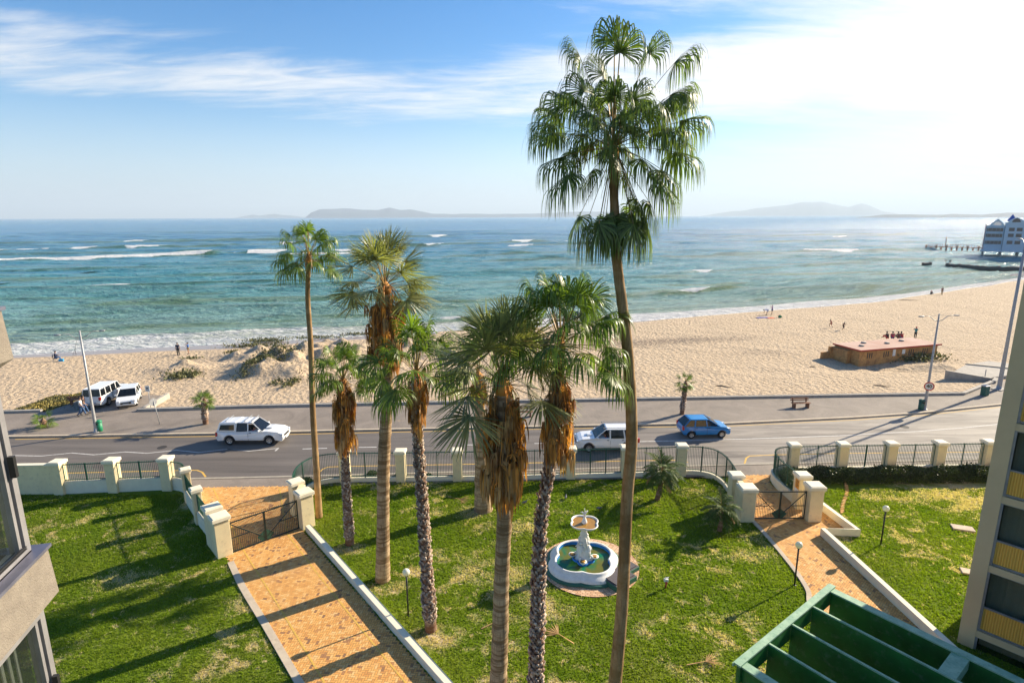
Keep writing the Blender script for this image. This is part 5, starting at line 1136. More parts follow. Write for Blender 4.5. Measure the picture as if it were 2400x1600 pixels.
r_ = empty('camp_chair', fc, 'folding camp chair under the seated angler', 'chair', rz=math.radians(-60)); mb = MB()
mb.box((0, -.02, .38), (.52, .46, .03)); mb.build('seat', navy, r_); mb = MB(); mb.box((0, -.27, .65), (.52, .03, .5), M=Matrix.Rotation(math.radians(-12), 3, 'X')); mb.build('backrest', navy, r_)
for sx in (-1, 1):
    for sy in (-1, 1): mb = MB(); mb.bar((sx*.25, sy*.22, .38), (sx*.27, sy*.26, 0), .025); mb.build('leg', MT['galv'], r_)
p = GT(144, 846.5); mb = MB(p); mb.box((p.x, p.y, p.z+.15), (.5, .32, .3), .3); mb.box((p.x, p.y, p.z+.33), (.2, .04, .06), .3); tag(mb.build('bag', plain('blue_bag', (.02, .30, .60)), bevel=.06), 'bright blue bag on the sand beside the seated angler', 'bag')
p = GT(176, 830); r_ = empty('fishing_rod_rest', p, 'fishing rod leaning in a rest on the wet sand edge', 'fishing rod'); mb = MB(p)
mb.tube([p, p+Vector((.15, .1, 1.1)), p+Vector((.75, .6, 3.4))], [.02, .018, .006], 6); mb.build('rod', MT['black'], r_); mb = MB(p)
mb.bar(p+Vector((-.3, 0, 0)), p+Vector((.08, .05, .8)), .03); mb.bar(p+Vector((.3, -.2, 0)), p+Vector((.08, .05, .8)), .03); mb.build('rest', MT['dark'], r_)
# beach group by the water
q = GT(1797, 738); person(q, math.radians(70), 'bend', 'person in pale blue bending over a beach towel', ltb, ltb, legs='short', sleeves='short')
q = GT(1809, 737); person(q, math.radians(60), 'armsup', 'person in a purple top standing over the beach towels', purp, jeans, legs='short')
for (px, py, w, l, rz, c, lb) in [(1787, 744.5, 2.2, .9, .1, (.04, .07, .40), 'blue beach towel spread on the sand'), (1806, 745.5, 1.4, .9, .3, (.70, .12, .03), 'orange beach towel between the blue one and the green bag')]:
    q = GT(px, py); n_ = 10; gx, gy = np.meshgrid(np.linspace(-w/2, w/2, n_), np.linspace(-l/2, l/2, n_)); X = q.x+gx*math.cos(rz)-gy*math.sin(rz); Y = q.y+gx*math.sin(rz)+gy*math.cos(rz)
    Z = terr(X, Y)+.05+.02*np.sin(gx*9)*np.cos(gy*7); idx = np.arange(n_*n_).reshape(n_, n_); F = np.stack([idx[:-1, :-1], idx[:-1, 1:], idx[1:, 1:], idx[1:, :-1]], -1).reshape(-1, 4)
    o = npmesh('beach_towel', np.stack([X, Y, Z], -1).reshape(-1, 3)-np.array(q), F, plain('towel'+str(px), c), loc=tuple(q)); sm = o.modifiers.new('s', 'SOLIDIFY'); sm.thickness = .02; tag(o, lb, 'towel')
q = GT(1828, 744.5); mb = MB(q); mb.ball(q+Vector((0, 0, .22)), .32, 10, (1.2, .8, .75)); mb.tube([q+Vector((-.15, 0, .4)), q+Vector((0, 0, .6)), q+Vector((.15, 0, .4))], .02, 6); tag(mb.build('bag', plain('green_bag', (.03, .22, .10))), 'green beach bag at the right end of the towels', 'bag')
person(GT(1947, 768), math.radians(25), 'run', 'child in a red brown swimsuit running on the sand', MT['skin'] and plain('rust_cloth', (.30, .07, .04)), plain('rust_cloth', (.3, .07, .04)), skin='skin', s=.78, legs='short')
person(GT(1976, 773), math.radians(-80), 'run', 'child in dark shorts leaning forward as it runs on the sand', plain('tan_top', (.28, .14, .09)), blk, skin='skind', s=.72, legs='short')
for px, c, b_, lb, hd in [(2079, brn, redc, 'person in dark clothes sitting at the left end of the row behind the brick block', 15), (2091, pink, jeans, 'person in a pink top sitting second from left behind the brick block', -25), (2105, plain('maroon_cloth', (.22, .05, .04)), brn, 'person in a brown top sitting third from left behind the brick block', 0), (2112.5, redc, jeans, 'person in a bright red top sitting at the right end of the row', 10)]:
    q = GT(px, 797.5); q.z = float(terr(q.x, q.y))+.30; person(q, math.radians(hd), 'sit', lb, c, b_, skin='skind', s=1.05, sleeves='short')
q = GT(2144, 796); q.z += .15
person(q, math.radians(-20), 'armsup', 'person in a red cap and teal top standing behind the brick block', teal, blk, hat=redc, s=.98)
person(GT(2182, 689.5), math.radians(-60), 'sit', 'person in a red hat sitting on the sand near the waterline', blk, plain('greytr', (.15, .14, .14)), hat=redc)
person(GT(2207, 690.5), math.radians(160), 'stand', 'person in a dark red top standing alone near the far waterline', plain('maroon_cloth', (.22, .05, .04)), khaki)
person((pick.location.x+.22, pick.location.y-.40, .07), math.radians(-90), 'chair', 'driver in a red top seen through the open window of the pickup', redc, blk, s=.95)
person((suv.location.x-.12, suv.location.y-.42, .07), math.radians(90), 'chair', 'occupant in a red top seen through the front side window of the suv', redc, blk, s=.95)

# ================================================================== STREET FURNITURE
def street_light(base, h, label, rb=.13, rt=.06, lean=0.0, arm=1.15, az=0.0, collar=True):
    root = empty('street_lamp', base, label, 'street lamp', 'street lamps along the promenade'); o = Vector(base); top = o+Vector((lean, 0, h))
    mb = MB(o); mb.tube([o+Vector((0, 0, -.05)), o+Vector((0, 0, .5)), o.lerp(top, .35), top], [rb*1.05, rb, rb*.75, rt], 12); mb.build('pole', MT['galv'], root)
    if collar: mb = MB(o); mb.lathe(o, [(rb*1.9, 0), (rb*1.9, .04), (rb*1.2, .05), (rb*1.15, .35), (rb*.9, .38)], 12); mb.build('base', MT['galv'], root)
    dx, dy = math.cos(az), math.sin(az)
    for s in (-1, 1):
        mb = MB(o); d = Vector((dx*s, dy*s, 0)); q = top+Vector((0, 0, -.65))
        mb.tube([q, q+d*.35*arm+Vector((0, 0, .10)), q+d*.75*arm+Vector((0, 0, .42)), q+d*1.0*arm+Vector((0, 0, .48)), q+d*1.35*arm+Vector((0, 0, .44))], [.03, .03, .028, .028, .02], 6)
        mb.bar(top-Vector((0, 0, .08)), q+d*.75*arm+Vector((0, 0, .44)), .018)
        a_ = mb.build('arm', MT['galv'], root)
        mb = MB(o); e = q+d*1.5*arm+Vector((0, 0, .46)); mb.ball(e, .30, 10, (1.0 if abs(dx) > .5 else .4, .45 if abs(dx) > .5 else 1, .22)); mb.build('lamp_head', MT['galv'], a_)
    return root
L1 = G(226, 1012, .02); street_light(L1, 8.5, 'slim grey twin arm street lamp beside the round green bin on the left', az=math.radians(38), arm=.95)
L2 = G(2166.5, 959.5, .02); street_light(L2, 8.75, 'slim grey twin arm street lamp carrying the speed limit sign', az=math.radians(8), arm=1.15, lean=.0)
L3 = G(2341, 912, .02); street_light(L3, 15, 'tall thick street lamp at the head of the beach ramp, rising out of the picture', rb=.20, rt=.11, az=math.radians(60), arm=1.6)
mb = MB(L3); mb.box(L3+Vector((0, 0, .03)), (1.3, .9, .1), .5); tag(mb.build('lamp_footing', MT['concrete'], bevel=.01), 'square concrete footing under the tall thick street lamp', 'footing')
# 40 sign
S = empty('speed_sign', (L2.x, L2.y-.12, 2.25), 'round white speed limit sign with a red rim reading 40', 'road sign'); so_ = Vector(S.location)
sp = so_+Vector((-.02, -.04, 0)); yaw = math.atan2(sp.x, sp.y)
def disc(c, r, t, mat, nm, parent, off, ri=0.0):
    mb = MB(off); N_ = 32; R_ = Matrix.Rotation(-yaw*.6, 3, 'Z'); vs = []
    for yy in (-t/2, t/2):
        for rr in ((r, ri) if ri else (r,)):
            vs += [Vector(c)+R_@Vector((rr*math.cos(2*math.pi*k/N_), yy, rr*math.sin(2*math.pi*k/N_))) for k in range(N_)]
    if ri: fs = [(k, (k+1) % N_, N_+(k+1) % N_, N_+k) for k in range(N_)]+[(2*N_+k, 3*N_+k, 3*N_+(k+1) % N_, 2*N_+(k+1) % N_) for k in range(N_)]+[(k, 2*N_+k, 2*N_+(k+1) % N_, (k+1) % N_) for k in range(N_)]+[(N_+k, N_+(k+1) % N_, 3*N_+(k+1) % N_, 3*N_+k) for k in range(N_)]
    else: fs = [tuple(range(N_)), tuple(range(2*N_-1, N_-1, -1))]+[(k, N_+k, N_+(k+1) % N_, (k+1) % N_) for k in range(N_)]
    mb.add(vs, fs); return mb.build(nm, mat, parent)
disc(sp, .37, .02, MT['white'], 'face', S, so_); disc(sp+Vector((-.004, -.012, 0)), .40, .03, MT['red'], 'rim', S, so_, ri=.315)
fc_ = bpy.data.curves.new('numerals', 'FONT'); fc_.body = '40'; fc_.size = .42; fc_.align_x = 'CENTER'; fc_.align_y = 'CENTER'; fc_.extrude = .004; fc_.offset = .008
fc_.materials.append(MT['black']); ft_ = bpy.data.objects.new('tmp', fc_); COL.objects.link(ft_); bpy.context.view_layer.update(); me_ = bpy.data.meshes.new_from_object(ft_.evaluated_get(bpy.context.evaluated_depsgraph_get())); bpy.data.objects.remove(ft_); fo = bpy.data.objects.new('numerals', me_); COL.objects.link(fo); fo.parent = S; fo.location = sp-so_+Vector((-.01, -.025, 0)); fo.rotation_euler = (math.radians(90), 0, -yaw*.6)
mb = MB(so_); mb.box(so_+Vector((0, .03, .2)), (.12, .16, .05)); mb.box(so_+Vector((0, .03, -.2)), (.12, .16, .05)); mb.build('bracket', MT['galv'], S)
MT['bin'] = P('green_plastic_bin', (.008, .23, .10), (.006, .17, .08), .5, 4)
MT['bin2'] = P('dull_green_bin', (.02, .12, .085), (.03, .09, .07), .6, 4)
def bin_round(p, label, mat, rz=0):
    r_ = empty('litter_bin', p, label, 'bin', 'green bins by the street lamps', rz=rz); mb = MB(); mb.lathe((0, 0, 0), [(.20, 0), (.23, .03), (.235, .78)], 16); mb.build('drum', mat, r_)
    mb = MB(); mb.lathe((0, 0, 0), [(.255, .80), (.26, .86), (.20, .93), (.08, .96), (.001, .97)], 16); mb.build('lid', mat, r_)
    mb = MB(); mb.box((0, -.235, .68), (.22, .03, .12)); mb.build('slot', MT['dark'], r_); return r_
b1 = bin_round(G(234, 1010, .02), 'bright green round bin at the foot of the left street lamp', MT['bin'])
bin_round(G(2158, 959, .02), 'dark green round bin at the foot of the speed sign lamp', MT['bin2'])
p = G(2307, 926, .02); r_ = empty('litter_bin', p, 'boxy dark green bin standing by the beach ramp', 'bin', 'green bins by the street lamps', rz=.3)
mb = MB(); mb.box((0, 0, .45), (.6, .45, .9)); mb.build('drum', MT['bin2'], r_, bevel=.03); mb = MB(); mb.prism([(-.33, -.26), (.33, -.26), (.33, .26), (-.33, .26)], .91, 1.0); mb.build('lid', MT['galv'], r_, bevel=.03)
# signs near the parked cars
p = G(354, 958, .02); r_ = empty('parking_sign', p, 'small rectangular grey board on a post right of the parked white hatchback', 'road sign'); mb = MB(); mb.tube([(0, 0, 0), (-.04, 0, 2.2)], .03, 8); mb.build('post', MT['galv'], r_)
mb = MB(); mb.box((-.04, -.04, 1.95), (.42, .03, .55)); bd = mb.build('board', MT['white'], r_, bevel=.01); mb = MB(); mb.box((-.04, -.06, 2.0), (.2, .012, .14)); mb.box((-.04, -.06, 1.82), (.28, .012, .03)); mb.build('symbol', plain('sign_grey', (.12, .13, .14)), bd)
p = G(375, 994, .02); r_ = empty('round_sign', p, 'round road sign seen nearly edge on, on a leaning post', 'road sign'); mb = MB(); mb.tube([(0, 0, 0), (-.30, .0, 2.3)], .035, 8); mb.build('post', MT['galv'], r_)
mb = MB(); N_ = 20; R_ = Matrix.Rotation(math.radians(62), 3, 'Z'); c = Vector((-.30, -.05, 2.0)); vs = [c+R_@Vector((.33*math.cos(2*math.pi*k/N_), yy, .33*math.sin(2*math.pi*k/N_))) for yy in (-.012, .012) for k in range(N_)]
mb.add(vs, [tuple(range(N_)), tuple(range(2*N_-1, N_-1, -1))]+[(k, N_+k, N_+(k+1) % N_, (k+1) % N_) for k in range(N_)]); mb.build('disc', MT['galv'], r_)
def bench(p, rz, label, L=1.7):
    r_ = empty('park_bench', p, label, 'bench', 'brown benches facing the beach', rz=rz)
    mb = MB()
    for k in range(3): mb.box((0, -.14+.15*k, .46), (L, .12, .045))
    mb.build('seat', MT['wood'], r_); mb = MB()
    for k in range(2): mb.box((0, .30+.02*k, .66+.16*k), (L, .035, .11))
    mb.build('backrest', MT['wood'], r_)
    for s in (-1, 1): mb = MB(); mb.box((s*(L/2-.22), 0, .22), (.14, .45, .44)); mb.bar((s*(L/2-.22), .24, .3), (s*(L/2-.22), .34, .88), .10); mb.build('leg', MT['wood'], r_, bevel=.015)
    return r_
bench(G(1876, 955, .02), math.radians(3), 'brown slatted bench alone on the right hand promenade')
bench(G(184, 946, .02), math.radians(200), 'brown slatted bench behind the old white pickup', 1.5)
bench(G(1226, 976, .02), math.radians(2), 'brown slatted bench glimpsed between the palm crowns')
# globe lamps
MT['globe'] = P('opal_globe', (.82, .80, .76), None, .25, trans=.25)
for (bx, by, hh, lb) in [(957, 1442, 2.12, 'white globe lamp on a black post beside the driveway wall'), (1862, 1371, 2.1, 'white globe lamp on a black post at the left edge of the right hand path'), (2064, 1277, 2.1, 'white globe lamp on a black post alone on the right lawn')]:
    p = G(bx, by); r_ = empty('globe_lamp', p, lb, 'garden lamp', 'black globe lamps in the garden'); mb = MB(); mb.tube([(0, 0, 0), (0, 0, hh-.14)], .038, 10); mb.lathe((0, 0, 0), [(.09, 0), (.09, .02), (.045, .04)], 10); mb.build('post', MT['black'], r_)
    mb = MB(); mb.lathe((0, 0, hh-.17), [(.045, 0), (.085, .03), (.085, .06)], 12); mb.build('collar', MT['black'], r_); mb = MB(); mb.ball((0, 0, hh+.03), .165, 20); mb.build('globe', MT['globe'], r_)
# tap post
p = G(1560, 1378); r_ = empty('garden_tap', p, 'small red and white garden standpipe on the lawn right of the fountain', 'tap'); mb = MB(); mb.tube([(0, 0, 0), (0, 0, .38)], .035, 8); mb.build('post', plain('red_paint', (.35, .03, .03)), r_)
mb = MB(); mb.box((0, 0, .44), (.20, .12, .12)); mb.tube([(-.05, 0, .5), (-.05, -.0, .56), (.12, 0, .57)], .03, 6); mb.build('valve', MT['white'], r_, bevel=.02); mb = MB(); mb.tube([(0, -.05, .40), (0, -.16, .38), (0, -.17, .32)], .022, 6); mb.build('spout', plain('red_paint', (.35, .03, .03)), r_)
# slabs in the right lawn, brick edging line
for (px, py, w, l, rz, lb) in [(2256, 1239, 1.05, .55, -.35, 'pale cracked concrete cover slab set in the right lawn'), (2272, 1342, .7, .5, -.4, 'small dark edged cover slab near the building corner')]:
    p = G(px, py); mb = MB(p); mb.box(p+Vector((0, 0, .04)), (w, l, .12), rz); tag(mb.build('cover_slab', MT['kerbpale'], bevel=.015), lb, 'slab')
root = None
e0 = [tuple(G(1900+x/3.92, 850+y/3.92)[:2]) for x, y in [(300, 1045), (325, 1130), (330, 1200), (300, 1290), (285, 1385)]]
mb = MB(); P_ = smooth_path([(*q, 0) for q in e0], 7)
for i in range(len(P_)-1):
    c = (P_[i]+P_[i+1])/2; mb.box((c.x, c.y, .03), (.20, .10, .06), RS.normal(0, .25))
tag(mb.build('brick_edging', MT['paver']), kind='structure')
# pigeons
MT['pig'] = P('pigeon_grey', (.06, .065, .075), (.13, .13, .15), .7, 30)
for (px, py, rz, lb) in [(1230, 1181, .3, 'pigeon pecking on the lawn left of the fountain top'), (1326, 1169, 1.4, 'pigeon on the lawn farther back, above the fountain'), (1404, 1195, -.6, 'pigeon on the lawn just right of the fountain top')]:
    p = G(px, py); r_ = empty('pigeon', p, lb, 'bird', 'pigeons on the lawn', rz=rz); mb = MB(); mb.tube([(-.20, 0, .12), (-.10, 0, .13), (0, 0, .14), (.08, 0, .16), (.12, 0, .21), (.14, 0, .25), (.17, 0, .25), (.20, 0, .24)], [.02, .045, .068, .06, .035, .032, .025, .006], 8); mb.build('body', MT['pig'], r_)
    mb = MB(); mb.tube([(.0, .03, .1), (.0, .03, 0)], .008, 5); mb.tube([(.0, -.03, .1), (.0, -.03, 0)], .008, 5); mb.build('legs', MT['red'], r_)
    for s in (-1, 1): mb = MB(); mb.ball((-.04, s*.055, .145), .10, 8, (1.1, .2, .45)); mb.build('wing', MT['pig'], r_)

# ================================================================== FOUNTAIN
FC = Vector((3.55, 25.85, 0)); FR = empty('fountain', FC, 'white tiered quatrefoil fountain with green water on a round brick surround', 'fountain')
def quatre(R_, lob, n=96, rot=math.pi/4):
    """outline of four overlapping lobes"""
    out = []
    for k in range(n):
        a = 2*math.pi*k/n; best = 0
        for q in range(4):
            t = rot+q*math.pi/2; cx_, cy__ = lob*math.cos(t), lob*math.sin(t); b_ = cx_*math.cos(a)+cy__*math.sin(a); disc_ = b_*b_-(lob*lob-R_*R_)
            if disc_ > 0: best = max(best, b_+math.sqrt(disc_))
        out.append((best*math.cos(a), best*math.sin(a)))
    return out
def qring(mb, prof, R_, lob, rot, z0=0.0, c=(0, 0)):
    """prof: list of (offset added to lobe radius, z)"""
    n = 96; rings = [quatre(R_+o_, lob, n, rot) for o_, z in prof]; vs = [(x+c[0], y+c[1], z0+prof[i][1]) for i, rg in enumerate(rings) for x, y in rg]
    mb.add(vs, [(i*n+k, i*n+(k+1) % n, (i+1)*n+(k+1) % n, (i+1)*n+k) for i in range(len(prof)-1) for k in range(n)], True)
q_rot = math.radians(35)
mb = MB(); mb.lathe((.30, -.03, 0), [(2.45, -.02), (2.45, .035), (.1, .035)], 64, smooth=False); mb.build('surround_bed', MT['grout'], FR)
mt, N = newmat('pink_ring_paver'); rnd = N.n('ShaderNodeNewGeometry').outputs['Random Per Island']; col = N.ramp(rnd, [(0, (.50, .28, .15)), (.5, (.64, .40, .24)), (1, (.74, .52, .34))])
b = N.n('ShaderNodeBsdfPrincipled', None, i0=col, Roughness=.85); finish(N, b); MT['ringp'] = mt
V = []; 
for i, r0 in enumerate(np.arange(1.2, 2.4, .115)):
    nb_ = int(2*math.pi*r0/.22)
    for k in range(nb_):
        a0 = 2*math.pi*(k+.04+.5*(i % 2))/nb_; a1 = 2*math.pi*(k+.96+.5*(i % 2))/nb_
        V += [(r0*math.cos(a0), r0*math.sin(a0), .042), ((r0+.105)*math.cos(a0), (r0+.105)*math.sin(a0), .042), ((r0+.105)*math.cos(a1), (r0+.105)*math.sin(a1), .042), (r0*math.cos(a1), r0*math.sin(a1), .042)]
npmesh('surround_pavers', np.array(V)+np.array([.30, -.03, 0]), np.arange(len(V)).reshape(-1, 4), MT['ringp'], FR)
mb = MB(); qring(mb, [(.24, .03), (.24, .12), (.20, .16), (.0, .16)], 1.18, .62, q_rot); mb.build('plinth', plain('fountain_green', (.03, .14, .09), .6), FR)
mb = MB(); qring(mb, [(.10, .14), (.11, .20), (.03, .30), (-.10, .38), (-.16, .44), (-.18, .49), (-.21, .53), (-.28, .53), (-.31, .49)], 1.18, .62, q_rot); mb.build('basin', MT['white'], FR)
mb = MB(); qring(mb, [(-.305, .495), (-.32, .16)], 1.18, .62, q_rot); mb.build('basin_lining', plain('pool_blue', (.02, .22, .62), .5), FR)
mt, N = newmat('green_water'); oc = N.n('ShaderNodeTexCoord').outputs['Object']; col = N.mix(N.mr(N.noise(oc, 1.1, 2, .5, .6), .42, .58), (.012, .15, .07), (.13, .13, .02)); col = N.mix(N.mr(N.noise(N.map(oc, loc=(4, 1, 0)), .9, 2, .5, .5), .55, .66), col, (.16, .42, .03))
b = N.n('ShaderNodeBsdfPrincipled', None, i0=col, Roughness=.1); b.inputs['Specular IOR Level'].default_value = .2; finish(N, b); MT['gwater'] = mt
mb = MB(); o_ = quatre(.865, .62, 96, q_rot); mb.add([(x, y, .33) for x, y in o_], [tuple(range(96))]); mb.build('water', MT['gwater'], FR)
mb = MB(); qring(mb, [(.0, .2), (.0, .42), (-.04, .44)], .30, .26, q_rot+math.pi/4); mb.build('blue_island', plain('pool_blue', (.02, .22, .62), .5), FR)
mb = MB()   # carved pedestal
prof = [(.36, .40), (.36, .50), (.30, .56), (.27, .62), (.30, .82), (.27, .95), (.20, 1.02), (.24, 1.08), (.20, 1.2), (.22, 1.42), (.15, 1.55), (.18, 1.62), (.13, 1.70), (.12, 1.86), (.20, 2.0)]
n_ = 24; rs = np.random.RandomState(4); vs = []
for (r_, z) in prof:
    for k in range(n_):
        a = 2*math.pi*k/n_; rr_ = r_*(1+.16*math.sin(4*a+z*6)+.10*(rs.rand()-.5)); vs.append((rr_*math.cos(a), rr_*math.sin(a), z))
mb.add(vs, [(i*n_+k, i*n_+(k+1) % n_, (i+1)*n_+(k+1) % n_, (i+1)*n_+k) for i in range(len(prof)-1) for k in range(n_)], True)
ped = mb.build('pedestal', MT['white'], FR)
for k in range(4):
    a = q_rot+k*math.pi/2+.3; c, s = math.cos(a), math.sin(a); mb = MB()   # cherub figures leaning on the column
    mb.tube([(c*.30, s*.30, .62), (c*.27, s*.27, .85), (c*.24, s*.24, 1.02), (c*.23, s*.23, 1.16)], [.07, .085, .095, .06], 8); mb.ball((c*.24, s*.24, 1.26), .075, 8)
    mb.tube([(c*.24-s*.09, s*.24+c*.09, 1.1), (c*.30-s*.14, s*.30+c*.14, .98), (c*.36-s*.08, s*.36+c*.08, .92)], .03, 6); mb.tube([(c*.24+s*.09, s*.24-c*.09, 1.1), (c*.2+s*.13, s*.2-c*.13, 1.3), (c*.14+s*.1, s*.14-c*.1, 1.5)], .03, 6)
    mb.tube([(c*.30-s*.05, s*.30+c*.05, .66), (c*.42-s*.08, s*.42+c*.08, .60), (c*.38-s*.08, s*.38+c*.08, .45)], .042, 6); mb.build('cherub', MT['white'], ped)
    a = q_rot+k*math.pi/2+math.pi/4; c, s = math.cos(a), math.sin(a); mb = MB(); mb.lathe((c*.56, s*.56, .52), [(.03, -.12), (.10, -.04), (.19, .05), (.20, .07), (.15, .06)], 14); bw = mb.build('side_bowl', MT['white'], FR)
    mb = MB(); mb.lathe((c*.56, s*.56, .584), [(.145, 0), (.145, .012), (.001, .012)], 14); mb.build('bowl_water', plain('ochre_water', (.38, .20, .03), .2), bw)
mb = MB(); qring(mb, [(-.25, 1.94), (-.08, 2.02), (.06, 2.12), (.10, 2.17), (.08, 2.20), (.03, 2.18), (.0, 2.12)], .34, .26, q_rot); tb = mb.build('top_bowl', MT['white'], FR)
mb = MB(); o_ = quatre(.35, .26, 96, q_rot); mb.add([(x, y, 2.14) for x, y in o_], [tuple(range(96))]); mb.build('top_water', plain('ochre_water', (.38, .20, .03), .2), tb)
mb = MB(); mb.lathe((0, 0, 2.12), [(.12, 0), (.13, .08), (.09, .18), (.05, .30), (.03, .34)], 12); mb.tube([(0, 0, 2.44), (.0, 0, 2.56), (.05, .02, 2.64), (.16, .04, 2.72)], [.04, .06, .05, .01], 8); mb.tube([(0, 0, 2.54), (-.10, 0, 2.66), (-.2, .02, 2.64)], [.05, .035, .01], 6); mb.tube([(.02, 0, 2.56), (.0, .0, 2.74), (-.01, 0, 2.86)], [.035, .02, .006], 6); mb.build('finial_figure', MT['white'], FR)
for o_ in list(bpy.data.objects):
    if o_.parent == FR and o_.name.split('.')[0] in ('pedestal', 'top_bowl', 'finial_figure'): o_.scale = (1.1, 1.1, 1.13); o_.location.z = -.06
def plinthbox(c, w, l, h, rz, lb):
    p = Vector((*c, .04)); r_ = empty('stone_plinth', p, lb, 'plinth', 'green plinths beside the fountain', rz=rz); mb = MB(); mb.box((0, 0, h/2), (w, l, h)); mb.build('base', plain('fountain_green', (.03, .14, .09), .6), r_, bevel=.015)
    mb = MB(); mb.box((0, 0, h+.025), (w-.22, l-.22, .05)); mb.box((0, 0, h+.004), (w-.06, l-.06, .008)); mb.build('slab', plain('grey_slab', (.10, .085, .09), .7), r_)
plinthbox((5.05, 24.55), 1.45, 1.15, .26, math.radians(38), 'green edged plinth with a grey slab nearest the camera, beside the fountain')
plinthbox((5.72, 25.42), .85, .72, .20, math.radians(38), 'smaller green edged plinth behind the tallest palm trunk')

# ================================================================== BUILDINGS
# brick block on the beach
BB = Vector((41.5, 66.6, -.8)); br = empty('brick_building', BB, 'low brick block with a flat pink roof half buried in the beach sand', 'building')
mt, N = newmat('ochre_brickwork'); oc = N.n('ShaderNodeTexCoord').outputs['Object']; ge = N.n('ShaderNodeNewGeometry').outputs['Normal']
bt = N.n('ShaderNodeTexBrick', None, Vector=N.map(oc, (1, 1, 1), (math.radians(90), 0, 0)), Scale=4.2, i1=(.52, .25, .07, 1), i2=(.62, .34, .11, 1), i3=(.28, .20, .13, 1)); bt.inputs['Mortar Size'].default_value = .015
col = N.mix(N.mr(N.noise(oc, 1.4, 6, .75, .5), .42, .62), bt.outputs[0], (.30, .15, .06)); b = N.n('ShaderNodeBsdfPrincipled', None, i0=col, Roughness=.9); finish(N, b); MT['brick'] = mt
MT['roofpink'] = P('pink_roof_screed', (.42, .24, .18), (.50, .34, .27), .9, .35, .2, 10, dirt=(.46, .38, .33))
ux = Vector((11.8, 3.3, 0)).normalized(); uy = Vector((-ux.y, ux.x, 0)); rzb = math.atan2(ux.y, ux.x)
def bbp(s, t, z): return BB+ux*s+uy*t+Vector((0, 0, z))
def bbox(mb, s0, s1, t0, t1, z0, z1): mb.box((bbp((s0+s1)/2, (t0+t1)/2, (z0+z1)/2)), (s1-s0, t1-t0, z1-z0), rzb)
mb = MB(BB); bbox(mb, 0, 12.1, 0, 3.7, -1, 2.15); mb.build('walls', MT['brick'], br)
mb = MB(BB); bbox(mb, -.15, 12.4, -.25, 3.9, 2.152, 2.28); rf = mb.build('roof', MT['roofpink'], br, bevel=.02)
mb = MB(BB); bbox(mb, -.18, 12.43, -.29, -.25, 2.12, 2.30); bbox(mb, -.19, -.15, -.25, 3.9, 2.12, 2.30); mb.build('red_fascia', plain('fascia_red', (.42, .05, .03)), br)
mb = MB(BB); bbox(mb, -1.0, -.6, 3.4, 3.7, -1, 2.0); bbox(mb, -2.1, -1.0, 3.4, 3.7, -1, 1.35); bbox(mb, -.6, -.02, 1.2, 3.7, -1, 1.95); mb.build('wing_wall', MT['brick'], br)
for s in (1.6, 4.1, 8.0, 10.2):
    for k in range(3):
        mb = MB(BB); bbox(mb, s-.45+.33*k, s-.45+.33*k+.13, -.012, .03, 1.15, 1.82); mb.build('slit_window', MT['dark'], br)
mb = MB(BB); bbox(mb, 5.05, 5.45, -.04, -.001, 1.2, 2.0); mb.build('white_notice', MT['white'], br); mb = MB(BB); bbox(mb, 6.5, 6.95, -.04, -.001, 1.35, 1.9); mb.build('white_notice', MT['white'], br)
for s, t in ((1.9, 1.6), (3.6, 2.9), (6.2, 1.9), (9.2, 2.5)): mb = MB(BB); mb.lathe(bbp(s, t, 2.3), [(.3, 0), (.3, .12), (.001, .14)], 10); mb.build('roof_vent', MT['concrete'], rf)
# hotel over the water
HB = Vector((217.5, 268, -1.0)); hr = empty('hotel', HB, 'blue grey gabled seafront hotel standing on piles in the water', 'building')
MT['hblue'] = P('blue_grey_render', (.52, .57, .62), (.58, .62, .66), .8, .3); MT['hlt'] = P('pale_blue_band', (.50, .56, .62), None, .8)
MT['hwin'] = P('hotel_glazing', (.05, .045, .05), (.10, .09, .09), .2, .5)
hx = Vector((.80, -.60, 0)).normalized(); hy = Vector((-hx.y, hx.x, 0)); rh = math.atan2(hx.y, hx.x)
hx = Vector((.777, -.63, 0)).normalized(); hy = Vector((.63, .777, 0)).normalized(); rh = math.atan2(hx.y, hx.x); HS = .74
def hp(s, t, z): return HB+hx*s*HS+hy*t+Vector((0, 0, z))
def hbox(mb, s0, s1, t0, t1, z0, z1): mb.box(hp((s0+s1)/2, (t0+t1)/2, (z0+z1)/2), ((s1-s0)*HS, t1-t0, z1-z0), rh)
mb = MB(HB); hbox(mb, 0, 9, 0, 14, 2.2, 13.2); hbox(mb, 9.2, 45, -1.2, 14, 2.2, 14.6); mb.build('walls', MT['hblue'], hr)
for (s0, s1, zb_, zt_, t_) in [(1.6, 8.8, 13.2, 16.2, 0), (10, 17.6, 14.6, 16.9, -1.2), (22, 30, 14.6, 17, -1.2)]:
    mb = MB(HB); sm_ = (s0+s1)/2; A_ = [(s0, zb_-.4), (s1, zb_-.4), (s1-.6, zb_+.9), (sm_, zt_), (s0+.6, zb_+.9)]
    vs = [hp(a, t_-.15, z) for a, z in A_]+[hp(a, t_+9, z) for a, z in A_]; mb.add(vs, [(0, 1, 2, 3, 4), (9, 8, 7, 6, 5)]+[(i, 5+i, 5+(i+1) % 5, (i+1) % 5) for i in range(5)]); mb.build('gable', MT['hblue'], hr)
    mb = MB(HB); N_ = 12; arc = [hp(sm_+2.0*math.cos(math.pi*k/N_), t_-.2, zb_+.1+1.7*math.sin(math.pi*k/N_)) for k in range(N_+1)]; mb.add(arc, [tuple(range(N_+1))]); mb.build('arched_window', MT['lens'] if s0 < 5 else MT['hwin'], hr)
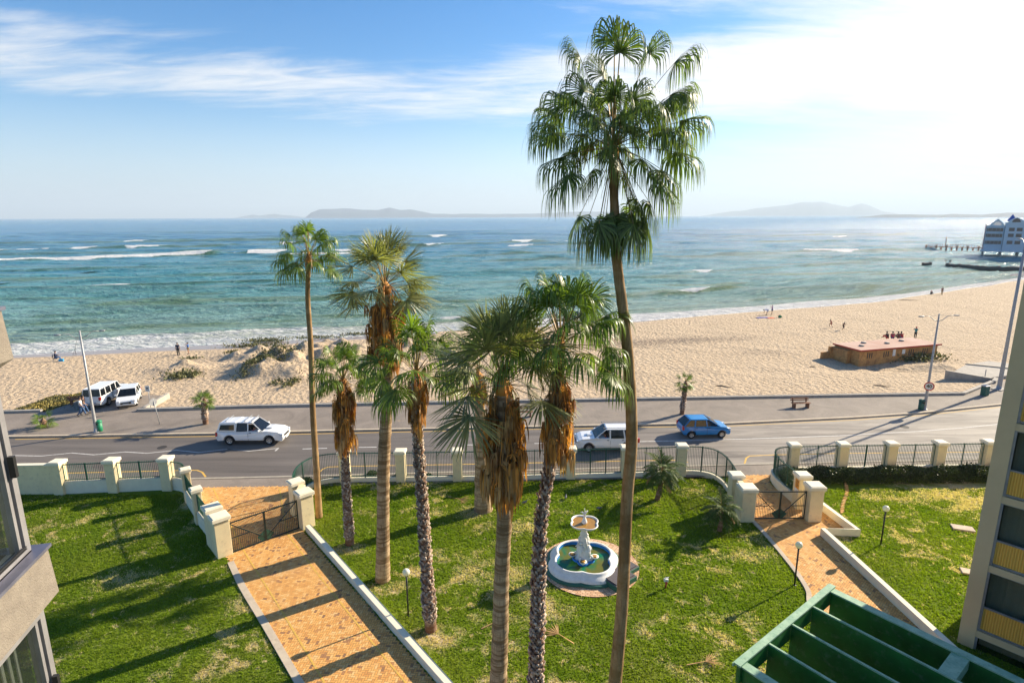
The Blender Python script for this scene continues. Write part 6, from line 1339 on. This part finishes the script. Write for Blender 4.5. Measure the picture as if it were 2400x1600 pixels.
mb = MB(HB); c = [hp(9.4, 1, 15.2), hp(14.2, 1, 15.2), hp(14.2, 6, 15.2), hp(9.4, 6, 15.2), hp(11.8, 3.5, 18.3)]; mb.add(c, [(0, 1, 4), (1, 2, 4), (2, 3, 4), (3, 0, 4), (3, 2, 1, 0)]); mb.build('pyramid_roof', plain('roof_blue', (.015, .10, .42)), hr)
for z in (4.9, 8.0, 10.6):
    mb = MB(HB); hbox(mb, .5, 8.4, -.05, .3, z, z+1.5); w_ = mb.build('window_band', MT['hwin'], hr); mb = MB(HB)
    for k in range(4): hbox(mb, 1.2+1.9*k, 1.3+1.9*k, -.09, 0, z, z+1.5)
    mb.build('mullions', MT['hlt'], w_)
    for s in (11, 14.6, 19, 22.6, 27, 30.6): mb = MB(HB); hbox(mb, s, s+2.6, -1.26, -.9, z+.2, z+1.7); mb.build('window', MT['hwin'], hr)
mb = MB(HB)
for z in (2.2, 4.1, 7.0, 9.9, 12.6): hbox(mb, -.2, 9.1, -.25, -.02, z, z+.45)
mb.build('balcony_band', MT['hlt'], hr)
mb = MB(HB); hbox(mb, -.3, .0, -.3, 14, 1.5, 14.0); mb.build('end_fin', plain('dull_red', (.22, .06, .06)), hr)
for s in (.3, 8.8, 17, 25, 33, 41):
    for t in (.5, 7, 13): mb = MB(HB); mb.tube([hp(s, t, -5), hp(s, t, 2.2)], .4, 8); mb.build('pile', MT['concrete'], hr)
mb = MB(HB); hbox(mb, -1, 45, -1.6, 14, 1.6, 2.2); mb.build('deck', MT['hblue'], hr)
# jetty: planked walkway on posts
JA, JB = G(2170, 582, -1), G(2306, 586, -1); jr = empty('jetty', JA, 'thin dark jetty with railings reaching out from the hotel', 'jetty'); dj = (JB-JA).normalized()
mb = MB(JA); mb.bar(JA+Vector((0, 0, 1.1)), JB+Vector((0, 0, 1.1)), 1.6, .35); mb.build('deck', MT['wood'], jr); mb = MB(JA)
n_ = 22
for k in range(n_+1):
    q = JA.lerp(JB, k/n_); mb.bar(q+Vector((0, -.7, 1.2)), q+Vector((0, -.7, 2.4)), .14)
mb.bar(JA+Vector((0, -.7, 2.4)), JB+Vector((0, -.7, 2.4)), .12); mb.build('railing', MT['wood'], jr)
for k in range(12): q = JA.lerp(JB, k/11); mb = MB(JA); mb.tube([q+Vector((0, 0, -4)), q+Vector((0, 0, 1.1 if k % 2 else 1.9))], .38, 8); mb.build('pile', MT['wood'], jr)
q = JA.lerp(JB, .34); mb = MB(JA); mb.bar(q+Vector((0, 0, 1)), q+Vector((0, 0, 6.5)), .22); mb.build('mast', MT['wood'], jr)
# groyne
gp_ = [G(x, y, -1) for x, y in [(2218, 620), (2260, 624), (2320, 629), (2420, 633)]]; mb = MB(gp_[0]); rs = np.random.RandomState(2); gs = smooth_path(gp_, 14)
mb.tube([v+Vector((0, 0, rs.normal(0, .12))) for v in gs], list(.45+.5*np.linspace(0, 1, len(gs))+.12*rs.rand(len(gs))), 8); tag(mb.build('groyne', plain('dark_rock', (.09, .075, .06))), 'long low dark rock groyne running out below the jetty', 'groyne')
q = G(2172, 619, -1); mb = MB(q); mb.box(q+Vector((0, 0, .1)), (3.4, 1.2, 1.0), .1); mb.box(q+Vector((1.2, 0, .4)), (1, 1, .8), .5); tag(mb.build('rock', plain('dark_rock', (.09, .075, .06)), bevel=.2), 'small flat dark rock in the water beyond the groyne end', 'rock')
q = G(2219, 619, -1)+Vector((0, 0, .3)); person(q, math.radians(60), 'bend', 'person in white trousers bending at the seaward tip of the groyne', blk, wht, s=1.15); person(q+Vector((1.3, .3, 0)), math.radians(-70), 'bend', 'person in dark clothes bending on the groyne, right of the one in white trousers', blk, blk, s=1.15)

# ---- corner of the apartment block on the right
O = Vector((18.28, 20.45, 0)); fu = Vector((.665, -.747, 0)).normalized(); fw_ = Vector((.747, .665, 0)).normalized(); rzr = math.atan2(fu.y, fu.x)
rb_ = empty('apartment_block', O, 'cream framed apartment block with dark glazing and ochre panels at the right edge', 'building')
MT['cream2'] = P('cream_concrete', (.66, .50, .29), (.60, .45, .26), .85, .8, .15, 20)
MT['pane2'] = glassmat('apartment_glass', (.03, .025, .018), .85, .05, .2)
mt, N = newmat('ochre_slatted_panel'); oc = N.n('ShaderNodeTexCoord').outputs['Object']
dt = N.n('ShaderNodeVectorMath', dict(operation='DOT_PRODUCT'), i0=oc, i1=tuple(fu)).outputs['Value']
sl_ = N.math('SINE', N.math('MULTIPLY', dt, 2*math.pi/.085)); col = N.mix(N.mr(sl_, -1, 1), (.66, .32, .04), (.88, .50, .09))
b = N.n('ShaderNodeBsdfPrincipled', None, i0=col, Roughness=.7); bp = N.n('ShaderNodeBump', None, Strength=.6, Distance=.02, Height=sl_); N.t.links.new(bp.outputs[0], b.inputs['Normal']); finish(N, b); MT['ochre'] = mt
mt, N = newmat('hanging_curtain'); oc = N.n('ShaderNodeTexCoord').outputs['Object']; dt = N.n('ShaderNodeVectorMath', dict(operation='DOT_PRODUCT'), i0=oc, i1=tuple(fu)).outputs['Value']
cn = N.n('ShaderNodeCombineXYZ', None, X=dt, Y=0.0, Z=0.0).outputs[0]; nz = N.noise(cn, 5, 4, .6); col = N.mix(nz, (.50, .38, .24), (.80, .64, .42)); b = N.n('ShaderNodeBsdfPrincipled', None, i0=col, Roughness=.9)
bp = N.n('ShaderNodeBump', None, Strength=1, Distance=.08, Height=nz); N.t.links.new(bp.outputs[0], b.inputs['Normal']); finish(N, b); MT['curtain'] = mt
def rp(s, t, z): return O+fu*s+fw_*t+Vector((0, 0, z))
def rbox(mb, s0, s1, t0, t1, z0, z1): mb.box(rp((s0+s1)/2, (t0+t1)/2, (z0+z1)/2), (s1-s0, t1-t0, z1-z0), rzr); return mb
LS = 16.0; TOP = 21.5
mb = MB(O); rbox(mb, 0, .52, 0, .5, 0, TOP); mb.build('corner_column', MT['cream2'], rb_)
mb = MB(O); rbox(mb, .0, .2, .5, 3, 0, TOP); rbox(mb, 0, LS, 3, 3.2, 0, TOP); rbox(mb, LS, LS+.2, 0, 3.2, 0, TOP); mb.build('side_walls', MT['cream2'], rb_)
mb = MB(O); rbox(mb, -.05, LS+.3, -.05, 3.4, TOP, TOP+.3); mb.build('roof', MT['cream2'], rb_)
ZB = [.88+2.93*k for k in range(-1, 7)]
MOD = 1.62
for k, zb in enumerate(ZB):
    z0 = max(0, zb-.30)
    if zb > 0: mb = MB(O); rbox(mb, .52, LS, .03, 2.99, zb-.30, zb-.02); mb.build('floor_band', MT['cream2'], rb_)
    if zb+2.6 > TOP: continue
    mb = MB(O)
    for zz in (zb+.01, zb+1.02, zb+2.58): rbox(mb, .52, LS, .08, .16, zz, zz+.07)
    for j in range(10): s = .54+MOD*j; rbox(mb, s, s+.055, .075, .165, max(0, zb), zb+2.64)
    rbox(mb, .52, .60, .03, .17, max(0, zb), zb+2.64)
    fr_ = mb.build('window_frame', MT['alu'], rb_)
    for j in range(9):
        s = .54+MOD*j+.055
        if zb+1.0 > 0: mb = MB(O); rbox(mb, s, s+MOD-.06, .11, .14, max(0, zb+.08), zb+1.02); mb.build('ochre_panel', MT['ochre'], fr_)
        if j < 6: mb = MB(O); rbox(mb, s, s+MOD-.06, .12, .13, zb+1.09, zb+2.58); mb.build('pane', MT['pane2'], fr_)
    mb = MB(O); rbox(mb, .6, LS-.2, .55, .60, max(0, zb), zb+2.62); mb.build('curtains', MT['curtain'], fr_)
# ---- green timber canopy
zc = 4.0; CA = G(1944, 1374, zc); CB = G(1727, 1554, zc); cx_ = (CB-CA); LA = cx_.length; cx_.normalize(); cb_ = Vector((cx_.y, -cx_.x, 0)); cb_ = cb_ if cb_.x > 0 else -cb_
cr_ = empty('timber_canopy', (CA.x, CA.y, 0), 'green painted timber canopy of deep parallel beams beside the right hand path', 'canopy'); co_ = Vector(cr_.location)
MT['cgreen'] = P('green_timber_paint', (.010, .10, .018), (.018, .16, .030), .5, 1.5, .3, 30, dirt=(.13, .20, .13)); MT['cgreen2'] = P('sunlit_green_timber', (.34, .50, .34), (.20, .36, .24), .6, 3, .3, 30, stretch=(1, 1, 6), dirt=(.08, .17, .10))  # second green: same timber paled in colour for sun on the cappings
LBm = 11.0
def cp(a, b, z): return Vector((CA.x, CA.y, 0))+cx_*a+cb_*b+Vector((0, 0, z))
mb = MB(co_); mb.bar(cp(-.06, .09, zc-.28), cp(LA+.06, .09, zc-.28), .12, .62); mb.build('front_fascia', MT['cgreen'], cr_)
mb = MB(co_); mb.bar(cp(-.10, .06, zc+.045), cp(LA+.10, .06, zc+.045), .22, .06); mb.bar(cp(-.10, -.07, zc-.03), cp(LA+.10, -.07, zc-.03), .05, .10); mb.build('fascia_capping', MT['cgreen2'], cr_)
nb_ = 5; DP = 1.15
for k in range(nb_):
    a = .13+(LA-.26)*k/(nb_-1); edge = k in (0, nb_-1); w_ = .30 if edge else .07
    mb = MB(co_); mb.bar(cp(a, .16, zc-DP/2-.02), cp(a, LBm, zc-DP/2-.02), .09 if not edge else .12, DP-.04); bm_ = mb.build('beam', MT['cgreen'], cr_)
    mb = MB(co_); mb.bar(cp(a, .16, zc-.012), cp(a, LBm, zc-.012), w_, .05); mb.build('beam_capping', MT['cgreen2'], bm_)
for k in range(nb_):
    a = .13+(LA-.26)*k/(nb_-1); mb = MB(co_)
    for zz in (.15, .42): mb.bar(cp(a, -.01, zc-zz), cp(a, .05, zc-zz), .05)
    mb.build('bolt', MT['galv'], cr_)
for (a0, b0) in [(.6, 4.0), (2.1, 4.9), (1.0, 6.3), (3.2, 5.6), (.7, 6.5), (3.4, 8.0), (2.2, 7.3)]:
    ka = int(a0/((LA-.26)/(nb_-1))); A0 = .13+(LA-.26)*ka/(nb_-1)+.05; A1 = A0+(LA-.26)/(nb_-1)-.10; mb = MB(co_); mb.bar(cp(A0, b0, zc-.22), cp(A1, b0, zc-.22), .45, .38); mb.build('cross_block', MT['cgreen2'], cr_)
for a in (.5, LA-.5):
    for b in (.9, 5.5, 10): mb = MB(co_); mb.box(cp(a, b, (zc-DP)/2), (.22, .22, zc-DP+.1), math.atan2(cx_.y, cx_.x)); mb.build('post', MT['cgreen'], cr_)

# ---- projecting bay of our own building on the left
az0 = math.radians(-13.4); bd_ = Vector((math.sin(az0), math.cos(az0), 0)); bn = Vector((bd_.y, -bd_.x, 0)); Cn = Vector((-5.55, 6.17, 0))
bay = empty('apartment_bay', Cn, 'rough concrete apartment bay with grey framed corner windows at the left edge', 'building')
MT['rough'] = P('roughcast', (.24, .205, .165), (.19, .16, .13), .95, 6, .9, 45, dirt=(.15, .13, .11)); MT['ledge'] = P('metal_sill', (.20, .20, .26), (.15, .15, .20), .4, 3, metal=.5)
def yp(s, t, z): return Cn-bd_*s-bn*t+Vector((0, 0, z))     # s towards the camera, t into the building
rzy = math.atan2(-bd_.y, -bd_.x)
def ybox(mb, s0, s1, t0, t1, z0, z1): mb.box(yp((s0+s1)/2, (t0+t1)/2, (z0+z1)/2), (s1-s0, t1-t0, z1-z0), rzy); return mb
for nm, zt_, zb_ in (('lower', 13.36, 12.62), ('upper', 16.22, 15.54), ('bottom', 10.5, 9.76)):
    mb = MB(Cn); A_ = lambda o_, z: [yp(o_, o_, z), yp(11, o_, z), yp(11, 4, z), yp(o_, 4, z)]
    vs = A_(0.0, zt_)+A_(-.02, zb_+.14)+A_(.14, zb_); mb.add(vs, [(3, 2, 1, 0), (8, 9, 10, 11)]+[(i, (i+1) % 4, 4+(i+1) % 4, 4+i) for i in range(4)]+[(4+i, 4+(i+1) % 4, 8+(i+1) % 4, 8+i) for i in range(4)])
    o = mb.build('spandrel', MT['rough'], bay); bm = bmesh.new(); bm.from_mesh(o.data); bmesh.ops.recalc_face_normals(bm, faces=bm.faces); bm.to_mesh(o.data); bm.free()
    mb = MB(Cn); ybox(mb, -.03, 11, -.03, .10, zt_+.005, zt_+.045); ybox(mb, -.03, .10, .10, 4, zt_+.005, zt_+.045); mb.build('metal_sill', MT['ledge'], bay)
for z0, z1 in ((13.405, 15.54), (10.545, 12.62)):
    mb = MB(Cn)
    for zz in (z0, z1-.07): ybox(mb, .08, 11, .12, .26, zz, zz+.07); ybox(mb, .12, .26, .26, 4, zz, zz+.07)
    ybox(mb, .08, .17, .12, .21, z0+.07, z1-.07); ybox(mb, .20, .25, .14, .24, z0+.07, z1-.07)
    for s in (1.9, 3.9, 6.0): ybox(mb, s, s+.07, .14, .24, z0+.07, z1-.07)
    for t in (1.0, 2.6): ybox(mb, .14, .24, t, t+.06, z0+.07, z1-.07)
    f_ = mb.build('window_frame', MT['alu'], bay)
    mb = MB(Cn)
    for zz in (z0+.075, z0+.10): ybox(mb, .2, 11, .09, .115, zz, zz+.012)
    mb.build('sliding_track', MT['dark'], f_)
    for s0, s1 in ((.26, 1.9), (1.98, 3.9), (3.98, 6.0)): mb = MB(Cn); ybox(mb, s0, s1, .185, .195, z0+.07, z1-.07); mb.build('pane', MT['winglass'], f_)
    mb = MB(Cn); ybox(mb, .185, .195, .3, .98, z0+.07, z1-.07); mb.build('pane', MT['winglass'], f_); mb = MB(Cn); ybox(mb, .185, .195, 1.07, 2.58, z0+.07, z1-.07); mb.build('pane', MT['winglass'], f_)
    mb = MB(Cn); ybox(mb, .14, .19, .06, .12, z0+.95, z0+1.2); mb.build('window_latch', MT['black'], f_)
    # blind drawn behind the glass
    mb = MB(Cn)
    if z0 > 13:
        N_ = 60
        pts = [yp(.30+.055*k, .31+.02*math.sin(k*1.3), 0) for k in range(N_)]
        for i in range(N_-1): a, b = pts[i], pts[i+1]; mb.add([(a.x, a.y, z0+.05), (b.x, b.y, z0+.05), (b.x, b.y, z1-.05), (a.x, a.y, z1-.05)], [(0, 1, 2, 3)], True)
        mb.build('curtain', plain('pale_curtain', (.62, .64, .62)), f_)
    else:
        for k in range(44): mb.box(yp(.34+.125*k, .34, (z0+z1)/2), (.105, .012, z1-z0-.06), rzy+.35)
        mb.build('vertical_blind', plain('beige_blind', (.52, .48, .38)), f_)
    mb = MB(Cn); ybox(mb, 6.0, 11, .3, .4, z0, z1); ybox(mb, .4, 11, 3.4, 3.5, z0, z1); mb.build('inner_wall', plain('inner_plaster', (.45, .42, .38)), bay)

# ---- driftwood, drains, fallen fronds
for (px, py, L, rz, lb) in [(2065, 905, 1.5, -.25, 'dark driftwood stick on the sand between the promenade wall and the speed sign'), (1695, 906, 1.6, -.15, 'thin curved stick on the sand above the blue hatchback'), (2128, 704, 4.5, .1, 'line of dark washed up debris near the far waterline'), (1905, 860, .9, .3, 'short piece of driftwood left of the brick block')]:
    q = GT(px, py); rs = np.random.RandomState(int(px)); pts = [q+Vector((math.cos(rz)*L*(t-.5), math.sin(rz)*L*(t-.5)+.12*L*math.sin(t*5), .04+.03*rs.rand())) for t in np.linspace(0, 1, 7)]
    mb = MB(q); mb.tube(pts, [.02, .05, .06, .05, .05, .035, .015], 6); tag(mb.build('driftwood', plain('driftwood_brown', (.13, .085, .055))), lb, 'driftwood')
for (px, py, lb) in [(1208, 1030, 'round iron manhole cover in the near lane behind the grey green palm'), (2120, 1000, 'round iron manhole cover in the road near the speed sign'), (380, 1048, 'round iron manhole cover in the road left of the white pickup')]:
    q = G(px, py, -.08); mb = MB(q); mb.lathe(q, [(.34, 0), (.34, .012), (.30, .012), (.30, .006), (.001, .006)], 20, smooth=False); tag(mb.build('manhole_cover', plain('cast_iron', (.04, .036, .034))), lb, 'manhole cover')
def fallen(px, py, rz, lb, mat='deadpale'):
    q = G(px, py); rs = np.random.RandomState(int(px)); A = LeafAcc(); d = np.array([math.cos(rz), math.sin(rz), .02]); base = np.array(q)+np.array([0, 0, .06])
    ribbon(base+np.outer(np.linspace(0, .8, 5), d), .03, A); fan_blade(base+d*.8, d, .75, .02, A, nseg=16, spread=.9, fold=.05, rnd=rs, split=.3, ragged=.4)
    V = np.concatenate(A.V); V[:, 2] = np.clip(V[:, 2], .05, .16); o = npmesh('fallen_frond', V-np.array(q), np.concatenate(A.F), MT[mat], loc=tuple(q)); tag(o, lb, 'fallen frond')
fallen(1128, 1475, .6, 'dry fallen palm frond on the lawn between the rough trunk and the thick trunk')
fallen(1052, 1166, -.4, 'dry fallen palm frond on the lawn left of the squat palm')
fallen(1345, 1510, 2.4, 'dry fallen palm frond on the near lawn below the fountain')
fallen(1610, 1560, .2, 'dry fallen palm frond on the near lawn left of the green canopy')

# ================================================================== HAZE
HZ = True
if HZ:
    mt, N = newmat('sea_haze'); v = N.n('ShaderNodeVolumePrincipled', None, Density=HAZE_D if 'HAZE_D' in globals() else .00010, Anisotropy=.1); v.inputs['Color'].default_value = (.72, .86, 1, 1)
    N.n('ShaderNodeOutputMaterial', None, Volume=v.outputs[0]); 
    mb = MB(); mb.box((0, 10750, 245), (47600, 27500-1.0, 510)); tag(mb.build('haze', mt), 'faint pale sea haze over the whole bay', 'haze', kind='stuff')
